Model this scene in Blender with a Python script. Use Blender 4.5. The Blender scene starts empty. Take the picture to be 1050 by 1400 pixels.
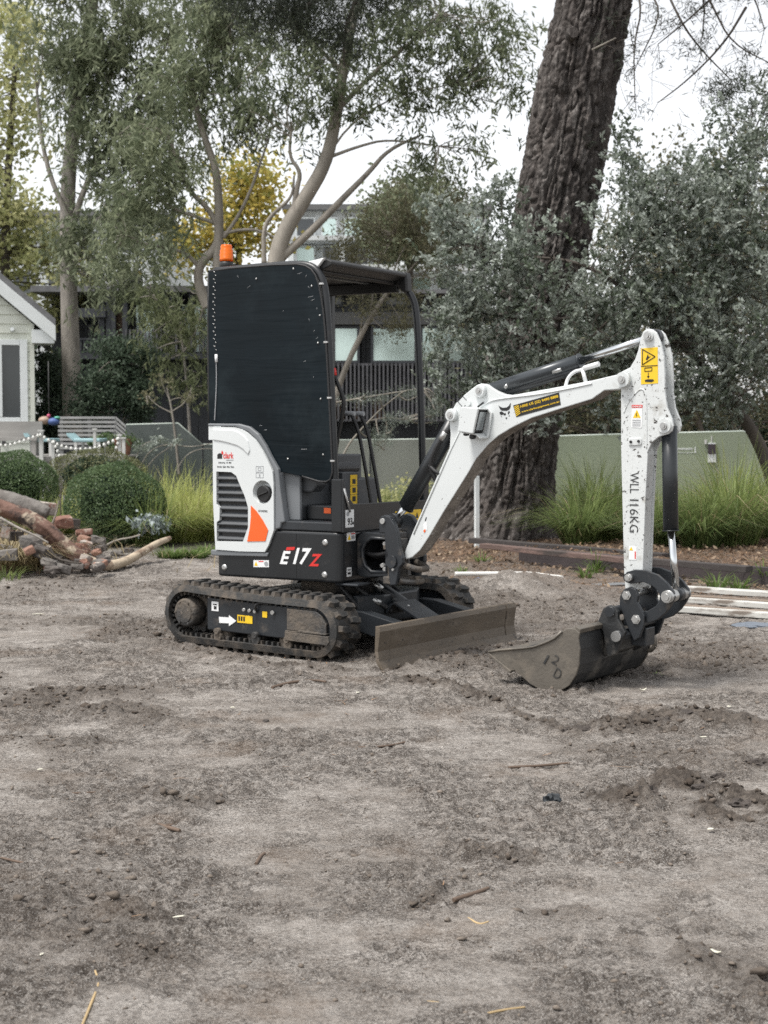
import bpy, bmesh, math, random
import numpy as np
from mathutils import Vector, Matrix

C = bpy.context.scene.collection
S = bpy.context.scene
random.seed(7)
rng = np.random.default_rng(11)
R = math.radians

# ------------------------------------------------------------------ camera, sky, sun, exposure
CAM_H, F_PX, PITCH = 1.2465, 2072.6, R(3.168)
cd = bpy.data.cameras.new('camera'); cam = bpy.data.objects.new('camera', cd); C.objects.link(cam)
cam.location = (0, 0, CAM_H); cam.rotation_euler = (R(90) - PITCH, 0, 0)
cd.sensor_width = 36; cd.lens = 36 * F_PX / 1400; cd.clip_end = 2000; cd.clip_start = 0.05
cd.dof.use_dof = True; cd.dof.focus_distance = 5.8; cd.dof.aperture_fstop = 7.0
S.camera = cam
W = bpy.data.worlds.new('World'); S.world = W; W.use_nodes = True
wn = W.node_tree.nodes; wl = W.node_tree.links
SUN_EL, SUN_AZ = 66, 238        # azimuth measured clockwise from +Y
sky = wn.new('ShaderNodeTexSky'); sky.sky_type = 'NISHITA'; sky.sun_disc = False
sky.sun_elevation = R(SUN_EL); sky.sun_rotation = R(SUN_AZ); sky.dust_density = 1.5; sky.ozone_density = 1.0; sky.air_density = 1.0
hs = wn.new('ShaderNodeHueSaturation'); hs.inputs['Saturation'].default_value = 0.12; hs.inputs['Value'].default_value = 1.0
bg = wn['Background']; bg.inputs['Strength'].default_value = 0.125
wl.new(sky.outputs[0], hs.inputs['Color']); wl.new(hs.outputs[0], bg.inputs['Color'])
sd = bpy.data.lights.new('sun', 'SUN'); sd.energy = 2.1; sd.angle = R(15); sd.color = (1.0, 0.965, 0.91)
sun = bpy.data.objects.new('sun', sd); C.objects.link(sun)
_d = Vector((math.sin(R(SUN_AZ)) * math.cos(R(SUN_EL)), math.cos(R(SUN_AZ)) * math.cos(R(SUN_EL)), math.sin(R(SUN_EL))))
sun.rotation_euler = _d.to_track_quat('Z', 'Y').to_euler(); sun.location = _d * 30
S.view_settings.view_transform = 'Standard'; S.view_settings.look = 'None'
S.view_settings.gamma = 1; S.view_settings.use_curve_mapping = False
S.view_settings.exposure = 1.0
S.cycles.use_denoising = False; S.cycles.max_bounces = 6; S.cycles.transparent_max_bounces = 8
S.cycles.caustics_reflective = False; S.cycles.caustics_refractive = False

def pt(px, py, Y):
    """point of the place at distance Y (m) along the view axis, read off a survey of the photograph"""
    cp, sp = math.cos(PITCH), math.sin(PITCH)
    a, b = (px - 525) / F_PX, (700 - py) / F_PX
    d = Vector((a, cp + b * sp, -sp + b * cp)); t = Y / d.y
    return Vector((0, 0, CAM_H)) + d * t
def gp(px, py, z=0.0):
    cp, sp = math.cos(PITCH), math.sin(PITCH)
    a, b = (px - 525) / F_PX, (700 - py) / F_PX
    d = Vector((a, cp + b * sp, -sp + b * cp)); t = (z - CAM_H) / d.z
    return Vector((0, 0, CAM_H)) + d * t

# ------------------------------------------------------------------ noise
_tab = rng.random((256, 256)).astype(np.float32)
def vnoise(x, y, s=0):
    x = np.asarray(x, float) + s * 17.31; y = np.asarray(y, float) + s * 9.77
    xi = np.floor(x).astype(int); yi = np.floor(y).astype(int)
    fx = x - xi; fy = y - yi
    fx = fx * fx * fx * (fx * (fx * 6 - 15) + 10); fy = fy * fy * fy * (fy * (fy * 6 - 15) + 10)
    a = _tab[xi % 256, yi % 256]; b = _tab[(xi + 1) % 256, yi % 256]
    c = _tab[xi % 256, (yi + 1) % 256]; d = _tab[(xi + 1) % 256, (yi + 1) % 256]
    return (a * (1 - fx) + b * fx) * (1 - fy) + (c * (1 - fx) + d * fx) * fy
def fbm(x, y, o=4, s=0):
    r = 0; amp = 0.5; t = 0
    for k in range(o):
        r = r + amp * vnoise(x * 2 ** k, y * 2 ** k, s + k); t += amp; amp *= 0.5
    return r / t
def ridge(x, y, o=4, s=0):
    r = 0; amp = 0.5; t = 0
    for k in range(o):
        r = r + amp * (1 - abs(2 * vnoise(x * 2 ** k, y * 2 ** k, s + k) - 1)); t += amp; amp *= 0.5
    return r / t

# ------------------------------------------------------------------ materials
def node(nt, t, **kw):
    n = nt.nodes.new(t)
    for k, v in kw.items(): setattr(n, k, v)
    return n
def mat(name, col, rough=0.6, metal=0.0, var=0.0, vscale=6.0, bump=0.0, bscale=60.0, spots=None, trans=0.0, tint=None, stretch=None, spec=0.5, layers=()):
    """principled material; var: large soft tone variation; layers: (colour, noise scale, threshold, softness, roughness) wear / dirt of their own shape"""
    m = bpy.data.materials.new(name); m.use_nodes = True; nt = m.node_tree; L = nt.links.new
    p = nt.nodes['Principled BSDF']; p.inputs['Roughness'].default_value = rough; p.inputs['Metallic'].default_value = metal
    p.inputs['Specular IOR Level'].default_value = spec
    tc = node(nt, 'ShaderNodeTexCoord'); vec = tc.outputs['Object']
    if stretch:
        mp = node(nt, 'ShaderNodeMapping'); mp.inputs['Scale'].default_value = stretch; L(vec, mp.inputs['Vector']); vec = mp.outputs[0]
    rgb = node(nt, 'ShaderNodeRGB'); rgb.outputs[0].default_value = (*col, 1); cur = rgb.outputs[0]
    if tint:
        at = node(nt, 'ShaderNodeAttribute'); at.attribute_name = 'tint'
        mx = node(nt, 'ShaderNodeMix', data_type='RGBA'); L(at.outputs['Fac'], mx.inputs['Factor'])
        mx.inputs['A'].default_value = (*col, 1); mx.inputs['B'].default_value = (*tint, 1); cur = mx.outputs['Result']
    if var:
        nz = node(nt, 'ShaderNodeTexNoise'); nz.inputs['Scale'].default_value = vscale; nz.inputs['Detail'].default_value = 6; L(vec, nz.inputs['Vector'])
        mr = node(nt, 'ShaderNodeMapRange'); mr.inputs['From Min'].default_value = .3; mr.inputs['From Max'].default_value = .7
        mr.inputs['To Min'].default_value = 1 - var; mr.inputs['To Max'].default_value = 1 + var; L(nz.outputs['Fac'], mr.inputs['Value'])
        mu = node(nt, 'ShaderNodeVectorMath', operation='SCALE'); L(cur, mu.inputs[0]); L(mr.outputs[0], mu.inputs['Scale']); cur = mu.outputs[0]
    rcur = None
    for (lc, ls, th, so, lr) in layers:
        nz = node(nt, 'ShaderNodeTexNoise'); nz.inputs['Scale'].default_value = ls; nz.inputs['Detail'].default_value = 8; nz.inputs['Roughness'].default_value = .65; L(vec, nz.inputs['Vector'])
        mr = node(nt, 'ShaderNodeMapRange'); mr.inputs['From Min'].default_value = th; mr.inputs['From Max'].default_value = th + so; L(nz.outputs['Fac'], mr.inputs['Value'])
        mx = node(nt, 'ShaderNodeMix', data_type='RGBA'); L(mr.outputs[0], mx.inputs['Factor']); L(cur, mx.inputs['A']); mx.inputs['B'].default_value = (*lc, 1); cur = mx.outputs['Result']
        rm = node(nt, 'ShaderNodeMix', data_type='FLOAT'); L(mr.outputs[0], rm.inputs['Factor']); rm.inputs['B'].default_value = lr
        if rcur is None: rm.inputs['A'].default_value = rough
        else: L(rcur, rm.inputs['A'])
        rcur = rm.outputs['Result']
    if rcur is not None: L(rcur, p.inputs['Roughness'])
    L(cur, p.inputs['Base Color'])
    if bump:
        nb = node(nt, 'ShaderNodeTexNoise'); nb.inputs['Scale'].default_value = bscale; nb.inputs['Detail'].default_value = 8; L(vec, nb.inputs['Vector'])
        bp = node(nt, 'ShaderNodeBump'); bp.inputs['Strength'].default_value = bump; bp.inputs['Distance'].default_value = 0.02; L(nb.outputs['Fac'], bp.inputs['Height']); L(bp.outputs[0], p.inputs['Normal'])
    if trans:
        tr = node(nt, 'ShaderNodeBsdfTranslucent'); L(cur, tr.inputs['Color'])
        ms = node(nt, 'ShaderNodeMixShader'); ms.inputs[0].default_value = trans
        L(p.outputs[0], ms.inputs[1]); L(tr.outputs[0], ms.inputs[2]); L(ms.outputs[0], nt.nodes['Material Output'].inputs['Surface'])
    return m

MUD = (.085, .072, .060)
M = dict(
 white=mat('white_paint', (.62, .645, .645), .30, var=.03, vscale=3, layers=(((.34, .31, .27), 6, .58, .22, .8), ((.10, .09, .08), 55, .66, .02, .8))),
 white_clean=mat('white_plastic', (.63, .655, .655), .33, var=.02, vscale=3, bump=.03, bscale=200, layers=(((.60, .59, .56), 4, .60, .25, .6),)),
 white_worn=mat('chipped_white_paint', (.61, .63, .625), .36, var=.05, vscale=4, bump=.05, bscale=90, layers=(((.38, .37, .34), 9, .58, .14, .8), ((.06, .055, .05), 30, .60, .02, .7), ((.07, .06, .05), 75, .625, .02, .7))),
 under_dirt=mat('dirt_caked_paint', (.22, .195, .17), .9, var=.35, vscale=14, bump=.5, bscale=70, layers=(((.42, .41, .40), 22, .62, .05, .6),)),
 black=mat('black_paint', (.011, .0125, .0145), .36, var=.2, vscale=5, bump=.02, bscale=300, layers=(((.070, .062, .054), 5, .60, .22, .8), ((.10, .09, .08), 60, .68, .04, .8))),
 charcoal=mat('charcoal_paint', (.019, .022, .026), .40, var=.2, vscale=6, bump=.03, bscale=200, layers=(((.095, .080, .066), 8, .57, .16, .85),)),
 grey=mat('grey_plastic', (.16, .17, .18), .5, var=.08, vscale=5, layers=(((.25, .23, .21), 7, .62, .2, .8),)),
 dark_grey=mat('dark_grey_plastic', (.055, .060, .066), .55, var=.1, layers=(((.15, .14, .12), 6, .58, .2, .85),)),
 rubber=mat('dusty_rubber', (.028, .028, .0275), .70, var=.3, vscale=9, bump=.25, bscale=120, layers=(((.125, .104, .084), 8, .46, .20, .95),)),
 mudsteel=mat('muddy_steel', (.042, .041, .040), .6, var=.3, vscale=6, bump=.4, bscale=60, layers=(((.125, .104, .083), 5, .45, .16, .95), ((.19, .16, .13), 30, .60, .1, .95))),
 blade=mat('mud_stained_blade_steel', (.105, .083, .060), .55, var=.25, vscale=3, bump=.12, bscale=50, stretch=(1, 1, 2.5), layers=(((.165, .136, .106), 4, .50, .14, .9), ((.045, .037, .030), 16, .60, .05, .6))),
 bucket=mat('worn_bucket_steel', (.130, .116, .098), .46, metal=.3, var=.2, vscale=5, bump=.1, bscale=70, layers=(((.20, .172, .138), 4, .50, .15, .85), ((.045, .041, .037), 9, .66, .10, .5))),
 bucket_back=mat('dark_bucket_paint', (.034, .035, .036), .42, metal=.2, var=.3, vscale=4, bump=.12, bscale=60, layers=(((.13, .118, .102), 5, .52, .18, .85),)),
 rim=mat('bare_polished_edge', (.42, .40, .37), .38, metal=.6, var=.15, vscale=20),
 chrome=mat('chromed_rod', (.62, .64, .65), .16, metal=1.0, var=.05),
 steel=mat('zinc_steel', (.48, .48, .47), .35, metal=.8, var=.1, vscale=40),
 cyl=mat('black_cylinder_paint', (.020, .023, .026), .35, var=.15, layers=(((.11, .10, .09), 9, .62, .15, .8),)),
 cyl_grey=mat('grey_cylinder_paint', (.045, .052, .058), .32, metal=.2, var=.15),
 hose=mat('rubber_hose', (.016, .016, .017), .55, bump=.15, bscale=200),
 amber=mat('amber_plastic', (.85, .19, .012), .25, trans=.35),
 lens=mat('lamp_lens', (.42, .45, .46), .12, metal=.5),
 yellow=mat('yellow_decal', (.80, .52, .02), .45, layers=(((.45, .36, .16), 30, .66, .06, .6),)),
 red=mat('red_decal', (.62, .03, .025), .4), orange=mat('orange_panel', (.78, .12, .018), .38, var=.04),
 sticker=mat('white_decal', (.78, .79, .79), .45, layers=(((.5, .48, .45), 40, .64, .06, .6),)),
 ink=mat('black_print', (.012, .012, .012), .5), greyink=mat('grey_print', (.30, .31, .32), .6),
 seat=mat('black_vinyl', (.02, .021, .023), .5, bump=.1, bscale=120),
)
# tinted vinyl side screen: horizontal ripples, scuffs and dust
def screen_mat():
    m = mat('dark_vinyl_screen', (.0045, .0085, .0115), .22, var=.35, vscale=2.2, spec=.14, layers=(((.014, .021, .025), 2.6, .50, .22, .40),))
    nt = m.node_tree; L = nt.links.new; p = nt.nodes['Principled BSDF']
    tc = node(nt, 'ShaderNodeTexCoord'); mp = node(nt, 'ShaderNodeMapping'); mp.inputs['Scale'].default_value = (2.0, 1, 22); L(tc.outputs['Object'], mp.inputs['Vector'])
    nz = node(nt, 'ShaderNodeTexNoise'); nz.inputs['Scale'].default_value = 1.0; nz.inputs['Detail'].default_value = 4; nz.inputs['Distortion'].default_value = .8; L(mp.outputs[0], nz.inputs['Vector'])
    n2 = node(nt, 'ShaderNodeTexNoise'); n2.inputs['Scale'].default_value = 3.0; L(tc.outputs['Object'], n2.inputs['Vector'])
    ad = node(nt, 'ShaderNodeMath', operation='MULTIPLY'); L(nz.outputs['Fac'], ad.inputs[0]); L(n2.outputs['Fac'], ad.inputs[1])
    bp = node(nt, 'ShaderNodeBump'); bp.inputs['Strength'].default_value = .14; bp.inputs['Distance'].default_value = .02; L(ad.outputs[0], bp.inputs['Height']); L(bp.outputs[0], p.inputs['Normal'])
    return m
M['screen'] = screen_mat()

# ------------------------------------------------------------------ builders
def setp(o, label=None, cat=None, group=None, kind=None):
    if label: o['label'] = label
    if cat: o['category'] = cat
    if group: o['group'] = group
    if kind: o['kind'] = kind
    return o
def empty(name, loc, rz=0, label=None, cat=None, group=None):
    o = bpy.data.objects.new(name, None); C.objects.link(o); o.location = loc; o.rotation_euler = (0, 0, rz); o.empty_display_size = .2
    return setp(o, label, cat, group)
def link(name, me, parent=None, mats=()):
    o = bpy.data.objects.new(name, me); C.objects.link(o)
    if parent: o.parent = parent
    for m in mats: me.materials.append(m)
    return o
def raw(name, v, f, mats, parent=None, smooth=False, attr=None, k=4):
    """fast mesh from numpy arrays: v (N,3), f (M,k)"""
    me = bpy.data.meshes.new(name); v = np.asarray(v, np.float32); f = np.asarray(f, np.int32); k = f.shape[1]
    me.vertices.add(len(v)); me.vertices.foreach_set('co', v.ravel())
    me.loops.add(f.size); me.loops.foreach_set('vertex_index', f.ravel())
    me.polygons.add(len(f)); me.polygons.foreach_set('loop_start', np.arange(0, f.size, k, dtype=np.int32)); me.polygons.foreach_set('loop_total', np.full(len(f), k, np.int32))
    if smooth: me.polygons.foreach_set('use_smooth', np.ones(len(f), bool))
    me.update(calc_edges=True)
    for nm, dom, vals in (attr or ()):
        a = me.attributes.new(nm, 'FLOAT', dom); a.data.foreach_set('value', np.asarray(vals, np.float32))
    return link(name, me, parent, mats if isinstance(mats, (list, tuple)) else (mats,))

class G:
    """gathers shapes into one mesh; fr maps a local point to the parent's space"""
    def __init__(s, fr=None): s.v = []; s.f = []; s.mi = []; s.sm = []; s.fr = fr or (lambda p: p)
    def _add(s, vs, fs, mi=0, sm=False):
        b = len(s.v); s.v += [tuple(s.fr(Vector(p))) for p in vs]
        for f in fs: s.f.append([b + i for i in f]); s.mi.append(mi); s.sm.append(sm)
        return s
    def prism(s, out, lo, hi, plane='XZ', mi=0):
        n = len(out); A = {'XZ': lambda a, b, c: (a, c, b), 'XY': lambda a, b, c: (a, b, c), 'YZ': lambda a, b, c: (c, a, b)}[plane]
        vs = [A(a, b, lo) for a, b in out] + [A(a, b, hi) for a, b in out]
        return s._add(vs, [list(range(n))[::-1], list(range(n, 2 * n))] + [[i, (i + 1) % n, n + (i + 1) % n, n + i] for i in range(n)], mi)
    def box(s, x0, x1, y0, y1, z0, z1, mi=0):
        return s.prism([(x0, y0), (x1, y0), (x1, y1), (x0, y1)], z0, z1, 'XY', mi)
    def tube(s, path, r, n=10, mi=0, caps=True, closed=False):
        P = [Vector(p) for p in path]; m = len(P); rr = r if isinstance(r, (list, tuple)) else [r] * m
        if len(rr) != m: rr = list(np.interp(np.linspace(0, 1, m), np.linspace(0, 1, len(rr)), rr))
        vs = []; up = None
        for i in range(m):
            t = (P[(i + 1) % m] - P[i - 1]) if closed else (P[min(i + 1, m - 1)] - P[max(i - 1, 0)])
            t.normalize()
            if up is None or abs(up.dot(t)) > .97: up = Vector((0, 0, 1)) if abs(t.z) < .9 else Vector((1, 0, 0))
            a = t.cross(up).normalized(); b = a.cross(t).normalized(); up = b
            for k in range(n):
                q = 2 * math.pi * k / n; vs.append(P[i] + (a * math.cos(q) + b * math.sin(q)) * rr[i])
        fs = []
        for i in range(m if closed else m - 1):
            j = (i + 1) % m
            for k in range(n): fs.append([i * n + k, i * n + (k + 1) % n, j * n + (k + 1) % n, j * n + k])
        s._add(vs, fs, mi, True)
        if caps and not closed:
            b0 = len(s.v) - len(vs)
            s.f.append([b0 + k for k in range(n)][::-1]); s.mi.append(mi); s.sm.append(False)
            s.f.append([b0 + (m - 1) * n + k for k in range(n)]); s.mi.append(mi); s.sm.append(False)
        return s
    def cyl(s, p0, p1, r, n=20, mi=0): return s.tube([p0, p1], r, n, mi)
    def pin(s, x, z, y0, y1, r, n=18, mi=0): return s.tube([(x, y0, z), (x, y1, z)], r, n, mi)
    def build(s, name, mats, parent=None, bevel=0, seg=2, label=None):
        me = bpy.data.meshes.new(name); me.from_pydata(s.v, [], s.f); me.polygons.foreach_set('material_index', s.mi); me.polygons.foreach_set('use_smooth', s.sm)
        bm = bmesh.new(); bm.from_mesh(me); bmesh.ops.recalc_face_normals(bm, faces=bm.faces); bm.to_mesh(me); bm.free(); me.update()
        o = link(name, me, parent, mats if isinstance(mats, (list, tuple)) else (mats,))
        if bevel:
            b = o.modifiers.new('bevel', 'BEVEL'); b.width = bevel; b.segments = seg; b.limit_method = 'ANGLE'; b.angle_limit = R(38); b.use_clamp_overlap = True
        if label: o['label'] = label
        return o

def each(g, name, mats, parent=None, bevel=0):
    """links every separate piece gathered in g as an object of its own"""
    par = list(range(len(g.v)))
    def find(i):
        while par[i] != i: par[i] = par[par[i]]; i = par[i]
        return i
    for f in g.f:
        a = find(f[0])
        for k in f[1:]: par[find(k)] = a
    comp = {}
    for fi, f in enumerate(g.f): comp.setdefault(find(f[0]), []).append(fi)
    out = []
    for fl in comp.values():
        h = G(); idx = {}
        for fi in fl:
            ff = []
            for k in g.f[fi]:
                if k not in idx: idx[k] = len(h.v); h.v.append(g.v[k])
                ff.append(idx[k])
            h.f.append(ff); h.mi.append(g.mi[fi]); h.sm.append(g.sm[fi])
        out.append(h.build(name, mats, parent, bevel))
    return out

def text(name, body, m, parent, origin, uvec, vvec, shear=0, ext=.0012, fr=None, bold=0, wfit=True):
    """lettering as real thin geometry: its box starts at origin, uvec spans its width and vvec its height"""
    cu = bpy.data.curves.new(name, 'FONT'); cu.body = body; cu.size = 1; cu.extrude = .02; cu.shear = shear; cu.offset = bold; cu.resolution_u = 3
    t = bpy.data.objects.new(name, cu); C.objects.link(t); dg = bpy.context.evaluated_depsgraph_get()
    me = bpy.data.meshes.new_from_object(t.evaluated_get(dg)); bpy.data.objects.remove(t); me.materials.clear()
    n = len(me.vertices); co = np.empty(n * 3); me.vertices.foreach_get('co', co); co = co.reshape(-1, 3)
    lo, hi = co.min(0), co.max(0); q = (co - lo) / np.maximum(hi - lo, 1e-6)
    o_, u_, v_ = Vector(origin), Vector(uvec), Vector(vvec); nn = u_.cross(v_).normalized() * ext
    fr = fr or (lambda p: p)
    for i, vtx in enumerate(me.vertices): vtx.co = fr(o_ + u_ * q[i, 0] + v_ * q[i, 1] + nn * q[i, 2])
    return link(name, me, parent, (m,))
def decal(name, m, parent, out, y, fr=None, t=.0015, plane='XZ', lo=None):
    return G(fr).prism(out, y - t if plane == 'XZ' else y, y if plane == 'XZ' else y + t, plane).build(name, m, parent)
def rect(pts): return list(pts)
def circ(x, z, r, n=24, sx=1): return [(x + sx * r * math.cos(2 * math.pi * k / n), z + r * math.sin(2 * math.pi * k / n)) for k in range(n)]
def smooth(pts, it=2, closed=False):
    for _ in range(it):
        q = []; n = len(pts)
        for i in range(n if closed else n - 1):
            a, b = Vector(pts[i]), Vector(pts[(i + 1) % n]); q += [a * .75 + b * .25, a * .25 + b * .75]
        pts = q if closed else [Vector(pts[0])] + q + [Vector(pts[-1])]
    return [tuple(p) for p in pts]

def cut(o, cutter):
    """takes the cutter's volume out of o for good and deletes the cutter"""
    b = o.modifiers.new('cut', 'BOOLEAN'); b.operation = 'DIFFERENCE'; b.object = cutter; b.solver = 'EXACT'
    o.modifiers.move(len(o.modifiers) - 1, 0)
    dg = bpy.context.evaluated_depsgraph_get(); bev = [m for m in o.modifiers if m.type == 'BEVEL']
    st = [(m.width, m.segments) for m in bev]
    for m in bev: o.modifiers.remove(m)
    dg.update(); me = bpy.data.meshes.new_from_object(o.evaluated_get(dg)); o.modifiers.clear(); o.data = me
    bpy.data.objects.remove(cutter)
    for w, sg in st:
        b = o.modifiers.new('bevel', 'BEVEL'); b.width = w; b.segments = sg; b.limit_method = 'ANGLE'; b.angle_limit = R(38); b.use_clamp_overlap = True

# ================================================================== MINI EXCAVATOR
def build_excavator():
    YU, YL, YB = R(58.944), R(53.938), R(54.0)
    root = empty('mini_excavator', (-.2126, 8.767, -.010), -(R(90) - YU), 'white and black mini excavator with a dark side screen, parked on bare soil', 'mini excavator')
    mL = Matrix.Rotation(YL - YU, 4, 'Z'); mB = Matrix.Translation((.50, -.32, 0)) @ Matrix.Rotation(YB - YU, 4, 'Z')
    fL = lambda p: mL @ Vector(p); fB = lambda p: mB @ Vector(p)
    YS = -.505                                        # outer face of the side panel
    # ---------------- undercarriage
    c1, R1, c2, R2 = (-.648, .199), .160, (.288, .182), .149
    def hull(e=0.0, n1=26):
        d = Vector((c2[0] - c1[0], c2[1] - c1[1])); D = d.length; a0 = math.atan2(d.y, d.x); al = math.acos((R1 - R2) / D)
        at_, ab = a0 + al, a0 - al; pts = []
        def arc(c, r, s, t, n):
            for i in range(n): q = s + (t - s) * i / (n - 1); pts.append((c[0] + (r + e) * math.cos(q), c[1] + (r + e) * math.sin(q), math.cos(q), math.sin(q)))
        arc(c2, R2, at_, ab, n1); p, q = pts[-1], (c1[0] + (R1 + e) * math.cos(ab), c1[1] + (R1 + e) * math.sin(ab))
        for i in range(1, 20): t = i / 20; pts.append((p[0] + (q[0] - p[0]) * t, p[1] + (q[1] - p[1]) * t - .006 * math.sin(t * math.pi) * 0, math.cos(ab), math.sin(ab)))
        arc(c1, R1, ab, at_ - 2 * math.pi, n1); p, q = pts[-1], pts[0]
        for i in range(1, 20): t = i / 20; pts.append((p[0] + (q[0] - p[0]) * t, p[1] + (q[1] - p[1]) * t - .007 * math.sin(t * math.pi), math.cos(at_), math.sin(at_)))
        return pts
    H = hull(); n = len(H)
    # even stations for the lugs
    cum = [0]
    for i in range(n): a, b = H[i], H[(i + 1) % n]; cum.append(cum[-1] + math.hypot(b[0] - a[0], b[1] - a[1]))
    def station(s):
        s %= cum[-1]
        for i in range(n):
            if cum[i + 1] >= s:
                t = (s - cum[i]) / max(cum[i + 1] - cum[i], 1e-9); a, b = H[i], H[(i + 1) % n]
                return [a[k] + (b[k] - a[k]) * t for k in range(4)]
    lug_g = G(); o_ = [(-.024, -.040), (.008, -.045), (.024, -.016), (.020, .042), (-.012, .046), (-.020, .010)]
    vs = [(x, y, 0) for x, y in o_] + [(x * .72, y * .86, .026) for x, y in o_]
    lug_g._add(vs, [[0, 1, 2, 3, 4, 5], [11, 10, 9, 8, 7, 6]] + [[i, (i + 1) % 6, 6 + (i + 1) % 6, 6 + i] for i in range(6)])
    lug0 = lug_g.build('lug', M['rubber'], None); lug_me = lug0.data; bpy.data.objects.remove(lug0)
    for side, (ya, yb) in ((-1, (-.68, -.45)), (1, (.45, .68))):
        g = G(fL); sec = [(0, ya), (0, yb), (-.032, yb), (-.032, yb - .03), (-.022, yb - .04), (-.022, ya + .04), (-.032, ya + .03), (-.032, ya)]
        sec[0] = (.004, ya + .01); sec[1] = (.004, yb - .01)
        vs = [(x + nx * e, y, z + nz * e) for (x, z, nx, nz) in H for e, y in sec]; k = len(sec)
        g._add(vs, [[i * k + j, i * k + (j + 1) % k, ((i + 1) % n) * k + (j + 1) % k, ((i + 1) % n) * k + j] for i in range(n) for j in range(k)])
        tr = g.build('rubber_track', M['rubber'], root)
        g = G(fL); N2 = 70
        for i in range(N2):
            x, z, nx, nz = station(i * cum[-1] / N2); tx, tz = nz, -nx
            b = [(x - nx * .022, z - nz * .022), (x - nx * .052, z - nz * .052)]
            for yc in (ya + .055, yb - .055):
                q = [(-.008, b[0]), (.008, b[0]), (.006, b[1]), (-.006, b[1])]
                prof = [(p[0] + tx * w, p[1] + tz * w) for w, p in q]; g.prism(prof, yc - .028, yc + .028)
        g.build('inner_teeth', M['rubber'], tr)['kind'] = 'stuff'
        NL = 38
        for row in (0, 1):
            for i in range(NL):
                x, z, nx, nz = station((i + .5 * row) * cum[-1] / NL); ym = (ya + yb) / 2 + (-.048 if row == 0 else .048)
                ang = math.atan2(nx, nz)
                lo = bpy.data.objects.new('lug', lug_me); C.objects.link(lo); lo.parent = tr
                lo.matrix_local = mL @ Matrix.Translation((x + nx * .003, ym, z + nz * .003)) @ Matrix.Rotation(ang, 4, 'Y') @ Matrix.Rotation(math.pi * row, 4, 'Z')
        s = side; yo = lambda q: (ya - q if s < 0 else yb + q)      # q: distance out of the outer edge (negative = inside)
        y1, y2 = sorted((yo(-.028), yo(-.19)))
        g = G(fL); g.prism([(-.50, .30), (.06, .286), (.12, .292), (.33, .288), (.385, .25), (.385, .155), (.39, .12), (.02, .112), (-.50, .118)], y1, y2)
        fr_ = g.build('track_frame', M['charcoal'], root, .006)
        g = G(fL); ye = sorted((yo(-.008), yo(-.03)))
        g.prism([(.10, .282), (.30, .280), (.335, .262), (.372, .215), (.372, .160), (.10, .164)], ye[0], ye[1])
        g.build('mud_guard_plate', M['mudsteel'], fr_, .004)
        ye = sorted((yo(.004), yo(-.03))); g = G(fL); g.prism([(.095, .158), (.395, .152), (.40, .122), (.385, .104), (.095, .110)], ye[0], ye[1]); g.prism([(.095, .163), (.18, .161), (.19, .172), (.38, .166), (.38, .158), (.095, .158)], ye[0] + .001, ye[1] - .001)
        g.build('rail', M['mudsteel'], fr_, .003)
        g = G(fL)
        for (bx, bz) in ((-.41, .118), (-.13, .118), (.10, .112)):
            ya_, yb_ = sorted((yo(.0), yo(-.04))); g.pin(bx, bz, ya_, yb_, .018, 10); g.pin(bx, bz - .03, ya_ + .01, yb_ - .004, .026, 14)
        each(g, 'roller_bolt', M['mudsteel'], fr_)
        ym_ = sorted((yo(.0), yo(-.14))); g = G(fL)
        g.tube([(-.655, yo(-.14), .205), (-.655, yo(-.02), .205), (-.655, yo(-.008), .205), (-.655, yo(-.004), .205)], [.084, .082, .078, .070], 30)
        g.tube([(-.655, yo(-.006), .205), (-.655, yo(.002), .205)], [.058, .056], 26)
        for q in range(6):
            qa = q * math.pi / 3; g.tube([(-.655 + .066 * math.cos(qa), yo(-.006), .205 + .066 * math.sin(qa)), (-.655 + .066 * math.cos(qa), yo(.004), .205 + .066 * math.sin(qa))], .006, 6)
        g.build('drive_motor', M['mudsteel'], root)
        g = G(fL); pr = []
        for q in range(44):
            qa = 2 * math.pi * q / 44; rr = .128 if q % 4 < 2 else .108; pr.append((-.652 + rr * math.cos(qa), .204 + rr * math.sin(qa)))
        yc = (ya + yb) / 2; g.prism(pr, yc - .012, yc + .012); g.build('sprocket', M['mudsteel'], root)
        g = G(fL); g.pin(.29, .182, yc - .05, yc + .05, .118, 32); g.pin(.29, .182, yc - .08, yc + .08, .05, 20)
        for rx in (-.40, -.17, .06): g.pin(rx, .098, yc - .07, yc + .07, .042, 16)
        each(g, 'idler_wheel', M['mudsteel'], root)
        if s < 0:
            yd = yo(-.026)
            decal('arrow_decal', M['sticker'], fr_, [(-.408, .197), (-.333, .199), (-.333, .212), (-.279, .183), (-.333, .150), (-.333, .166), (-.405, .163)], yd, fL)
            d_ = decal('warning_decal', M['yellow'], fr_, [(-.270, .219), (-.160, .219), (-.160, .176), (-.270, .176)], yd, fL)
            g = G(fL)
            for q in range(3): g.box(-.262 + q * .018, -.250 + q * .018, yd - .0025, yd - .0012, .186, .212)
            g.build('warning_pictograms', M['ink'], fr_)
            decal('number_decal', M['sticker'], fr_, [(-.463, .281), (-.411, .281), (-.411, .228), (-.463, .228)], yd, fL)
            g = G(fL); g.box(-.452, -.422, yd - .003, yd - .0018, .262, .268); g.box(-.445, -.425, yd - .003, yd - .0018, .238, .256); g.build('number_print', M['ink'], fr_)
            decal('grease_decal', M['yellow'], fr_, [(-.087, .251), (-.053, .251), (-.053, .218), (-.087, .218)], yd, fL)
            g = G(fL)
            for q in range(3): g.pin(-.215 + .040 * q, .252 - .002 * q, yd - .014, yd + .01, .010, 8)
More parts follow.
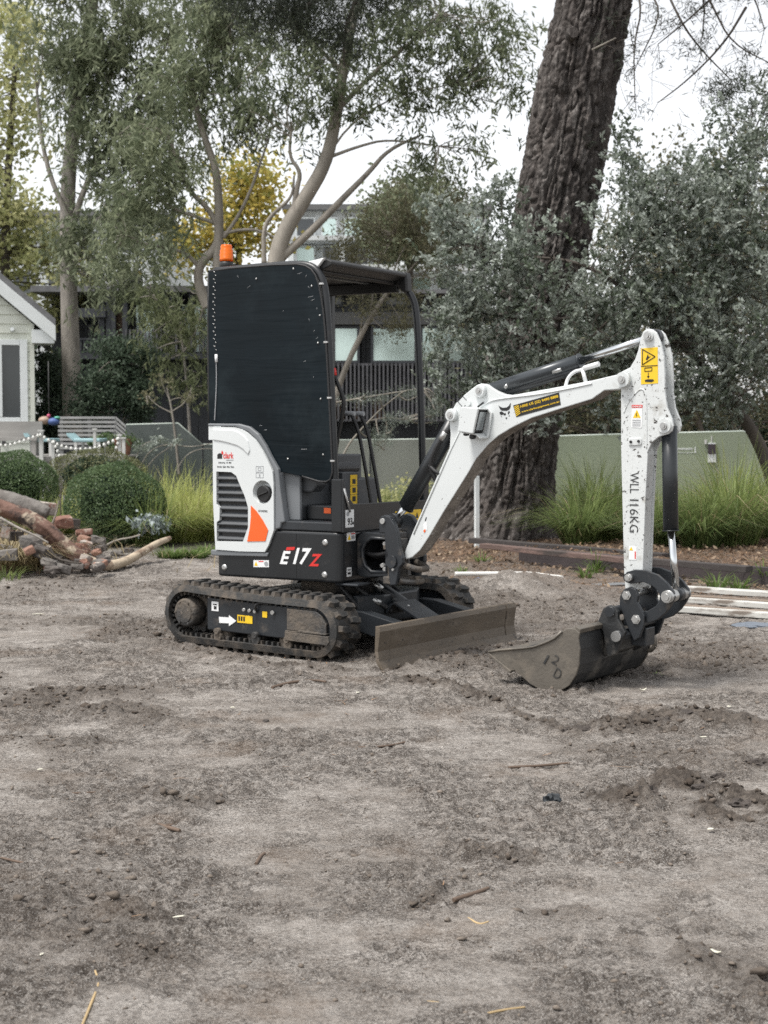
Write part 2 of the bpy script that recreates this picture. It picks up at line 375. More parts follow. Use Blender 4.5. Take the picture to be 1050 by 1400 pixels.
            g.pin(-.01, .25, yd - .012, yd + .01, .012, 8); each(g, 'hose_fitting', M['steel'], fr_)
            G(fL).tube(smooth([(-.13, yd - .006, .245), (-.125, yd - .02, .285), (-.10, yd - .006, .298), (-.04, yd, .292)]), .007, 6).build('track_hose', M['hose'], fr_)
    # centre frame between the tracks, slew ring
    g = G(fL); g.prism([(-.42, -.30), (-.42, .30), (.30, .30), (.38, .16), (.38, -.16), (.30, -.30)], .17, .33, 'XY'); g.box(-.30, -.20, -.47, .47, .15, .26); g.box(.08, .18, -.47, .47, .15, .26)
    g.build('centre_frame', M['charcoal'], root, .01)
    G().tube([(0, 0, .33), (0, 0, .425)], .27, 40).build('slew_ring', M['mudsteel'], root)
    # dozer blade
    prof = [(.700, .232), (.722, .232), (.730, .205), (.722, .150), (.716, .100), (.724, .050), (.748, .004), (.735, .002), (.705, .04), (.694, .10), (.697, .17)]
    g = G(fL); g.prism(prof, -.575, .575); bl = g.build('dozer_blade', M['blade'], root, .003)
    for a, b in ((-.68, -.578), (.578, .68)):
        g = G(fL); g.prism([(x + .003, z) for x, z in prof], a, b); g.build('blade_extension', M['blade'], bl, .003)
    G(fL).prism([(.7245, .049), (.727, .0495), (.7515, .006), (.748, .003)], -.674, .674).build('cutting_edge', M['blade'], bl)
    g = G(fL)
    for y0 in (-.45, -.15, .15, .45): g.prism([(.64, .20), (.70, .21), (.70, .05), (.67, .06)], y0 - .008, y0 + .008)
    g.box(.665, .70, -.55, .55, .10, .16); each(g, 'blade_rib', M['charcoal'], bl)
    for y0 in (-.39, .31):
        g = G(fL); g.prism([(.28, .26), (.40, .258), (.70, .20), (.70, .11), (.62, .09), (.52, .118), (.28, .16)], y0, y0 + .075); g.build('blade_arm', M['charcoal'], root, .006)
    decal('blade_arm_decal', M['sticker'], root, [(.60, .200), (.64, .193), (.64, .165), (.60, .172)], -.391, fL)
    g = G(fL); g.tube([(.16, -.04, .40), (.44, -.05, .26)], .042, 18); g.build('blade_cylinder', M['cyl'], root)
    G(fL).tube([(.44, -.05, .26), (.66, -.05, .17)], .02, 14).build('blade_cylinder_rod', M['chrome'], root)
    g = G(fL); g.prism([(.395, .232), (.425, .284), (.455, .296), (.655, .198), (.645, .184), (.455, .28), (.435, .27), (.405, .222)], -.17, .03)
    g.build('blade_cylinder_guard', M['charcoal'], root, .003)
    g = G(fL); g.pin(.50, .266, -.11, -.09, .01, 8); g.build('guard_bolt', M['steel'], root)
    hs_ = [[(.05, -.22, .44), (.20, -.25, .40), (.34, -.20, .30), (.42, -.14, .24)], [(.05, -.15, .45), (.22, -.16, .42), (.36, -.10, .33), (.45, -.02, .25)], [(.10, -.28, .44), (.22, -.32, .36), (.30, -.30, .27), (.26, -.26, .22)], [(.08, .1, .44), (.2, .12, .36), (.36, .08, .3)]]
    g = G(fL)
    for h_ in hs_: g.tube(smooth(h_, 3), .014, 8)
    each(g, 'travel_hose', M['hose'], root)
    g = G(fL); g.tube([(.33, -.21, .31), (.37, -.18, .28)], .018, 8); g.tube([(.28, -.13, .39), (.33, -.11, .35)], .018, 8); each(g, 'hose_ferrule', M['steel'], root)
    # ---------------- upper body
    def plan(inset=0.0, xf=.27, rear=-.63):
        w = .49 - inset; pts = []
        for a in range(0, 8): q = R(90) * a / 7; pts.append((xf - .05 + .05 * math.sin(q), -w + .05 - .05 * math.cos(q)))
        for a in range(0, 8): q = R(90) * a / 7; pts.append((xf - .05 + .05 * math.cos(q), w - .05 + .05 * math.sin(q)))
        for a in range(0, 13): q = R(180) * a / 12; pts.append((rear + .10 - (.10 - inset) * math.sin(q) ** .6, w * math.cos(q)))
        return pts
    base = G().prism(plan(), .412, .688, 'XY').build('base_skirt', M['black'], root, .014, 3)
    g = G(); g.box(.05, .16, -.494, -.4895, .43, .432); g.box(-.024, -.0225, -.4915, -.4895, .43, .675); g.build('skirt_seam', M['ink'], base)
    g = G()
    for x, z in ((-.518, .463), (.168, .631), (.164, .454)): g.tube([(x, -.486, z), (x, -.4935, z), (x, -.499, z)], [.020, .018, .010], 14)
    each(g, 'skirt_bolt', M['steel'], base)
    G().box(.21, .36, -.46, -.33, .395, .411).build('tow_lug', M['charcoal'], base, .01)
    # engine hood wrapped round the tail, side panel, trim
    hp = plan(.03, -.40, -.63); G().prism(hp, .562, 1.262, 'XY').build('engine_hood', M['white_clean'], root, .02, 3)
    G().prism(plan(-.002, -.575, -.635), 1.19, 1.272, 'XY').build('hood_cap', M['white_clean'], root, .015, 3)
    panel = [(-.586, 1.264), (-.436, 1.261), (-.385, 1.250), (-.348, 1.233), (-.285, 1.188), (-.236, 1.127), (-.199, 1.067), (-.172, 1.017), (-.165, .947), (-.164, .785), (-.164, .689), (-.202, .602), (-.227, .565), (-.402, .561), (-.571, .564), (-.586, .836)]
    po = G().prism(panel, YS, -.462).build('side_panel', M['white_clean'], root, .012, 3)
    grille = [(-.562, 1.01), (-.456, 1.008), (-.422, .988), (-.394, .932), (-.362, .872), (-.34, .811), (-.341, .699), (-.377, .617), (-.562, .613), (-.561, .722), (-.542, .733), (-.539, .806), (-.562, .826)]
    cg = G().prism(grille, YS - .03, YS + .026); cg.tube([(-.240, YS - .03, .898), (-.240, YS + .001, .898), (-.238, YS + .030, .892)], [.074, .066, .054], 32)
    cut(po, cg.build('cutter', M['ink'], root))
    gb = G().prism(grille, YS + .024, YS + .028).build('grille', M['ink'], po)
    zs = [.976, .934, .893, .851, .807, .763, .718, .676, .634]
    def gx(z):      # right edge of the grille at height z
        e = [(1.01, -.45), (.988, -.424), (.932, -.396), (.872, -.364), (.811, -.342), (.699, -.343), (.617, -.379)]
        for (za, xa), (zb, xb) in zip(e, e[1:]):
            if zb <= z <= za: return xa + (xb - xa) * (za - z) / (za - zb)
        return -.42
    for z in zs:
        xl = -.537 if .725 < z < .815 else -.559; xr = gx(z) - .002
        g = G(); g._add([(xl, YS + .022, z + .016), (xr, YS + .022, z + .016), (xr, YS + .002, z - .006), (xl, YS + .002, z - .006), (xl, YS + .022, z + .009), (xr, YS + .022, z + .009), (xr, YS + .004, z - .012), (xl, YS + .004, z - .012)],
            [[0, 1, 2, 3], [4, 7, 6, 5], [3, 2, 6, 7], [0, 4, 5, 1], [0, 3, 7, 4], [1, 5, 6, 2]])
        g.build('louvre', M['dark_grey'], po)
    decal('orange_flash', M['orange'], po, [(-.319, .822), (-.281, .792), (-.238, .743), (-.201, .688), (-.22, .626), (-.345, .619), (-.326, .699), (-.319, .76)], YS, None, .003)
    sh = [(-.583, 1.188), (-.52, 1.181), (-.462, 1.170), (-.41, 1.157), (-.37, 1.137), (-.336, 1.106), (-.322, 1.13), (-.335, 1.185), (-.36, 1.213), (-.40, 1.236), (-.44, 1.248), (-.583, 1.251)]
    G().prism(sh, YS - .006, YS + .006).build('panel_shoulder', M['white_clean'], po, .0058, 4)
    g = G(); g.tube([(-.236, YS + .028, .892), (-.235, YS + .004, .889)], [.046, .048], 30); g.tube([(-.235, YS + .004, .889), (-.235, YS - .002, .889)], [.048, .040], 30)
    g.prism([(-.272, .872), (-.204, .897), (-.199, .908), (-.267, .884)], YS - .012, YS + .002); g.build('fuel_cap', M['ink'], po, .004)
    # prints on the panel
    tx = lambda nm, b, m, par, x0, z0, w, h, **k: text(nm, b, m, par, (x0, k.pop('y', YS) - .0002, z0), (w, 0, 0), (0, 0, h), **k)
    decal('logo_mark', M['ink'], po, [(-.553, 1.083), (-.519, 1.083), (-.519, 1.108), (-.526, 1.114), (-.540, 1.114), (-.553, 1.106)], YS, None, .001)
    decal('logo_flame', M['red'], po, [(-.518, 1.106), (-.509, 1.112), (-.512, 1.122), (-.520, 1.130), (-.525, 1.118)], YS, None, .001)
    tx('clark_lettering', 'clark', M['red'], po, -.511, 1.084, .072, .036, bold=.015)
    tx('equipment_lettering', 'equipment', M['greyink'], po, -.492, 1.072, .053, .0075)
    tx('branch_lettering', 'Delivering  131 088', M['ink'], po, -.545, 1.055, .090, .010)
    tx('service_lettering', 'Service  Sales  Hire  Parts', M['ink'], po, -.554, 1.033, .118, .010)
    g = G()
    for a, b, c, d in ((-.284, -.233, 1.012, 1.045), (-.284, -.233, .980, 1.008)):
        for (q, w) in (((a, b), (c, c + .0016)), ((a, b), (d - .0016, d)), ((a, a + .0016), (c, d)), ((b - .0016, b), (c, d))): g.box(q[0], q[1], YS - .0014, YS - .0002, w[0], w[1])
    g.box(-.268, -.250, YS - .0014, YS - .0002, 1.020, 1.022); g.box(-.268, -.250, YS - .0014, YS - .0002, 1.035, 1.037); g.box(-.27, -.268, YS - .0014, YS - .0002, 1.02, 1.037); g.box(-.25, -.248, YS - .0014, YS - .0002, 1.02, 1.037); g.box(-.262, -.255, YS - .0014, YS - .0002, .985, 1.0)
    g.build('fuel_pictograms', M['greyink'], po)
    tx('diesel_lettering', 'DIESEL', M['ink'], po, -.255, .789, .052, .010)
    decal('diesel_drop', M['ink'], po, [(-.268, .790), (-.259, .790), (-.2635, .802)], YS, None, .001)
    trim = [(-.628, 1.283), (-.41, 1.281), (-.335, 1.264), (-.273, 1.223), (-.223, 1.158), (-.187, 1.098), (-.138, 1.028), (-.123, .897), (-.096, .735), (-.121, .729), (-.127, .701), (-.164, .690), (-.160, .947), (-.168, 1.018), (-.196, 1.069), (-.233, 1.129), (-.283, 1.191), (-.347, 1.237), (-.434, 1.265), (-.628, 1.267)]
    G().prism(trim, -.497, -.44).build('panel_trim', M['grey'], root, .008, 3)
    G().prism([(-.610, .561), (-.377, .558), (-.204, .561), (-.214, .538), (-.576, .529), (-.608, .531)], -.500, -.47).build('bumper_strip', M['grey'], root, .005)
    # model lettering on the skirt
    ys = -.4905
    text('model_e', 'E', M['sticker'], base, (-.134, ys, .501), (.075, 0, 0), (0, 0, .074), .35, fr=None, bold=.03)
    decal('model_bar', M['red'], base, [(-.092, .579), (-.036, .583), (-.030, .600), (-.086, .596)], ys, None, .0014)
    text('model_number', '17', M['sticker'], base, (-.045, ys, .503), (.125, 0, .002), (0, 0, .092), .35, bold=.03)
    text('model_z', 'Z', M['red'], base, (.060, ys, .498), (.088, 0, .002), (0, 0, .068), .35, bold=.03)
    sl = decal('skirt_decal', M['sticker'], base, [(-.314, .514), (-.208, .518), (-.208, .479), (-.314, .475)], ys, None, .001)
    decal('skirt_decal_triangle', M['yellow'], base, [(-.309, .483), (-.283, .484), (-.296, .507)], ys - .001, None, .001)
    decal('skirt_decal_bar', M['red'], base, [(-.278, .511), (-.245, .512), (-.245, .507), (-.278, .506)], ys - .001, None, .001)
    g = G(); g.prism(circ(-.226, .498, .013, 14), ys - .0025, ys - .001); g.build('skirt_decal_print', M['greyink'], base)
    # cab floor, seat base, seat, consoles
    G().box(-.16, .262, -.475, .475, .690, .742).build('cab_floor', M['dark_grey'], root, .006)
    G().prism([(-.145, -.484), (.21, -.484), (.255, -.43), (.255, -.30), (-.145, -.30)], .690, .7435, 'XY').build('step_plate', M['charcoal'], root, .008)
    G().prism([(-.19, 1.03), (-.034, .987), (-.030, .744), (-.145, .744), (-.175, .95)], -.44, -.415).build('seat_side_panel', M['grey'], root, .006)
    G().box(-.17, -.04, -.41, .41, .745, .96).build('seat_base', M['dark_grey'], root, .01)
    G().prism([(-.06, .90), (-.06, 1.0), (.0, 1.02), (.06, 1.01), (.06, .94), (.02, .90)], -.40, -.30).build('side_console', M['dark_grey'], root, .01)
    G().box(-.03, .19, -.38, -.16, .744, .83).build('pedal_box', M['black'], root, .01)
    decal('orange_label', M['orange'], root, [(.09, .815), (.135, .815), (.135, .785), (.09, .785)], -.3815)
    G().box(-.40, -.175, -.44, .44, .744, 1.10).build('rear_bulkhead', M['dark_grey'], root, .01)
    seat = G().prism([(x - .17, z) for x, z in [(-.24, .98), (.10, .985), (.14, 1.01), (.12, 1.06), (-.14, 1.05), (-.17, 1.10), (-.20, 1.50), (-.26, 1.50), (-.26, 1.02)]], -.24, .22).build('seat', M['seat'], root, .03, 3)
    dy = -.125; cs = G().prism([(y + dy, z) for y, z in [(.075, .988), (.148, .988), (.148, .80), (.125, .80), (.075, .84)]], .052, .0535, 'YZ'); cs = cs.build('console_decal', M['yellow'], root)
    # that decal faces forward on a small cabinet in front of the operator
    G().box(-.09, .0515, -.13, .045, .744, 1.004).build('decal_cabinet', M['dark_grey'], root, .006)
    g = G()
    for z in (.95, .90, .85): g.box(.0536, .0545, .095 + dy, .130 + dy, z - .014, z + .014)
    g.box(.0536, .0545, .075 + dy, .148 + dy, .924, .926); g.box(.0536, .0545, .075 + dy, .148 + dy, .873, .875); g.build('console_pictograms', M['ink'], root)
    for yy in (.035, .135):
        g = G(); g.tube(smooth([(.16, yy, .73), (.135, yy, .86), (.09, yy, 1.08), (.055, yy, 1.24), (.02, yy, 1.31), (.005, yy, 1.335)], 2), .011, 8)
        lv = g.build('travel_lever', M['ink'], root); G().tube([(-.05, yy, 1.342), (.03, yy, 1.340)], .014, 8).build('lever_grip', M['greyink'], lv)
    g = G(); g.tube(smooth([(.15, -.37, 1.02), (.16, -.36, 1.18), (.20, -.36, 1.34), (.21, -.36, 1.42), (.17, -.36, 1.49), (.145, -.36, 1.55)], 2), .012, 8); lv = g.build('joystick_rail', M['ink'], root)
    G().tube([(.147, -.36, 1.545), (.140, -.36, 1.585)], .014, 8).build('red_grip', M['red'], lv)
    g = G(); g.tube(smooth([(.05, -.30, .95), (.02, -.32, 1.1), (.04, -.30, 1.22)], 2), .03, 10); g.build('joystick_boot', M['seat'], root)
    # canopy: posts, roof, visor, side screen
    G().tube(smooth([(-.60, -.445, 2.150), (-.10, -.445, 2.160), (.040, -.445, 2.150), (.105, -.445, 2.105), (.140, -.445, 2.030), (.156, -.445, 1.90), (.179, -.445, 1.50), (.202, -.445, 1.03), (.216, -.445, .69)], 2), .021, 12).build('canopy_post', M['black'], root, label='near front canopy post curving into the roof rail')
    G().tube(smooth([(-.60, .43, 2.145), (.0, .43, 2.15), (.095, .43, 2.125), (.150, .43, 2.07), (.187, .43, 2.03), (.212, .43, 1.955), (.230, .43, 1.70), (.254, .43, 1.18), (.262, .43, .69)], 2), .021, 12).build('canopy_post', M['black'], root)
    for yy in (-.43, .43): G().tube([(-.60, yy, 1.25), (-.60, yy, 2.15)], .02, 10).build('canopy_post', M['black'], root)
    G().box(-.40, -.37, .415, .445, 1.2, 2.12).build('canopy_post', M['black'], root)
    # front guard plate across the cab front and brackets
    G().prism([(-.487, .689), (.47, .689), (.47, .80), (.40, .833), (-.092, .838), (-.385, .842), (-.45, .90), (-.487, .97)], .272, .286, 'YZ').build('front_guard', M['black'], root, .003)
    G().box(.205, .272, -.486, -.455, .69, .98).build('post_bracket', M['black'], root, .006)
    G().box(.24, .285, .40, .46, .80, .96).build('post_bracket', M['black'], root, .006)
    G().tube([(.29, -.487, .93), (.292, -.46, .86), (.292, -.43, .80)], .006, 6).build('grab_wire', M['steel'], root)
    def front_decal(nm, m, y0, y1, z0, z1, x=.2865): return G().box(x, x + .0012, y0, y1, z0, z1).build(nm, m, base)
    front_decal('noise_decal', M['sticker'], -.470, -.385, .716, .812)
    text('noise_lettering', '93', M['ink'], base, (.2880, -.450, .728), (0, .048, 0), (0, 0, .040), bold=.02); text('noise_unit', 'dB', M['ink'], base, (.2880, -.400, .730), (0, .013, 0), (0, 0, .016))
    G().prism(circ(-.448, .790, .014, 14), .2877, .2886, 'YZ').build('noise_emblem', M['greyink'], base)
    x0 = .2706
    front_decal('caution_decal', M['sticker'], -.432, -.345, .638, .686, x0); G().prism([(-.425, .645), (-.393, .645), (-.409, .676)], x0 + .0012, x0 + .0022, 'YZ').build('caution_triangle', M['yellow'], base)
    front_decal('caution_bar', M['red'], -.388, -.350, .674, .681, x0 + .001); front_decal('caution_print', M['greyink'], -.386, -.354, .648, .668, x0 + .001)
    front_decal('pinch_decal', M['sticker'], -.432, -.385, .444, .494, x0); front_decal('pinch_print', M['ink'], -.424, -.394, .456, .468, x0 + .001); front_decal('pinch_print', M['ink'], -.424, -.394, .478, .484, x0 + .001)
    gy = front_decal('guard_warning_decal', M['yellow'], .06, .36, .712, .780); tri = G()
    for yy in (.13, .22, .31): tri.prism([(yy - .018, .73), (yy + .018, .73), (yy, .765)], .2877, .2886, 'YZ')
    tri.build('guard_warning_print', M['ink'], base)
    # roof
    G().prism([(-.645, 2.125), (.02, 2.125), (.085, 2.100), (.095, 2.118), (.03, 2.158), (-.60, 2.166), (-.645, 2.15)], -.425, .425).build('canopy_roof', M['ink'], root, .006)
    G().box(-.62, .10, .395, .43, 2.062, 2.1245).build('roof_side_rail', M['ink'], root, .005); G().box(-.62, -.0, -.42, -.395, 2.09, 2.1245).build('roof_side_rail', M['ink'], root, .005)
    vis = G().prism([(.0, 2.158), (.135, 2.180), (.168, 2.165), (.165, 2.145), (.110, 2.125), (.06, 2.112)], -.415, .40).build('roof_visor', M['ink'], root, .006)
    G().prism([(-.03, 2.160), (.133, 2.184), (.060, 2.108), (.02, 2.14)], -.440, -.418).build('visor_end_reflection', M['sticker'], vis, .003)  # white colour paints in the reflection on the visor's end face
    G().prism([(.085, 2.180), (.165, 2.176), (.172, 2.14), (.176, 2.055), (.135, 2.06), (.09, 2.11)], .385, .45).build('visor_corner', M['ink'], vis, .012)
    g = G(); g.box(.065, .075, -.39, .36, 2.108, 2.113); g.box(-.12, -.09, -.40, .40, 2.117, 2.124); g.box(-.42, -.39, -.40, .40, 2.117, 2.124); each(g, 'roof_rib', M['grey'], root)
    scr = [(-.637, 2.153), (-.30, 2.156), (-.05, 2.157), (.015, 2.150), (.055, 2.135), (.085, 2.108), (.108, 2.07), (.125, 2.01), (.142, 1.92), (.162, 1.732), (.182, 1.415), (.198, 1.108), (.204, 1.0), (.196, .968), (.149, .957), (.102, .966), (.006, .992), (-.19, 1.022), (-.36, 1.18), (-.637, 1.19)]
    sc = G().prism(scr, -.474, -.468).build('side_screen', M['screen'], root, .002, 1)
    G().tube([(x, -.471, z) for x, z in smooth([(-.637, 1.2), (-.639, 2.13), (-.62, 2.155), (-.05, 2.159), (.055, 2.137), (.11, 2.072), (.144, 1.92), (.164, 1.732), (.184, 1.415), (.200, 1.108), (.206, .985), (.149, .956), (.006, .991)], 1)], .006, 6).build('screen_edging', M['hose'], sc)
    for x, z in ((.135, 2.038), (.163, 1.721), (.185, 1.419), (.205, 1.076)): G().box(x - .012, x + .012, -.4785, -.464, z - .004, z + .007).build('screen_clip', M['steel'], sc, .002)
    for x, z in ((-.296, 2.088), (-.045, 2.130), (.075, 2.03), (.128, 1.869), (.115, 1.72), (.132, 1.416), (-.087, 1.086), (.147, 1.112)): G().tube([(x, -.474, z), (x, -.478, z), (x, -.481, z)], [.006, .0055, .003], 10).build('rivet', M['steel'], sc)
    g = G(); lp = [(-.583, 2.149), (-.592, 1.956), (-.588, 1.80), (-.585, 1.707)]
    zc = 2.145; k = 0
    while zc > 1.70:
        xj = -.588 + .006 * math.sin(zc * 9); g.tube([(xj - .010 + .014 * (k % 2), -.4765, zc), (xj + .003 + .008 * (k % 2), -.4765, zc - .007)], .0022, 5); zc -= .021; k += 1
    g.build('lacing_stitches', M['steel'], sc)['kind'] = 'stuff'
    G().tube([(-.578, -.4775, 1.675), (-.576, -.4775, 1.630)], .009, 8).build('zip_pull', M['sticker'], sc)
    G().tube(smooth([(-.578, -.4775, 1.63), (-.576, -.4775, 1.52), (-.584, -.4775, 1.40), (-.592, -.4775, 1.30)], 2), .0035, 5).build('zip_line', M['greyink'], sc)
    for x, z, l, a in ((-.02, 2.10, .030, .3), (.03, 2.08, .022, 1.0), (.06, 2.02, .018, 2.2), (.05, 1.97, .034, .2), (.07, 1.95, .024, .5), (.105, 1.90, .016, 1.3), (.06, 1.84, .020, 1.8), (.085, 1.78, .016, 1.2), (.10, 1.74, .022, .9), (-.42, 2.10, .020, 2.0), (-.36, 2.04, .028, .7), (.02, 1.62, .016, .4), (-.28, 1.27, .018, .1), (-.25, 1.245, .022, .15), (.08, 1.53, .014, 1.1), (-.12, 1.90, .012, .6), (.0, 1.14, .040, .05)):
        G().tube([(x, -.4742, z), (x + l * math.cos(a), -.4742, z + l * math.sin(a) * .7)], .0011, 4).build('scuff', M['greyink'], sc)
    # beacon
    bc = G().tube([(-.605, -.34, 2.160), (-.605, -.34, 2.20), (-.605, -.34, 2.213)], [.042, .040, .036], 24).build('beacon_base', M['ink'], root)
    g = G(); prof = [(.038, 2.213), (.040, 2.232), (.037, 2.234), (.040, 2.255), (.036, 2.258), (.038, 2.277), (.033, 2.281), (.033, 2.300), (.029, 2.308), (.0, 2.311)]
    g.tube([(-.605, -.34, z) for r, z in prof], [r for r, z in prof], 24); g.build('beacon_lens', M['amber'], root)
    # swing mount loop + kingpost
    lo_ = [(.27, .650), (.285, .672), (.315, .684), (.47, .680), (.47, .448), (.32, .436), (.285, .440), (.27, .455)]
    mo = G().prism(lo_, -.325, -.29).build('swing_mount', M['charcoal'], root, .004)
    ci = [(.300, .590), (.325, .633), (.362, .655), (.46, .652), (.46, .470), (.362, .466), (.320, .497), (.304, .537)]
    cut(mo, G().prism(ci, -.4, -.20).build('cutter', M['ink'], root))
    G().tube([(x, -.318, z) for x, z in ci], .012, 8, closed=True).build('mount_lip', M['charcoal'], mo)
    g = G(); g.box(.265, .47, -.29, -.06, .440, .470); g.box(.265, .47, -.29, -.06, .650, .680); g.prism([(.27, .472), (.46, .472), (.46, .648), (.27, .648)], -.09, -.06); each(g, 'mount_plate', M['charcoal'], root, .004)
    g = G()
    for q in range(4): g.tube(smooth([(.28, -.27 + .04 * q, .57 - .015 * q), (.36, -.28 + .03 * q, .555 - .012 * q), (.44, -.29 + .03 * q, .57), (.52, -.30, .60)], 2), .014, 8)
    each(g, 'boom_hose', M['hose'], root)
    g = G()
    for (x, z) in ((.44, .625), (.44, .485), (.425, .505)): g.tube([(x, -.29, z), (x, -.315, z)], .012, 8)
    each(g, 'hose_union', M['steel'], root)
    king = [(-.018, .758), (-.005, .782), (.025, .791), (.057, .781), (.089, .741), (.105, .699), (.121, .616), (.14, .565), (.14, .534), (.115, .506), (.096, .416), (.057, .410), (.044, .508), (.038, .581), (.025, .612), (.020, .691), (-.014, .689)]
    kp = G(fB).prism(king, -.112, -.082).build('swing_post', M['charcoal'], root, .006)
    G(fB).prism([(x + .015, z) for x, z in king], .072, .102).build('swing_post', M['charcoal'], root, .006)
    g = G(fB); g.box(-.01, .10, -.082, .072, .415, .455); g.box(-.01, .085, -.082, .072, .60, .625); g.tube([(.03, 0, .42), (.03, 0, .66)], .055, 18); g.tube(smooth([(.10, -.08, .53), (.19, -.05, .50), (.20, 0, .50), (.19, .06, .50), (.10, .072, .53)], 2), .018, 8); g.tube(smooth([(.10, -.08, .44), (.16, -.05, .43), (.17, 0, .43), (.16, .06, .43), (.10, .072, .44)], 2), .016, 8)
    g.build('swing_casting', M['mudsteel'], root, .006)
    g = G(fB)
    for x, z, r in ((.012, .757, .015), (.071, .542, .017), (.082, .500, .007)): g.pin(x, z, -.122, -.10, r, 14)
    each(g, 'swing_pin', M['steel'], root)
    G(fB).tube([(.071, -.125, .542), (.071, -.108, .542)], .034, 18).build('pin_boss', M['charcoal'], root)
    # ---------------- boom
    boom = [(.113, .589), (.161, .692), (.401, 1.152), (.407, 1.228), (.398, 1.294), (.405, 1.330), (.439, 1.385), (.500, 1.435), (.555, 1.471), (.593, 1.486), (.631, 1.480), (.695, 1.444), (.73, 1.430), (.781, 1.424), (1.0, 1.454), (1.239, 1.490), (1.376, 1.516), (1.423, 1.519), (1.447, 1.502), (1.452, 1.474), (1.43, 1.452), (1.39, 1.444), (1.308, 1.440), (1.24, 1.398), (1.058, 1.350), (.899, 1.307), (.782, 1.258), (.70, 1.215), (.645, 1.175), (.569, 1.099), (.518, 1.022), (.362, .810), (.269, .674), (.215, .605), (.165, .565), (.12, .55)]
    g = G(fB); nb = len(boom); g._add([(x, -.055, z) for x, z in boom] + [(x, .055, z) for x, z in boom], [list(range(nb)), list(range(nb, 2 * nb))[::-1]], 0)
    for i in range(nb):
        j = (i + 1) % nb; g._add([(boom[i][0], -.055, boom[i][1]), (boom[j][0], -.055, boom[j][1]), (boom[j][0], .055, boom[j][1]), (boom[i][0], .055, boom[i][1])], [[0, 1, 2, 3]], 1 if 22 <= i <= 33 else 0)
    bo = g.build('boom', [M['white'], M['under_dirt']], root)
    bmq = bmesh.new(); bmq.from_mesh(bo.data); bmesh.ops.remove_doubles(bmq, verts=bmq.verts, dist=1e-4); bmesh.ops.recalc_face_normals(bmq, faces=bmq.faces); bmq.to_mesh(bo.data); bmq.free()
    b_ = bo.modifiers.new('bevel', 'BEVEL'); b_.width = .005; b_.segments = 2; b_.limit_method = 'ANGLE'; b_.angle_limit = R(38)
    g = G(fB)
    for x, z, r in ((.598, 1.447, .034), (.422, 1.324, .034)): g.tube([(x, -.05, z), (x, -.075, z), (x, -.082, z)], [r, r, r * .86], 24)
    g.tube([(1.418, -.06, 1.490), (1.418, -.088, 1.490)], .036, 24); each(g, 'pin_boss', M['white'], bo)
    g = G(fB)
    for x, z, y0 in ((.598, 1.447, -.086), (.422, 1.324, -.086), (1.418, 1.490, -.098)): g.pin(x, z, y0, -.06, .018, 16); g.pin(x, z, y0 - .005, y0, .009, 8)
    each(g, 'boom_pin', M['steel'], bo)
    G(fB).tube([(x, -.0555, z) for x, z in smooth([(.545, 1.325), (.576, 1.355), (.623, 1.382), (.669, 1.401), (.783, 1.413), (.929, 1.425), (1.10, 1.450), (1.24, 1.475)], 2)], .005, 6).build('weld_seam', M['white'], bo)
    G(fB).tube([(x, -.0555, z) for x, z in [(.175, .69), (.412, 1.145), (.50, 1.30)]], .004, 6).build('weld_seam', M['white'], bo)
    G(fB).tube([(.577, -.057, 1.366), (.612, -.059, 1.388)], .004, 6).build('weld_mark', M['ink'], bo)
    G(fB).pin(.52, 1.385, -.066, -.05, .016, 14).build('boom_plug', M['white'], bo)
    yb = -.0555
    g = G(fB)     # animal head emblem: ears and brow, eye patches, nose
    g.prism([(.703, 1.371), (.716, 1.364), (.730, 1.360), (.752, 1.362), (.764, 1.370), (.775, 1.385), (.774, 1.366), (.768, 1.353), (.752, 1.345), (.738, 1.346), (.722, 1.346), (.712, 1.353)], yb - .0012, yb)
    g.prism([(.709, 1.337), (.718, 1.342), (.729, 1.338), (.737, 1.331), (.744, 1.334), (.748, 1.327), (.739, 1.321), (.730, 1.327), (.719, 1.324), (.711, 1.328)], yb - .0012, yb)
    g.prism([(.757, 1.334), (.766, 1.345), (.770, 1.338), (.762, 1.326)], yb - .0012, yb); g.prism([(.744, 1.309), (.751, 1.312), (.755, 1.308), (.749, 1.302)], yb - .0012, yb)
    g.prism([(.716, 1.319), (.722, 1.317), (.724, 1.314), (.718, 1.316)], yb - .0012, yb); g.prism([(.763, 1.319), (.769, 1.322), (.769, 1.319), (.764, 1.316)], yb - .0012, yb); g.build('emblem', M['ink'], bo)
    st = [(.790, 1.372), (1.055, 1.434), (1.066, 1.372), (.808, 1.312)]
    G(fB).prism(st, yb - .001, yb).build('hire_sticker', M['ink'], bo)
    u = Vector((.265, 0, .062)); v = Vector((.0145, 0, -.061)); o0 = Vector((.790, yb - .0012, 1.372))
    q = lambda a, b: o0 + u * a + v * b
    g = G(fB)
    for k in range(7):
        a0, b0 = .015, -.02 + k * .145
        p = [q(a0, min(max(b0 + .16, .04), .96)), q(a0 + .105, min(max(b0, .04), .96)), q(a0 + .105, min(max(b0 + .07, .04), .96)), q(a0, min(max(b0 + .23, .04), .96))]
        if (p[0] - p[3]).length < 1e-5 or (p[1] - p[2]).length < 1e-5: continue
        g.prism([(w.x, w.z) for w in p], yb - .002, yb - .001)
    g.build('sticker_stripes', M['yellow'], bo)
    text('sticker_phone', 'HIRE US (02) 9490 8888', M['yellow'], bo, q(.15, .44), u * .82, v * -.28, fr=fB, bold=.01)
    text('sticker_web', 'www.clarkequipment.com.au', M['yellow'], bo, q(.15, .82), u * .82, v * -.19, fr=fB, bold=.01)
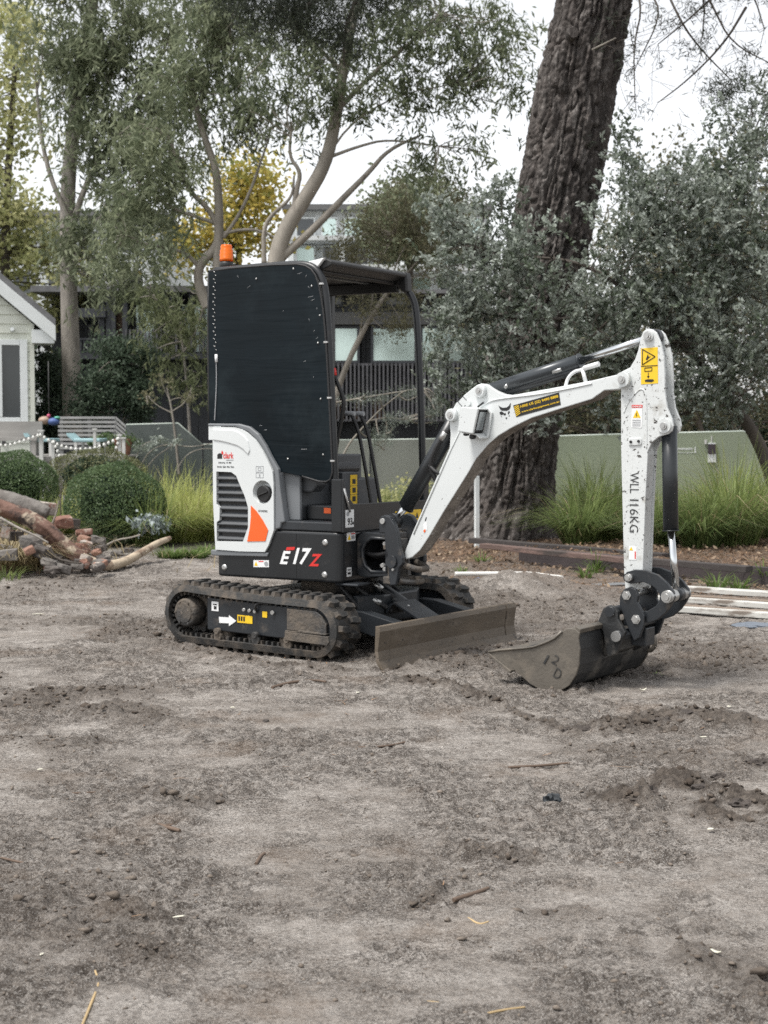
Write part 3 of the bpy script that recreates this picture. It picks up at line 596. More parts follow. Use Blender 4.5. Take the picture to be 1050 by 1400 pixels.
    decal('boom_foot_decal', M['sticker'], bo, [(.236, .745), (.258, .765), (.262, .72), (.240, .70)], yb, fB, .001); decal('boom_foot_print', M['orange'], bo, [(.238, .712), (.250, .722), (.252, .708), (.242, .700)], yb - .001, fB, .001)
    decal('boom_foot_mark', M['ink'], bo, [(.246, .765), (.254, .785), (.259, .783), (.251, .762)], yb, fB, .001)
    g = G(fB); pp = [(.452, 1.395), (.482, 1.424), (.517, 1.392), (.487, 1.362)]
    for i in range(4): a, b = pp[i], pp[(i + 1) % 4]; g.tube([(a[0], yb, a[1]), (b[0], yb, b[1])], .0018, 4)
    g.build('boom_outline_decal', M['ink'], bo)
    # work lamp in a white housing on the boom's side
    lm = [(.548, 1.366), (.650, 1.357), (.618, 1.228), (.525, 1.240)]
    lh = G(fB).prism(lm, -.168, -.152).build('lamp_housing', M['white'], root, .004)
    g = G(fB); e = lambda i, j: (lm[i], lm[j])
    g.prism([(.548, 1.366), (.650, 1.357), (.650, 1.349), (.546, 1.358)], -.1515, -.057); g.prism([(.548, 1.365), (.525, 1.241), (.533, 1.240), (.556, 1.364)], -.1515, -.057)
    g.prism([(.525, 1.240), (.618, 1.228), (.640, 1.210), (.640, 1.202), (.616, 1.220), (.525, 1.232)], -.135, -.057); g.prism([(.650, 1.357), (.672, 1.335), (.648, 1.205), (.636, 1.205), (.660, 1.330), (.645, 1.345)], -.070, -.057); g.build('housing_frame', M['white'], lh, .002)
    lf = G(fB)._add([(.640, -.150, 1.350), (.640, -.062, 1.350), (.612, -.062, 1.232), (.612, -.150, 1.232), (.600, -.150, 1.352), (.600, -.062, 1.352), (.572, -.062, 1.236), (.572, -.150, 1.236)], [[0, 1, 2, 3], [7, 6, 5, 4], [0, 4, 5, 1], [3, 2, 6, 7], [0, 3, 7, 4], [1, 5, 6, 2]]).build('lamp_body', M['ink'], lh, .004)
    G(fB)._add([(.6425, -.136, 1.338), (.6425, -.078, 1.338), (.618, -.078, 1.246), (.618, -.136, 1.246), (.630, -.136, 1.338), (.630, -.078, 1.338), (.606, -.078, 1.246), (.606, -.136, 1.246)], [[0, 1, 2, 3], [7, 6, 5, 4], [0, 4, 5, 1], [3, 2, 6, 7], [0, 3, 7, 4], [1, 5, 6, 2]]).build('lamp_lens', M['lens'], lh)
    g = G(fB); g.pin(.545, 1.226, -.13, -.10, .010, 8); g.pin(.578, 1.212, -.12, -.09, .013, 8); each(g, 'lamp_bolt', M['ink'], lh)
    # ---------------- cylinders
    def cyl(a, b, c, d, rb, rr, m, nm, y=0.0):
        P = lambda p: (p[0], y, p[1])
        o = G(fB).tube([P(a), P(b)], rb, 20).build(nm, m, root); G(fB).tube([P(b), (P(b)[0] * .985 + c[0] * .015, y, b[1] * .985 + c[1] * .015)], rb * 1.08, 20).build('gland', m, o)
        G(fB).tube([P(b), P(d)], rr, 16).build('rod', M['chrome'], o); G(fB).pin(d[0], d[1], y - .03, y + .03, rr * 2.0, 16).build('rod_eye', M['charcoal'], o); return o
    c = cyl((.422, 1.324), (.089, .833), (.04, .78), (.012, .757), .044, .019, M['cyl'], 'boom_cylinder', -.005)
    c2_ = cyl((.598, 1.447), (1.141, 1.589), (1.469, 1.675), (1.541, 1.696), .036, .019, M['cyl_grey'], 'arm_cylinder')
    c3 = cyl((1.628, 1.267), (1.641, .767), (1.655, .492), (1.676, .457), .037, .017, M['cyl'], 'bucket_cylinder')
    g = G(fB); g.tube(smooth([(.39, -.045, 1.25), (.33, -.06, 1.17), (.27, -.05, 1.06), (.30, -.03, .98)], 2), .014, 8); g.tube(smooth([(.27, -.05, 1.06), (.32, -.055, 1.02), (.36, -.03, 1.01)], 2), .011, 8); each(g, 'cylinder_hose', M['hose'], c)
    G(fB).tube([(.375, -.052, 1.235), (.348, -.058, 1.195)], .017, 8).build('hose_ferrule', M['steel'], c)
    g = G(fB); g.tube(smooth([(1.070, -.02, 1.455), (1.083, -.02, 1.505), (1.120, -.02, 1.538), (1.165, -.02, 1.545), (1.19, -.02, 1.556), (1.255, -.02, 1.572)], 2), .009, 8); g.tube([(1.165, -.02, 1.552), (1.185, -.02, 1.484)], .010, 8); g.tube([(1.175, -.02, 1.552), (1.258, -.02, 1.572)], .013, 8); each(g, 'hydraulic_pipe', M['sticker'], c2_)
    g = G(fB); g.tube([(1.005, -.03, 1.536), (1.055, -.03, 1.550)], .010, 8); g.tube([(.725, -.03, 1.462), (.74, -.03, 1.478)], .010, 8); each(g, 'pipe_fitting', M['steel'], c2_)
    G(fB).tube([(.72, 0, 1.440), (1.15, -.0, 1.552)], .020, 10).build('cylinder_pipe', M['cyl'], c2_)
    g = G(fB)
    for k in range(22): z = 1.20 - k * .02; g.tube([(1.598 + .0006 * k, .02, z), (1.598 + .0006 * k, .02, z - .012)], .013, 7)
    g.build('spiral_hose_sleeve', M['hose'], c3)['kind'] = 'stuff'
    # ---------------- arm
    arm = [(1.539, 1.731), (1.562, 1.726), (1.580, 1.710), (1.603, 1.661), (1.620, 1.593), (1.626, 1.506), (1.627, 1.428), (1.640, 1.351), (1.665, 1.298), (1.671, 1.268), (1.664, 1.243), (1.645, 1.228), (1.597, 1.215), (1.56, 1.186), (1.542, 1.147), (1.531, .912), (1.521, .576), (1.514, .475), (1.427, .475), (1.42, .561), (1.398, 1.165), (1.395, 1.455), (1.372, 1.470), (1.367, 1.500), (1.385, 1.524), (1.443, 1.549), (1.470, 1.59), (1.485, 1.630), (1.498, 1.690), (1.514, 1.722)]
    ao = G(fB).prism(arm, -.052, -.036).build('arm', M['white_worn'], root, .003)
    G(fB).prism(arm, .036, .052).build('arm_plate', M['white_worn'], ao, .003)
    G(fB).prism([(1.400, 1.44), (1.49, 1.44), (1.52, 1.30), (1.535, 1.13), (1.525, .912), (1.515, .576), (1.508, .485), (1.431, .485), (1.425, .561), (1.403, 1.165)], -.0358, .0358).build('arm_core', M['white_worn'], ao)
    g = G(fB); 
    for x, z, r in ((1.541, 1.696, .026), (1.630, 1.267, .034)): g.tube([(x, -.05, z), (x, -.064, z)], r, 22)
    each(g, 'arm_boss', M['white_worn'], ao)
    g = G(fB)
    for x, z, r in ((1.541, 1.696, .019), (1.630, 1.267, .017)): g.pin(x, z, -.074, .06, r, 16); g.pin(x, z, -.080, -.074, r * .6, 6)
    each(g, 'arm_pin', M['steel'], ao)
    ya = -.0525
    G(fB).tube([(x, ya + .001, z) for x, z in smooth([(1.412, 1.33), (1.435, 1.382), (1.478, 1.430), (1.505, 1.448), (1.530, 1.428), (1.535, 1.30), (1.535, 1.16)], 2)], .004, 6).build('weld_seam', M['white_worn'], ao)
    ysd = [(1.501, 1.638), (1.588, 1.642), (1.592, 1.470), (1.503, 1.466)]; decal('crush_warning_decal', M['yellow'], ao, ysd, ya, fB, .001)
    g = G(fB); T = [(1.509, 1.560), (1.509, 1.634), (1.576, 1.597)]
    for i in range(3): a, b = T[i], T[(i + 1) % 3]; g.tube([(a[0], ya - .0015, a[1]), (b[0], ya - .0015, b[1])], .0024, 4)
    g.tube([(1.502, ya - .0015, 1.553), (1.589, ya - .0015, 1.555)], .002, 4); g.prism([(1.527, 1.585), (1.538, 1.610), (1.543, 1.596), (1.552, 1.600), (1.540, 1.588), (1.534, 1.580)], ya - .0022, ya - .001)
    for (a, b) in (((1.522, 1.544), (1.560, 1.546)), ((1.522, 1.528), (1.560, 1.530)), ((1.522, 1.528), (1.522, 1.544)), ((1.560, 1.530), (1.560, 1.546)), ((1.541, 1.522), (1.541, 1.500))): g.tube([(a[0], ya - .0015, a[1]), (b[0], ya - .0015, b[1])], .002, 4)
    g.prism([(1.534, 1.505), (1.548, 1.505), (1.541, 1.494)], ya - .0022, ya - .001); g.prism([(1.522, 1.486), (1.535, 1.490), (1.566, 1.490), (1.572, 1.482), (1.560, 1.476), (1.526, 1.478)], ya - .0022, ya - .001); g.build('crush_warning_print', M['ink'], ao)
    decal('danger_decal', M['sticker'], ao, [(1.455, 1.352), (1.510, 1.352), (1.509, 1.258), (1.453, 1.260)], ya, fB, .001); decal('danger_bar', M['red'], ao, [(1.455, 1.368), (1.512, 1.368), (1.511, 1.353), (1.455, 1.353)], ya, fB, .001)
    decal('danger_triangle', M['yellow'], ao, [(1.462, 1.306), (1.503, 1.306), (1.4825, 1.346)], ya - .001, fB, .001); decal('danger_bolt', M['ink'], ao, [(1.480, 1.310), (1.486, 1.318), (1.481, 1.322), (1.486, 1.336), (1.476, 1.320), (1.482, 1.317)], ya - .002, fB, .001)
    text('danger_lettering', 'DANGER', M['sticker'], ao, (1.459, ya - .0012, 1.356), (.049, 0, 0), (0, 0, .009), fr=fB); g = G(fB)
    for k in range(4): g.box(1.459, 1.503, ya - .002, ya - .001, 1.266 + .009 * k, 1.270 + .009 * k)
    g.build('danger_print', M['greyink'], ao)
    pl_ = G(fB).prism([(1.444, 1.172), (1.505, 1.174), (1.511, 1.182), (1.510, 1.204), (1.504, 1.211), (1.446, 1.208), (1.440, 1.200), (1.440, 1.180)], ya - .006, ya).build('bolted_plate', M['white_worn'], ao, .003)
    g = G(fB); g.pin(1.455, 1.19, ya - .011, ya, .007, 8); g.pin(1.496, 1.193, ya - .011, ya, .007, 8); each(g, 'plate_bolt', M['ink'], ao)
    for b_, za, zb in (('WLL', 1.043, .942), ('1', .912, .906), ('16', .888, .838), ('KG', .828, .752)): text('load_lettering', b_, M['ink'], ao, (1.449, ya - .0003, za), (0, 0, zb - za), (.046, 0, 0), fr=fB, bold=-.01)
    decal('lift_decal', M['sticker'], ao, [(1.447, .684), (1.488, .684), (1.488, .618), (1.447, .618)], ya, fB, .001); decal('lift_triangle', M['yellow'], ao, [(1.449, .664), (1.469, .664), (1.459, .682)], ya - .001, fB, .001); decal('lift_bar', M['red'], ao, [(1.478, .660), (1.484, .660), (1.484, .624), (1.478, .624)], ya - .001, fB, .001)
    # ---------------- linkage, coupler, bucket
    link_o = [(1.442, .532), (1.453, .561), (1.497, .575), (1.553, .575), (1.619, .557), (1.668, .52), (1.701, .482), (1.707, .453), (1.691, .417), (1.664, .38), (1.621, .342), (1.566, .32), (1.544, .341), (1.535, .376), (1.566, .38), (1.609, .406), (1.626, .427), (1.631, .453), (1.62, .482), (1.586, .505), (1.542, .518), (1.509, .512), (1.476, .505), (1.453, .51)]
    for y0 in (-.092, .072): G(fB).prism(link_o, y0, y0 + .020).build('curved_link', M['charcoal'], root, .003)
    coup = [(1.45, .478), (1.483, .493), (1.517, .482), (1.528, .452), (1.523, .422), (1.562, .359), (1.56, .313), (1.536, .251), (1.508, .233), (1.486, .272), (1.451, .346), (1.428, .405), (1.431, .446)]
    cp_ = G(fB).prism(coup, -.114, -.094).build('quick_coupler', M['charcoal'], root, .004); G(fB).prism(coup, .094, .114).build('coupler_plate', M['charcoal'], cp_, .004)
    g = G(fB); g.box(1.44, 1.53, -.094, .094, .30, .34); g.box(1.46, 1.54, -.05, .05, .20, .29); g.build('coupler_body', M['charcoal'], cp_, .006)
    g = G(fB)
    for x, z, r in ((1.475, .537, .018), (1.676, .457, .026), (1.467, .451, .024), (1.519, .338, .024)):
        g.pin(x, z, -.126, .12, r * .62, 14); g.pin(x, z, -.120, -.090, r, 6 if r == .024 else 16)
    g.pin(1.676, .457, -.112, .10, .030, 18); each(g, 'link_pin', M['steel'], cp_)
    g = G(fB); g.pin(1.463, .535, -.10, .10, .022, 16); g.build('arm_link_pin', M['charcoal'], cp_)
    ear = [(1.359, .383), (1.388, .4), (1.421, .397), (1.438, .373), (1.439, .338), (1.479, .275), (1.468, .249), (1.429, .164), (1.384, .145), (1.375, .19), (1.36, .267), (1.330, .315)]
    bp_ = [(.872, .142), (.973, .080), (1.023, .068), (1.087, .024), (1.143, .003), (1.19, .000), (1.24, .005), (1.275, .018), (1.301, .035), (1.334, .086), (1.351, .136), (1.356, .211), (1.350, .262), (1.336, .303)]
    inn = [(1.322, .297), (1.337, .258), (1.343, .211), (1.338, .14), (1.322, .093), (1.293, .046), (1.27, .031), (1.237, .018), (1.19, .013), (1.146, .016), (1.094, .036), (1.03, .080), (.980, .091), (.880, .148)]
    sh_ = G(fB); nn = len(bp_)
    sh_.prism(bp_ + inn, -.372, .372); bu = sh_.build('bucket', M['bucket_back'], root, .002, 1)
    side = [(.854, .153), (.916, .167), (1.051, .188), (1.110, .200), (1.156, .218), (1.195, .235), (1.224, .251), (1.265, .288), (1.292, .305), (1.333, .307), (1.358, .288), (1.352, .258), (1.360, .211), (1.355, .133), (1.338, .083), (1.304, .032), (1.275, .013), (1.24, .001), (1.19, -.004), (1.143, -.002), (1.087, .020), (1.023, .064), (1.002, .076), (.973, .072), (.872, .136)]
    for y0 in (-.382, .370): G(fB).prism(side, y0, y0 + .012).build('bucket_side', M['bucket'], bu, .0025)
    G(fB).prism([(.850, .156), (.985, .072), (.975, .062), (.862, .134)], -.388, .388).build('bucket_lip', M['bucket'], bu, .003)
    for y0 in (-.388, .380): G(fB).tube([(x, y0 + .004, z + .002) for x, z in side[:8]], .0065, 6).build('side_rim', M['bucket'], bu)
    G(fB).prism([(1.275, .300), (1.335, .318), (1.360, .306), (1.352, .284), (1.30, .288)], -.372, .372).build('top_beam', M['bucket'], bu, .004)
    for y0 in (-.150, .120): G(fB).prism(ear, y0, y0 + .026).build('bucket_ear', M['bucket_back'], bu, .004)
    G(fB).prism([(1.33, .30), (1.40, .25), (1.40, .17), (1.345, .14)], -.124, .124).build('back_plate', M['bucket_back'], bu, .004)
    g = G(fB); g.pin(1.399, .370, -.162, .16, .024, 16); g.pin(1.439, .255, -.165, .16, .027, 18); each(g, 'bucket_pin', M['charcoal'], bu)
    g = G(fB); g.tube([(1.439, -.172, .255), (1.439, -.160, .255)], .026, 18); g.pin(1.414, .358, -.160, -.150, .006, 6); each(g, 'pin_ring', M['steel'], bu)
    g = G(fB); g.tube(smooth([(1.372, -.372 + .70, .20), (1.40, .335, .20), (1.405, .335, .15), (1.38, .335, .12), (1.36, .335, .12)], 2), .011, 8); g.build('lifting_eye', M['bucket'], bu)
    yt = -.3825
    for nm, b, (x, z), w, h in (('weld_digit', '1', (1.163, .128), .010, .050), ('weld_digit', '2', (1.205, .138), .034, .046), ('weld_letter', 'D', (1.215, .072), .036, .050)):
        cu = text(nm, b, M['bucket_back'], bu, (x, yt, z), (w * .86, 0, -w * .5), (h * .5, 0, h * .86), fr=fB, ext=.003, bold=-.012)
    return root
build_excavator()

# ================================================================== GROUND
EDGE_A, EDGE_B = gp(709, 769), gp(1052, 801)          # foot of the garden edging
_ed = (EDGE_B - EDGE_A).normalized(); _en = Vector((-_ed.y, _ed.x, 0))
if _en.y < 0: _en = -_en
def seg_dist(x, y, pts):
    best = np.full(np.shape(x), 1e9)
    for a, b in zip(pts, pts[1:]):
        ax, ay, bx, by = a[0], a[1], b[0], b[1]; dx, dy = bx - ax, by - ay; L2 = dx * dx + dy * dy + 1e-9
        t = np.clip(((x - ax) * dx + (y - ay) * dy) / L2, 0, 1); best = np.minimum(best, np.hypot(x - ax - t * dx, y - ay - t * dy))
    return best
def sstep(a, b, x): t = np.clip((x - a) / (b - a), 0, 1); return t * t * (3 - 2 * t)
RUTS = [([gp(565, 932), gp(640, 945), gp(700, 968), gp(790, 1000)], .085, 1.0), ([gp(790, 990), gp(870, 985), gp(930, 975), gp(1000, 985), gp(1080, 990)], .16, 1.0), ([gp(845, 1085), gp(930, 1075), gp(1000, 1100), gp(1090, 1105)], .17, 1.1), ([gp(770, 1020), gp(880, 1030), gp(1060, 1040)], .16, .45),
        ([gp(20, 850), gp(140, 845)], .35, .35), ([gp(40, 965), gp(90, 955), gp(150, 950)], .30, .8), ([gp(150, 975), gp(230, 992)], .20, .7), ([gp(0, 1015), gp(90, 1022), gp(130, 1015)], .12, .6), ([gp(200, 1080), gp(280, 1095)], .10, .5), ([gp(700, 1250), gp(760, 1240)], .09, .5), ([gp(150, 1240), gp(220, 1255)], .10, .55), ([gp(640, 830), gp(780, 830), gp(880, 880)], .45, .6), ([gp(960, 1310), gp(1080, 1350)], .12, .7), ([gp(180, 1290), gp(230, 1310)], .08, .5), ([gp(640, 1160), gp(730, 1170)], .05, .6), ([gp(250, 885), gp(360, 908), gp(470, 915)], .10, .7), ([gp(560, 1240), gp(600, 1215)], .05, .7), ([gp(900, 900), gp(1050, 900)], .35, .45), ([gp(515, 916), gp(610, 902), gp(712, 880)], .07, .9), ([gp(765, 946), gp(830, 928), gp(885, 905)], .10, .55), ([gp(300, 800), gp(120, 800), gp(20, 812)], .4, .5)]
FOOT = [(915, 1083, .10, .07), (955, 1091, .09, .06), (1010, 1103, .08, .06)]
MOUND = gp(705, 815); HEAP = Vector((-3.45, 13.75, 0))
def ground_fields(x, y):
    wet = np.zeros(np.shape(x))
    for pts, w, s in RUTS:
        wet = np.maximum(wet, s * (1 - sstep(.35, 1.15, seg_dist(x, y, pts) / w + 1.5 * (fbm(x * 4.2, y * 4.2, 4, 5) - .47))))
    patch = sstep(.50, .68, fbm(x * .75 + 3, y * .75, 5, 9)); wet = np.maximum(wet, .55 * patch * sstep(2.6, 4.5, y))
    s = (x - EDGE_A.x) * _en.x + (y - EDGE_A.y) * _en.y; al = (x - EDGE_A.x) * _ed.x + (y - EDGE_A.y) * _ed.y
    bed = sstep(-.02, .10, s) * sstep(-1.0, .15, al)
    mulch = np.maximum(bed, (1 - sstep(.8, 1.6, np.hypot((x - 1.0) / 1.5, (y - 15.6) / 1.5))) * sstep(12.2, 13.6, y + .5 * fbm(x * 2, y * 2, 3, 2)))
    mulch = np.maximum(mulch, .55 * sstep(11.0, 12.2, y + .3 * x + .8 * (fbm(x * 2, y * 2, 3, 4) - .5)) * sstep(.2, 1.0, x))
    green = sstep(14.6, 16.2, y + .8 * (fbm(x * 1.3, y * 1.3, 3, 14) - .5)) * sstep(.6, -.2, x)
    for px_, py_, rx_, ry_ in FOOT:
        q_ = gp(px_, py_); wet = wet * (1 - sstep(1.25, .75, np.hypot((x - q_.x) / rx_, (y - q_.y) / ry_)))
    return wet, bed, mulch, green
def crumb(x, y): return np.clip(sstep(.46, .60, fbm(x * 1.5 + 7, y * 2.1, 5, 33)) * .8 + .6 * sstep(.5, .64, fbm(x * 6.5, y * 8.5, 4, 35)), 0, 1)
def ground_z(x, y, fine=True):
    x = np.asarray(x, float); y = np.asarray(y, float)
    wet, bed, mulch, green = ground_fields(x, y)
    mach = 1 - sstep(.7, 1.25, np.hypot((x - .1) / 1.35, (y - 8.5) / 1.2)) * 1.0
    z = (fbm(x * .55, y * .55, 3, 1) - .5) * .05 * (1 - mach) + (fbm(x * 2.6, y * 2.6, 3, 3) - .5) * .020 * (1 - .6 * mach)
    z = z + .16 * np.exp(-(((x - MOUND.x) / .55) ** 2 + ((y - MOUND.y) / .42) ** 2)) * (.7 + .6 * fbm(x * 5, y * 5, 3, 8)) + .30 * np.exp(-(((x - HEAP.x) / 1.0) ** 2 + ((y - HEAP.y) / .55) ** 2)) + .13 * bed
    if fine:
        cr = crumb(x, y)
        z = z + (ridge(x * 6, y * 6, 3, 6) - .55) * .010 + cr * ((ridge(x * 13, y * 13, 3, 16) - .55) * .030 + (fbm(x * 34, y * 34, 3, 12) - .5) * .034) + wet * ((ridge(x * 5.5 + fbm(x * 9, y * 9, 2, 77), y * 5.5, 4, 7) - .5) * .085 + (ridge(x * 16, y * 16, 4, 13) - .5) * .045 + .006)
    return z - .004
def gz(x, y): return float(ground_z(np.array([x]), np.array([y]), False)[0])

def soil_mat():
    m = bpy.data.materials.new('bare_sandy_soil'); m.use_nodes = True; nt = m.node_tree; L = nt.links.new; p = nt.nodes['Principled BSDF']; p.inputs['Roughness'].default_value = .95; p.inputs['Specular IOR Level'].default_value = .25
    tc = node(nt, 'ShaderNodeTexCoord'); V = tc.outputs['Object']
    def noise(sc, det=6, ro=.6, dist=0.0):
        n = node(nt, 'ShaderNodeTexNoise'); n.inputs['Scale'].default_value = sc; n.inputs['Detail'].default_value = det; n.inputs['Roughness'].default_value = ro; n.inputs['Distortion'].default_value = dist; L(V, n.inputs['Vector']); return n.outputs['Fac']
    def rng_(src, a, b, c=0.0, d=1.0):
        r = node(nt, 'ShaderNodeMapRange'); r.inputs['From Min'].default_value = a; r.inputs['From Max'].default_value = b; r.inputs['To Min'].default_value = c; r.inputs['To Max'].default_value = d; L(src, r.inputs['Value']); return r.outputs[0]
    def mix(f, a, b):
        x = node(nt, 'ShaderNodeMix', data_type='RGBA')
        for v, k in ((f, 'Factor'), (a, 'A'), (b, 'B')):
            if isinstance(v, tuple): x.inputs[k].default_value = (*v, 1)
            elif isinstance(v, float): x.inputs[k].default_value = v
            else: L(v, x.inputs[k])
        return x.outputs['Result']
    def math_(op, a, b):
        x = node(nt, 'ShaderNodeMath', operation=op)
        for i, v in enumerate((a, b)):
            if isinstance(v, float): x.inputs[i].default_value = v
            else: L(v, x.inputs[i])
        return x.outputs[0]
    def att(nm): a = node(nt, 'ShaderNodeAttribute'); a.attribute_name = nm; return a.outputs['Fac']
    pale, mid, dark = (.54, .50, .46), (.270, .236, .206), (.042, .034, .028)
    big = rng_(noise(1.3, 10, .70, .3), .42, .58); med = rng_(noise(7.0, 9, .72), .42, .58); fine = rng_(noise(48, 6, .75), .43, .57)
    c = mix(math_('ADD', math_('MULTIPLY', big, .40), math_('MULTIPLY', med, .60)), mid, pale)
    c = mix(math_('MULTIPLY', fine, .42), c, mid)
    cr = att('crumb'); c = mix(math_('MULTIPLY', math_('ADD', math_('MULTIPLY', cr, .62), .20), rng_(noise(22, 9, .78), .46, .55)), c, dark)
    c = mix(math_('MULTIPLY', cr, .30), c, (.115, .097, .083))
    c = mix(math_('MULTIPLY', rng_(noise(58, 6, .75), .53, .59), math_('ADD', math_('MULTIPLY', cr, .4), .42)), c, dark); pk = rng_(noise(2.7, 7, .66, .5), .40, .60, .18, 1.0); c = mix(math_('MULTIPLY', rng_(noise(88, 5, .75), .50, .56), math_('MULTIPLY', pk, .62)), c, (.085, .070, .058)); c = mix(math_('MULTIPLY', rng_(noise(130, 4, .7), .53, .59), math_('MULTIPLY', pk, .85)), c, dark); c = mix(math_('MULTIPLY', rng_(noise(190, 3, .6), .55, .62), .60), c, (.50, .475, .445))
    c = mix(math_('MULTIPLY', rng_(noise(2.1, 5, .6), .56, .70), .34), c, (.20, .138, .092))
    c = mix(math_('MULTIPLY', att('wet'), .82), c, mix(rng_(noise(30, 6), .4, .62), (.056, .045, .037), (.150, .125, .104)))
    c = mix(att('mulch'), c, mix(rng_(noise(60, 6, .7), .38, .62), (.05, .036, .026), mix(rng_(noise(25, 4), .4, .6), (.20, .115, .068), (.24, .19, .15))))
    c = mix(math_('MULTIPLY', att('green'), .8), c, mix(rng_(noise(20, 5), .4, .6), (.03, .03, .02), (.08, .085, .04)))
    L(c, p.inputs['Base Color'])
    h = math_('ADD', math_('ADD', math_('MULTIPLY', noise(26, 8, .7), .8), math_('MULTIPLY', noise(95, 6, .7), .5)), math_('MULTIPLY', noise(260, 3, .6), .22))
    b = node(nt, 'ShaderNodeBump'); b.inputs['Strength'].default_value = 1.0; b.inputs['Distance'].default_value = .030; L(h, b.inputs['Height']); L(b.outputs[0], p.inputs['Normal'])
    return m
def build_ground():
    xs = list(np.arange(-1.7, 1.7, .0095)) + list(np.arange(1.7, 4.6, .02)) + list(-np.arange(1.71, 4.6, .02)); e = 4.6; st = .03
    while e < 260: xs += [e, -e]; e += st; st *= 1.16
    xs = np.array(sorted(xs))
    ys = [2.1]
    while ys[-1] < 16.5: ys.append(ys[-1] + .0032 * ys[-1])
    st = .1
    while ys[-1] < 420: ys.append(ys[-1] + st); st *= 1.13
    e = 2.1; st = .03; lo = []
    while e > -14: e -= st; st *= 1.25; lo.append(e)
    ys = np.array(lo[::-1] + ys); X, Y = np.meshgrid(xs, ys); Z = ground_z(X, Y); wet, bed, mulch, green = ground_fields(X, Y)
    ny, nx = X.shape; idx = np.arange(nx * ny).reshape(ny, nx); f = np.stack([idx[:-1, :-1], idx[:-1, 1:], idx[1:, 1:], idx[1:, :-1]], -1).reshape(-1, 4)
    o = raw('ground', np.stack([X, Y, Z], -1).reshape(-1, 3), f, soil_mat(), None, True, [('wet', 'POINT', wet.ravel()), ('mulch', 'POINT', mulch.ravel()), ('green', 'POINT', green.ravel()), ('crumb', 'POINT', crumb(X, Y).ravel())])
    setp(o, 'bare grey sandy soil yard with dark churned ruts', kind='structure')
build_ground()

# ================================================================== PLANT BUILDERS
def leafmat(nm, a, b, trans=.35, rough=.55): return mat(nm, a, rough, tint=b, trans=trans, spec=.3)
LM = dict(
 gum=leafmat('gum_leaf', (.135, .165, .098), (.315, .345, .225), .5), gum2=leafmat('dark_gum_leaf', (.105, .132, .078), (.255, .285, .180), .5),
 silver=leafmat('blue_grey_leaf', (.082, .108, .066), (.385, .420, .380), .3, .5), autumn=leafmat('autumn_leaf', (.29, .32, .10), (.66, .50, .13), .55),
 lime=leafmat('yellow_green_leaf', (.30, .33, .15), (.58, .56, .30), .55), olive=leafmat('olive_leaf', (.115, .118, .070), (.24, .225, .140), .45), box=leafmat('box_leaf', (.060, .100, .045), (.175, .240, .115), .4, .45),
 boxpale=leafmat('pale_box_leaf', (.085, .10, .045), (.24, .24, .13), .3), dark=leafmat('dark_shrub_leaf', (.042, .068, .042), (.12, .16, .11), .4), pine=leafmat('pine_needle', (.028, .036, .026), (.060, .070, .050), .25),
 grass=leafmat('tussock_blade', (.080, .122, .046), (.265, .325, .112), .45), grassy=leafmat('yellow_tussock_blade', (.17, .205, .06), (.42, .45, .15), .45), straw=leafmat('dry_straw', (.22, .17, .09), (.42, .36, .22), .2), weed=leafmat('weed_leaf', (.07, .12, .03), (.17, .24, .07), .4),
 needle=leafmat('fallen_needle', (.13, .075, .042), (.28, .18, .11), .0, .8), bark=mat('thicket_twig', (.10, .085, .07), .8, var=.3))
BARK = dict(
 gum=mat('smooth_gum_bark', (.26, .235, .20), .75, var=.28, vscale=5, bump=.15, bscale=25, stretch=(1, 1, .35), layers=(((.13, .11, .095), 4, .55, .14, .8),)), grey=mat('grey_rough_bark', (.29, .265, .235), .85, var=.35, vscale=9, bump=.5, bscale=30, stretch=(1, 1, .3)),
 dark=mat('dark_branch_bark', (.075, .063, .052), .85, var=.3, vscale=10, bump=.3, bscale=40),
 pine=mat('plated_pine_bark', (.058, .049, .044), .9, var=.5, vscale=9, bump=1.0, bscale=60, stretch=(1, 1, .32), layers=(((.155, .140, .130), 11, .53, .10, .95), ((.23, .21, .195), 30, .60, .05, .95), ((.085, .044, .033), 3.0, .62, .12, .95))))
def unit(n): v = rng.normal(size=(n, 3)); return v / np.linalg.norm(v, axis=1, keepdims=True)
def leaves(name, ctr, ln, wd, m, parent, droop=0.0, up=0.0, tint=None, loc=None, dirs=None):
    n = len(ctr); d = unit(n) * (1 - droop * .55); d[:, 2] -= droop; d[:, 2] += up
    if dirs is not None: d = dirs.copy()
    d /= np.linalg.norm(d, axis=1, keepdims=True)
    s = np.cross(d, unit(n)); s /= np.linalg.norm(s, axis=1, keepdims=True) + 1e-9; nn = np.cross(d, s)
    l = (ln * rng.uniform(.6, 1.25, n))[:, None]; w = (wd * rng.uniform(.7, 1.25, n))[:, None]
    off = np.array(loc or (0, 0, 0)); c = ctr - off
    v = np.stack([c - d * l * .5, c + s * w * .5 + nn * w * .18, c + d * l * .5, c - s * w * .5 + nn * w * .18], 1).reshape(-1, 3)
    f = np.arange(n * 4).reshape(-1, 4); t = rng.random(n) if tint is None else np.clip(tint + rng.normal(0, .16, n), 0, 1)
    return raw(name, v, f, m, parent, False, [('tint', 'FACE', t)])
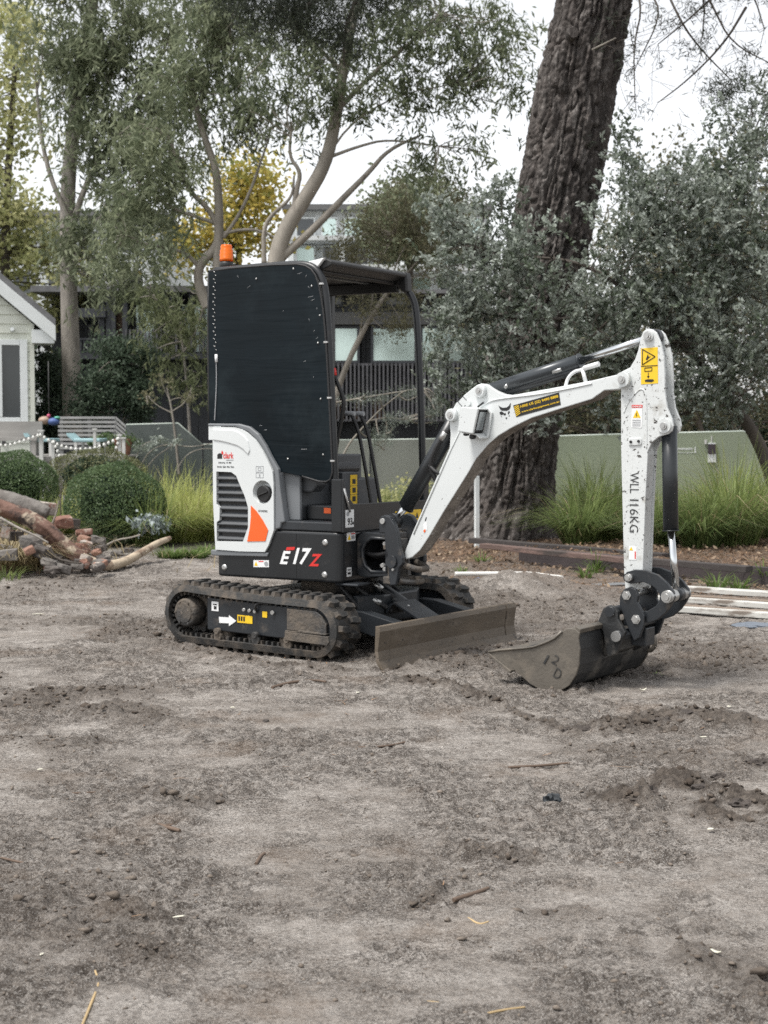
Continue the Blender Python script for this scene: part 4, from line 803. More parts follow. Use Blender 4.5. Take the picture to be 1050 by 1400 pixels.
def sprigs(cc, nl, ln, rad, droop, spread=.7):
    """leaves set along little shoots: positions, growth directions and an age tint (tips are younger)"""
    k = len(cc); d = unit(k) * spread; d[:, 2] += -droop if droop else .55; d /= np.linalg.norm(d, axis=1, keepdims=True)
    t = rng.random((k, nl)); L_ = ln * rng.uniform(.6, 1.5, (k, 1)); p = cc[:, None, :] + d[:, None, :] * (t * L_)[:, :, None] + rng.normal(size=(k, nl, 3)) * rad
    dd = np.repeat(d[:, None, :], nl, 1) + rng.normal(size=(k, nl, 3)) * .55; base = rng.uniform(.05, .55, (k, 1)); return p.reshape(-1, 3), dd.reshape(-1, 3), (base + .45 * t ** 1.5).ravel()
def el(px, py, Y, rx, ry, rz=None):
    s = Y / F_PX; return (pt(px, py, Y), (rx * s, (rz if rz is not None else (rx + ry) * .5 * s), ry * s))
def crown_points(ells, ncl, nl, rc, shell=.55):
    vol = np.array([max(r[0] * r[1] * r[2], 1e-4) ** .75 for c, r in ells]); vol = vol / vol.sum(); C_, L_, T_ = [], [], []
    for (c, r), w in zip(ells, vol):
        k = max(1, int(round(ncl * w))); u = unit(k) * (rng.uniform(0, 1, (k, 1)) ** shell); cc = np.array(c) + u * np.array(r); C_.append(cc)
        ct = rng.uniform(.15, .85, k)
        p = np.repeat(cc, nl, 0) + rng.normal(size=(k * nl, 3)) * rc * np.repeat(rng.uniform(.6, 1.35, k), nl)[:, None] * np.array([1, 1, .8]); L_.append(p); T_.append(np.repeat(ct, nl))
    return np.concatenate(C_), np.concatenate(L_), np.concatenate(T_)
def limb_mesh(g, path, r0, r1, n=8, it=2):
    p = smooth([tuple(q) for q in path], it); k = len(p); g.tube(p, [r0 + (r1 - r0) * (i / (k - 1)) for i in range(k)], n)
def tree(name, label, limbs, ells, ncl, nl, rc, ln, wd, lm, bark, group=None, cat='tree', droop=0., up=0., twigs=True, loc=None, shell=.55, trunk_name='trunk', twig_r=.008, sprig=None):
    """limbs: lists of (points, r0, r1) in world space; each of the first is the trunk, the rest limbs"""
    base = Vector(limbs[0][0][0]) if limbs else Vector(ells[0][0]); base = Vector(loc) if loc else base
    root = empty(name, base, 0, label, cat, group); fr = lambda p: Vector(p) - base
    nodes = []
    for i, (path, r0, r1) in enumerate(limbs):
        g = G(fr); limb_mesh(g, path, r0, r1, 12 if r0 > .06 else 8); g.build(trunk_name if i == 0 else 'branch', bark, root); nodes += [tuple(q) for q in smooth([tuple(q) for q in path], 2)][len(path) // 2:]
    cc, lp, tt = crown_points(ells, ncl, nl, rc, shell)
    if twigs and nodes:
        N = np.array(nodes); g = G(fr)
        for c in cc[::2]:
            d = np.linalg.norm(N - c, axis=1); j = int(np.argmin(d + rng.random(len(d)) * .3))
            if d[j] < .12: continue
            a, b = Vector(N[j]), Vector(c); mid = (a + b) / 2 + Vector((rng.normal() * .12, rng.normal() * .12, rng.normal() * .10)) * d[j]
            g.tube(smooth([tuple(a), tuple(mid), tuple(b)], 1), [twig_r * 1.6, twig_r * 1.3, twig_r, twig_r * .6], 4, caps=False)
        if g.v: g.build('twigs', bark, root)['kind'] = 'stuff'
    if sprig:
        k, L_, rad = sprig; big = np.repeat(cc, k, 0) + rng.normal(size=(len(cc) * k, 3)) * rc; lp, dd, tt = sprigs(big, nl, L_, rad, droop); tt = np.clip(tt + np.repeat(rng.normal(0, .20, len(cc)), k * nl), 0, 1); leaves('crown', lp, ln, wd, lm, root, 0, 0, tt, base, dd)
    else: leaves('crown', lp, ln, wd, lm, root, droop, up, tt, base)
    return root
def blades(name, base, ln, az, lean, wd, m, parent, tint=None, loc=None):
    n = len(base); K = 4; t = np.linspace(0, 1, K)[None, :, None]; dirh = np.stack([np.cos(az), np.sin(az), np.zeros(n)], 1)[:, None, :]; L_ = ln[:, None, None]; le = lean[:, None, None]
    p = base[:, None, :] + dirh * L_ * le * (t ** 1.7) + np.array([0, 0, 1]) * L_ * (t - .62 * np.minimum(le, 1.1) * t ** 2.6)
    side = np.stack([-np.sin(az), np.cos(az), np.zeros(n)], 1)[:, None, :]; w = wd * (1 - .92 * t ** 1.5) * rng.uniform(.7, 1.3, (n, 1, 1))
    tw = rng.uniform(-.6, .6, (n, 1, 1)); side = side * np.cos(tw) + dirh * np.sin(tw)
    v = np.stack([p - side * w * .5, p + side * w * .5], 2).reshape(n, K * 2, 3) - np.array(loc or (0, 0, 0))
    idx = np.arange(n)[:, None] * (K * 2); q = np.array([[2 * i, 2 * i + 1, 2 * i + 3, 2 * i + 2] for i in range(K - 1)]); f = (idx[:, :, None] + q[None]).reshape(-1, 4)
    tt = np.repeat(rng.random(n) if tint is None else np.clip(tint + rng.normal(0, .15, n), 0, 1), K - 1)
    return raw(name, v.reshape(-1, 3), f, m, parent, False, [('tint', 'FACE', tt)])
def tussock(x, y, r, h, n, m, label, group, tint=.5, wd=.0125, name='grass_tussock', cat='grass clump', lean=(.12, 1.35)):
    z = gz(x, y) - .01; root = empty(name, (x, y, z), 0, label, cat, group); a = rng.uniform(0, 2 * math.pi, n); rr = r * np.sqrt(rng.random(n)) * .45
    b = np.stack([rr * np.cos(a), rr * np.sin(a), np.zeros(n)], 1); az = a + rng.normal(0, .45, n); q = rng.random(n); le = lean[0] + (lean[1] - lean[0]) * q ** .8
    blades('blades', b, h * rng.uniform(.70, 1.2, n) * (1 - .12 * q), az, le, wd, m, root, np.clip(tint + .25 - .5 * q, 0, 1)); k = n // 9
    if n > 200: blades('dry_stalks', b[:k], h * rng.uniform(.5, 1.2, k), az[:k] + 1.0, rng.uniform(.3, 1.4, k), wd * .7, LM['straw'], root)
    return root

# ================================================================== TREES
def pine_trunk():
    Y0 = 17.3; prof = [(736, 668, 96), (715, 676, 84), (690, 686, 74), (650, 694, 66), (600, 703, 60), (540, 712, 57), (470, 724, 56), (400, 736, 55.5), (300, 757, 55), (200, 776, 56), (100, 792, 55.5), (60, 799, 54), (0, 812, 50), (-150, 838, 47), (-500, 890, 42), (-900, 940, 34)]
    base = pt(672, 736, Y0); base.z = 0; root = empty('pine_tree', base, 0, 'huge old pine with dark plated bark rising behind the white boom', 'tree')
    nz, nt = 560, 250; ys = np.array([p[0] for p in prof][::-1], float); xs = np.array([p[1] for p in prof][::-1], float); hw = np.array([p[2] for p in prof][::-1], float)
    ysamp = np.concatenate([np.linspace(760, -80, nz - 50), np.linspace(-90, -900, 50)]); th = np.linspace(0, 2 * math.pi, nt, endpoint=False) + math.pi / 2
    v = []; s = Y0 / F_PX
    for yy in ysamp:
        yc = min(yy, 736); cx = np.interp(yc, ys, xs); h = np.interp(yc, ys, hw) * s; c = pt(cx, yy, Y0); z = c.z; zz = z * 1.0
        fl = 1 + max(0, (yy - 640) / 120) ** 2 * .30 * (np.sin(th * 3 + .6) * .5 + np.sin(th * 5 + 2) * .35)
        u = th / (2 * math.pi) * 2 * math.pi * .47
        Z1 = np.full(nt, zz); w1 = 1.1 * (fbm(u * 3, Z1 * 1.6, 3, 31) - .5)
        cr_ = 1 - np.abs(2 * vnoise(u * 13 + w1 * 2.6, Z1 * 1.3 + w1, 21) - 1); cr2 = 1 - np.abs(2 * vnoise(u * 21 + w1 * 1.5, Z1 * 4.0 + 2 * w1, 22) - 1); pl2 = fbm(u * 30, Z1 * 22, 3, 23)
        rr = h * fl - .072 * sstep(.68, .97, cr_) - .045 * sstep(.74, .97, cr2) + (pl2 - .5) * .048 + (fbm(u * 4, Z1 * 1.2, 2, 25) - .5) * .05
        v.append(np.stack([c.x + rr * np.cos(th) - base.x, c.y + rr * np.sin(th) - base.y, np.full(nt, z - base.z)], 1))
    v = np.concatenate(v); i = np.arange(len(ysamp) - 1)[:, None] * nt; j = np.arange(nt)[None]; j2 = (j + 1) % nt
    f = np.stack([i + j, i + j2, i + nt + j2, i + nt + j], -1).reshape(-1, 4); raw('trunk', v, f, BARK['pine'], root, True)
    fr = lambda p: Vector(p) - base; g = G(fr)
    limb_mesh(g, [pt(782, 52, 17.0), pt(782, 46, 16.85), pt(784, 44, 16.78)], .09, .06); g.build('branch_stub', BARK['pine'], root); G(fr).tube([pt(810, 68, 16.7), pt(842, 52, 16.3)], [.012, .006], 6).build('dead_twig', BARK['gum'], root)
    # thin hanging twigs and needle sprays from the high limbs, upper right, and dark sprays upper left
    nodes = []; specs = [[(860, -60), (890, -10), (905, 20), (870, 90)], [(940, -60), (975, 10), (1000, 60), (1060, 90)], [(900, -40), (930, 30), (960, 70), (1000, 110)], [(990, -60), (1030, -10), (1045, 40)], [(850, -70), (880, 5), (866, 60), (868, 130)], [(930, -60), (965, -5), (960, 50)], [(1020, 10), (990, 60), (940, 110), (900, 140)], [(1010, -40), (950, 20), (900, 60)]]
    for sp in specs:
        g = G(fr); limb_mesh(g, [pt(a, b, 16.4 + .5 * rng.random()) for a, b in sp], .016, .005, 6); g.build('branch', BARK['dark'], root)
        nodes += [pt(a, b, 16.6) for a, b in sp[1:]]
    cc = []
    for q in nodes:
        for k in range(4):
            if rng.random() < .62: cc.append(np.array(q) + rng.normal(size=3) * np.array([.25, .2, .22]))
    g = G(fr)
    for c in cc: q = nodes[int(np.argmin([np.linalg.norm(np.array(w) - c) for w in nodes]))]; g.tube([q, (Vector(q) + Vector(c)) / 2 + Vector((0, 0, -.06)), c], [.004, .003, .002], 4, caps=False)
    for k in range(55):
        q = Vector(nodes[rng.integers(len(nodes))]) + Vector((rng.normal() * .35, rng.normal() * .2, rng.normal() * .25)); g.tube(smooth([q, q + Vector((rng.normal() * .15, 0, -.12)), q + Vector((rng.normal() * .3, 0, -.22 + rng.normal() * .15))], 1), .0022, 4, caps=False)
    g.build('fine_twigs', BARK['dark'], root)['kind'] = 'stuff'
    cc = np.array(cc); p = np.repeat(cc, 26, 0) + rng.normal(size=(len(cc) * 26, 3)) * .055
    e2 = [el(420, 0, 19, 110, 50, .8), el(340, -5, 19, 70, 40, .6), el(470, 50, 19, 35, 40, .4), el(400, 35, 19, 70, 30, .5), el(520, -10, 19, 60, 40, .5), el(980, -40, 16.5, 70, 35, .5), el(1000, 120, 16.2, 30, 30, .3)]
    c2, p2, t2 = crown_points(e2, 330, 60, .11); g = G(fr)
    limb_mesh(g, [pt(812, -140, 17.3), pt(640, -120, 18), pt(500, -40, 18.8), pt(400, 20, 19)], .10, .02); limb_mesh(g, [pt(520, -60, 18.7), pt(470, 30, 19), pt(470, 90, 19)], .03, .008); limb_mesh(g, [pt(840, -160, 17.3), pt(940, -100, 16.8), pt(1010, -50, 16.5)], .07, .02); g.build('limb', BARK['dark'], root)
    leaves('crown', np.concatenate([p, p2]), .10, .010, LM['pine'], root, .3, 0, None, base)
pine_trunk()

Yg = 22.5
def P(l, Y): return [pt(a, b, Y + (c if len(q) > 2 else 0)) for q in l for a, b, c in [(q + (0,))[:3]]]
# tall gum at the left, its thick trunk bare below
tree('gum_tree', 'tall gum with a thick straight grey trunk between the weatherboard house and the dark building', [(P([(100, 600), (98, 520), (95, 430), (93, 350), (92, 250), (105, 140), (125, 20), (140, -120)], 27.5), .19, .09), (P([(93, 330), (120, 240), (170, 170), (220, 80)], 27.3), .07, .02), (P([(93, 300), (60, 220), (50, 120)], 27.3), .06, .02), (P([(100, 190), (150, 120), (170, 30)], 27.3), .06, .02), (P([(95, 370), (130, 300), (170, 270)], 27.3), .04, .012)],
     [el(90, 70, 27, 55, 70, 1.0), el(150, 60, 27, 90, 80, 1.2), el(130, 190, 27, 80, 85, 1.0), el(220, 140, 27, 80, 75, 1.0), el(175, 290, 27, 75, 65, .9), el(100, 330, 27, 40, 50, .6), el(205, 385, 27, 55, 30, .5), el(150, 380, 27, 45, 30, .5), el(230, 20, 27, 80, 50, 1.0), el(100, -60, 27, 140, 60, 1.2)], 430, 10, .19, .185, .040, LM['gum'], BARK['grey'], None, droop=.9, sprig=(5, .38, .05))
# spreading pale gum behind the machine
tree('gum_tree', 'pale smooth barked gum with bent spreading limbs behind the canopy of the excavator', [
      (P([(372, 640), (372, 420), (378, 345), (392, 310), (418, 270), (445, 225), (458, 170), (465, 120), (478, 50), (492, -20)], Yg), .15, .055),
      (P([(385, 352), (430, 312), (468, 272), (505, 235), (530, 205), (575, 185)], Yg), .07, .015), (P([(400, 305), (405, 260), (412, 235), (395, 215), (398, 180)], Yg), .05, .014), (P([(361, 360), (360, 310), (375, 290), (400, 270), (402, 240)], Yg), .04, .015), (P([(462, 150), (510, 100), (560, 60), (600, 20)], Yg), .045, .012), (P([(450, 215), (490, 200), (530, 190), (600, 200)], Yg), .03, .008),
      (P([(470, 100), (420, 50), (380, 10)], Yg), .04, .012), (P([(440, 235), (470, 175), (540, 130), (620, 115)], Yg), .022, .006)],
     [el(430, 90, Yg, 60, 50, .8), el(500, 60, Yg, 70, 60, .8), el(560, 40, Yg, 60, 50, .7), el(400, 30, Yg, 70, 50, .8), el(540, 120, Yg, 60, 35, .6), el(640, 60, Yg, 45, 60, .6), el(600, 130, Yg, 40, 35, .5), el(370, 130, Yg, 60, 45, .7), el(420, 160, Yg, 40, 30, .5), el(690, 30, Yg, 30, 40, .5), el(560, 190, Yg, 40, 20, .4), el(520, -50, Yg, 150, 50, 1.0), el(660, 110, Yg, 50, 40, .6), el(690, 60, Yg, 40, 60, .5), el(620, 20, Yg, 60, 40, .6), el(480, 130, Yg, 45, 35, .5), el(580, 230, Yg, 60, 30, .5), el(640, 200, Yg, 40, 30, .4), el(720, 130, Yg, 20, 40, .3)], 370, 10, .15, .135, .031, LM['gum2'], BARK['gum'], None, droop=.85, twig_r=.006, sprig=(4, .28, .04))
tree('gum_tree', 'crooked many stemmed gum with a looping limb beside the orange beacon', [
      (P([(300, 640), (296, 420), (298, 345), (300, 300), (297, 235), (282, 195), (268, 150), (262, 110)], 23.5), .10, .03), (P([(284, 420), (276, 402), (270, 380), (274, 360), (290, 345), (298, 330)], 23.5), .085, .06), (P([(298, 310), (285, 285), (262, 265), (245, 235), (232, 185), (212, 175)], 23.5), .05, .015), (P([(296, 305), (270, 297), (240, 287), (205, 265), (180, 240)], 23.5), .035, .01), (P([(305, 325), (325, 298), (345, 255), (362, 205), (368, 190)], 23.5), .035, .01), (P([(274, 370), (262, 352), (240, 340), (200, 335), (170, 320)], 23.5), .04, .01), (P([(300, 320), (340, 312), (370, 320), (400, 345)], 23.5), .03, .012), (P([(268, 160), (280, 110), (310, 60)], 23.5), .025, .01)],
     [el(260, 110, 23.5, 60, 55, .8), el(310, 60, 23.5, 60, 55, .7), el(200, 190, 23.5, 60, 50, .7), el(240, 230, 23.5, 45, 40, .6), el(180, 260, 23.5, 50, 40, .6), el(330, 150, 23.5, 50, 45, .6), el(220, 330, 23.5, 50, 30, .5), el(150, 330, 23.5, 35, 45, .5), el(280, 30, 23.5, 60, 40, .6), el(290, -40, 23.5, 90, 40, .8)], 270, 10, .16, .150, .034, LM['gum'], BARK['gum'], None, droop=.85, twig_r=.006, sprig=(5, .30, .04))
tree('gum_tree', 'weeping young gum with hanging olive leaves in front of the dark wall', [(P([(262, 660), (258, 560), (250, 470), (240, 420)], 25), .03, .012), (P([(250, 470), (225, 420), (205, 400)], 25), .015, .006), (P([(252, 480), (275, 440), (280, 400)], 25), .015, .006)],
     [el(235, 430, 25, 40, 35, .5), el(205, 405, 25, 30, 25, .5), el(262, 440, 25, 26, 50, .4), el(232, 490, 25, 26, 35, .4), el(265, 510, 25, 20, 35, .35)], 70, 9, .14, .14, .030, leafmat('weeping_leaf', (.12, .145, .075), (.25, .275, .15), .5), BARK['grey'], None, droop=.95, sprig=(4, .40, .03))
tree('autumn_tree', 'round autumn tree turning golden yellow behind the gum limbs', [(P([(325, 640), (325, 400), (328, 300), (332, 240)], 31), .10, .03)], [el(330, 270, 31, 45, 60, .9), el(290, 320, 31, 45, 45, .8), el(355, 250, 31, 30, 35, .6), el(260, 340, 31, 35, 35, .7), el(350, 320, 31, 30, 40, .6)], 120, 34, .24, .12, .085, LM['autumn'], BARK['dark'])
tree('broadleaf_tree', 'sunlit yellow green tree rising behind the weatherboard house roof', [(P([(8, 600), (6, 400), (10, 250), (20, 100)], 33), .14, .05)], [el(10, 300, 33, 50, 110, 1.2), el(60, 350, 33, 50, 80, 1.0), el(25, 150, 33, 50, 90, 1.1), el(110, 400, 33, 40, 60, .8), el(70, 440, 33, 40, 40, .8), el(20, 40, 33, 50, 70, 1.0), el(-40, 250, 33, 60, 200, 1.5)], 240, 42, .26, .13, .10, LM['lime'], BARK['dark'])
tree('olive_tree', 'thin olive brown tree with a slanting pale stem seen through the cab', [(P([(448, 590), (460, 535), (478, 490), (500, 445), (525, 405), (545, 385)], 24), .055, .03), (P([(505, 440), (510, 400), (515, 365), (540, 320)], 24), .02, .006), (P([(525, 405), (560, 370), (590, 335), (640, 310)], 24), .022, .006), (P([(530, 400), (545, 350), (560, 330), (575, 320)], 24), .015, .005), (P([(490, 465), (497, 430), (495, 390)], 24), .015, .006), (P([(545, 385), (580, 375), (600, 345), (612, 330)], 24), .012, .004)],
     [el(520, 320, 24, 45, 40, .6), el(575, 310, 24, 40, 45, .6), el(610, 280, 24, 45, 45, .6), el(545, 270, 24, 35, 25, .5), el(480, 330, 24, 25, 35, .4), el(500, 410, 24, 40, 20, .4), el(550, 410, 24, 30, 20, .4), el(470, 370, 24, 30, 30, .4), el(600, 350, 24, 40, 40, .5), el(540, 440, 24, 30, 25, .3)], 190, 48, .13, .085, .022, LM['olive'], BARK['gum'], None, droop=.3, twig_r=.006)
# blue-grey shrub in front of the pine
Ys = 15.6
tree('silver_shrub', 'large blue grey leaved shrub spreading in front of the pine trunk', [
      (P([(1075, 735, 0), (1052, 640), (1030, 590), (1000, 550), (960, 500), (900, 430), (860, 380)], Ys + .5), .085, .03), (P([(1000, 550), (985, 480), (990, 400), (1010, 300), (1030, 200)], Ys + .5), .05, .015), (P([(900, 430), (820, 430), (740, 440), (670, 430), (620, 420)], Ys + .2), .03, .008), (P([(860, 400), (800, 360), (730, 350), (660, 360)], Ys), .025, .007), (P([(930, 470), (860, 480), (790, 500), (720, 530), (660, 560)], Ys), .025, .007), (P([(950, 490), (930, 400), (900, 320), (880, 250)], Ys + .3), .03, .008), (P([(1010, 560), (950, 560), (890, 580), (850, 590)], Ys), .018, .005), (P([(830, 440), (770, 500), (730, 570), (700, 600)], Ys - .2), .014, .004)],
     [el(660, 350, Ys, 75, 65, .7), el(640, 440, Ys, 60, 65, .6), el(700, 400, Ys - .4, 60, 80, .4), el(820, 420, Ys, 65, 80, .6), el(755, 400, Ys - .6, 40, 30, .2), el(770, 470, Ys - .6, 45, 30, .2), el(745, 320, Ys - .6, 25, 20, .2), el(700, 510, Ys, 80, 45, .6), el(880, 300, Ys, 75, 75, .8), el(960, 270, Ys, 80, 80, .9), el(1020, 350, Ys, 80, 110, .9), el(900, 400, Ys, 90, 80, .8), el(970, 450, Ys, 80, 70, .8), el(1030, 500, Ys, 50, 50, .6), el(850, 500, Ys, 70, 50, .6), el(940, 540, Ys, 80, 25, .5), el(680, 570, Ys - .2, 40, 25, .3), el(745, 565, Ys - .2, 45, 25, .3), el(610, 310, Ys, 35, 40, .5), el(1030, 210, Ys, 40, 40, .5), el(850, 210, Ys, 22, 35, .3), el(600, 500, Ys, 22, 35, .3), el(690, 270, Ys, 30, 30, .3), el(870, 570, Ys, 60, 20, .3), el(990, 560, Ys, 60, 22, .3), el(640, 540, Ys, 50, 30, .3), el(1040, 150, Ys + .5, 25, 40, .3), el(990, 170, Ys, 22, 22, .3)],
     1250, 13, .070, .052, .024, LM['silver'], BARK['dark'], None, cat='shrub', twig_r=.004, shell=.5, sprig=(5, .13, .012))
tree('thicket_shrub', 'grey brown twiggy thicket behind the blue grey shrub', [(P([(975, 640), (960, 590), (940, 540), (930, 480)], 22.6), .06, .03), (P([(870, 650), (880, 580), (900, 520), (915, 450)], 22.6), .05, .02), (P([(1010, 640), (1000, 560), (985, 480)], 22.6), .04, .02), (P([(820, 650), (835, 560), (850, 480)], 22.6), .04, .015)],
     [el(840, 500, 22.6, 110, 90, .9), el(960, 480, 22.6, 110, 100, .9), el(1050, 450, 22.6, 70, 120, .8), el(720, 480, 22.6, 70, 90, .8), el(900, 380, 22.6, 130, 90, 1.0), el(1000, 320, 22.6, 90, 90, .9), el(650, 430, 22.6, 40, 60, .6), el(760, 575, 22.6, 80, 25, .5), el(880, 570, 22.6, 90, 28, .5), el(990, 565, 22.6, 80, 30, .5), el(1080, 560, 22.6, 60, 40, .5), el(680, 560, 22.6, 50, 30, .5)], 520, 52, .17, .085, .026, LM['olive'], LM['bark'], None, cat='shrub', twig_r=.009)
tree('leafy_shrub', 'dense dark green shrub above the slatted balustrade', [(P([(150, 640), (150, 580), (148, 540), (160, 490)], 25.5), .03, .012), (P([(163, 640), (165, 580), (185, 530)], 25.5), .025, .01)],
     [el(158, 480, 25.5, 30, 25, .4), el(150, 530, 25.5, 45, 40, .5), el(125, 560, 25.5, 30, 30, .4), el(185, 550, 25.5, 30, 40, .4), el(190, 500, 25.5, 25, 30, .3)], 170, 60, .10, .075, .040, LM['dark'], BARK['gum'], None, cat='shrub')
tree('dark_shrub', 'shadowy evergreen shrub between the house corner and the gum trunk', [(P([(65, 640), (64, 580), (62, 530)], 29), .03, .01)], [el(68, 510, 29, 25, 40, .4), el(75, 560, 29, 25, 40, .4), el(60, 590, 29, 20, 30, .4)], 80, 60, .11, .09, .045, LM['dark'], BARK['dark'], None, cat='shrub')
tree('bare_sapling', 'nearly bare sapling with upswept twigs in front of the dark wall', [(P([(245, 650), (240, 600), (235, 560), (228, 530)], 23), .022, .010), (P([(236, 565), (215, 555), (200, 540)], 23), .010, .004), (P([(236, 562), (255, 550), (262, 530)], 23), .010, .004), (P([(233, 550), (222, 525), (218, 510)], 23), .008, .003)], [el(205, 545, 23, 14, 8, .2), el(258, 545, 23, 14, 10, .2), el(225, 525, 23, 12, 10, .2)], 16, 16, .06, .07, .03, LM['olive'], BARK['gum'])
tree('cedar_sapling', 'weeping blue cedar branch drooping outside the cab', [(P([(468, 625), (478, 605), (500, 580), (525, 555), (545, 540)], 19.5), .015, .006), (P([(505, 575), (530, 570), (560, 575)], 19.5), .008, .004), (P([(460, 550), (490, 545), (520, 540), (550, 535), (580, 530)], 19.5), .012, .006), (P([(520, 545), (530, 580), (525, 615)], 19.5), .008, .003)],
     [el(500, 545, 19.5, 35, 6, .2), el(560, 538, 19.5, 30, 7, .2), el(530, 590, 19.5, 10, 25, .15), el(515, 600, 19.5, 8, 22, .15), el(545, 570, 19.5, 25, 8, .15), el(590, 560, 19.5, 20, 18, .2)], 110, 36, .045, .035, .008, LM['silver'], BARK['gum'], None, droop=.4, cat='sapling')
for k, (px, py, Y, rx, ry, lm_, lab) in enumerate([(1000, 330, 40, 190, 170, 'olive', 'broad dull green tree far behind the blue grey shrub'), (760, 480, 38, 120, 110, 'dark', 'dark far tree showing between the boom and the pine'), (560, 300, 42, 60, 50, 'gum', 'small grey green tree in front of the white apartments'), (-30, 520, 40, 80, 120, 'dark', 'dark tree at the far left beyond the house')]):
    tree('far_tree', lab, [(P([(px, 640), (px, py + ry), (px + 5, py)], Y), .14, .04)], [el(px, py, Y, rx, ry, 1.5), el(px + rx * .4, py + ry * .3, Y, rx * .6, ry * .6, 1.2), el(px - rx * .4, py + ry * .35, Y, rx * .6, ry * .6, 1.2)], 190, 48, .36, .17, .10, LM[lm_], BARK['dark'])

for k, (x0, x1, lab) in enumerate([(640, 860, 'dark clipped hedge behind the frosted fence between the pine and the arm'), (862, 1130, 'dark clipped hedge behind the frosted fence at the far right')]):
    tree('garden_hedge', lab, [(P([((x0 + x1) / 2, 650), ((x0 + x1) / 2, 600)], 24), .04, .02)], [el(x0 + (x1 - x0) * (i + .5) / 5, 592 - 6 * (i % 2), 24, (x1 - x0) / 8, 38, .35) for i in range(5)], 210, 60, .13, .075, .036, LM['dark'], BARK['dark'], 'hedges behind the fence', cat='hedge', twigs=False)
# ball shrubs
def ball(px, py, Y, rx, ry, lm_, label, n=15000, ls=.030):
    s = Y / F_PX; c = pt(px, py, Y); r = np.array([rx * s, rx * s * .95, ry * s]); base = Vector((c.x, c.y, gz(c.x, c.y))); root = empty('clipped_shrub', base, 0, label, 'shrub', 'rounded shrubs at the left')
    u = unit(n); bump = 1 + .10 * (fbm(u[:, 0] * 3 + 5, u[:, 2] * 3 + u[:, 1] * 2, 3, 40) - .5) * 2 + .022 * rng.normal(size=n); k = np.where(rng.random(n) < .75, 1, rng.uniform(.55, 1, n)); p = np.array(c) + u * r * (bump * k)[:, None]
    p = p[p[:, 2] > base.z + .02]; tt = np.clip(.45 + .5 * (fbm(p[:, 0] * 5, p[:, 2] * 5 + p[:, 1] * 3, 3, 41) - .5), 0, 1)
    leaves('foliage', p, ls, ls * .5, LM[lm_], root, 0, .35, tt, base)
    g = G(lambda q: Vector(q) - base)
    for k in range(6): a = k * 1.05; limb_mesh(g, [(c.x + .05 * math.cos(a), c.y + .05 * math.sin(a), base.z - .03), (c.x + r[0] * .4 * math.cos(a), c.y + r[1] * .4 * math.sin(a), c.z - .1), (c.x + r[0] * .7 * math.cos(a), c.y + r[1] * .7 * math.sin(a), c.z + r[2] * .4)], .016, .006, 6, 1)
    g.build('stems', BARK['dark'], root)
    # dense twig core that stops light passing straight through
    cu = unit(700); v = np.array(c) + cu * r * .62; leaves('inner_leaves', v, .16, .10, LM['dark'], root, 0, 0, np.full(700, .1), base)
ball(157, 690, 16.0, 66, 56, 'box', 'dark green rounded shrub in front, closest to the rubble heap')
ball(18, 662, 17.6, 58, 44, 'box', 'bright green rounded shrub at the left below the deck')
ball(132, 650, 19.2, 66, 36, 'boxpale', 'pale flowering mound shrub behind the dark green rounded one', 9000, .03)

# grass tussocks and other low plants
TR = [(792, 742, .42, .72, 'tall dark tussock right beside the pine trunk', .45, 'grass'), (835, 735, .46, .85, 'tussock just left of the excavator arm', .5, 'grass'), (905, 747, .40, .58, 'tussock behind the bucket cylinder', .4, 'grass'), (958, 752, .42, .68, 'low dark tussock in the front right of the garden bed', .3, 'grass'), (1005, 748, .55, 1.02, 'large bright topped tussock at the far right', .62, 'grass'), (1058, 740, .5, .85, 'tussock cut off by the right edge of the photo', .5, 'grass'), (808, 714, .5, .95, 'yellow green tussock behind the first row beside the trunk', .8, 'grass'), (870, 717, .45, .66, 'yellow green tussock against the green fence behind the arm', .75, 'grass'), (1000, 716, .62, 1.05, 'yellow tipped tussock in front of the fence notice', .85, 'grassy'), (940, 714, .42, .6, 'second row tussock below the fence sign', .7, 'grass')]
for px, py, r, h, lab, ti, m_ in TR:
    q = gp(px, py, .12); tussock(q.x, q.y, r * .8, h * 1.08, 520, LM[m_], 'arching ornamental grass, ' + lab, 'ornamental grass tussocks in the right garden bed', ti)
TL = [(205, 738, .42, .75, 'grass clump right of the dark rounded shrub', .6, 'grass', 15.9), (245, 735, .45, .8, 'grass clump against the rear of the excavator', .65, 'grassy', 16.3), (280, 725, .45, .8, 'grass clump mostly hidden behind the white side panel', .6, 'grassy', 16.8), (225, 690, .5, .9, 'yellow green grass clump in the second row at left', .8, 'grassy', 18.2), (265, 685, .5, .9, 'yellow green grass clump below the smoky glass panel', .85, 'grassy', 18.6), (190, 685, .45, .8, 'grass clump behind the dark rounded shrub', .75, 'grassy', 18.8), (90, 690, .4, .7, 'grass clump between the two green rounded shrubs', .85, 'grassy', 18.0), (50, 700, .4, .6, 'low grass clump behind the rubble heap', .7, 'grass', 17.0)]
for px, py, r, h, lab, ti, m_, Y in TL:
    q = pt(px, py, Y); tussock(q.x, q.y, r, h, 420, LM[m_], 'soft ' + lab, 'garden grass clumps at the left', ti)
TC = [(475, 18.0, .4, .62, 'yellow green garden plant seen through the cab near the levers', .7), (500, 18.6, .45, .7, 'tall yellow green plant seen through the cab centre', .85), (530, 18.2, .45, .62, 'green plant clump seen through the cab opening at right', .6), (562, 18.6, .45, .66, 'plant clump beside the far canopy post', .65), (600, 19.0, .4, .6, 'plant clump behind the boom cylinder', .6), (450, 19.0, .4, .6, 'plant clump hidden behind the control cabinet', .7)]
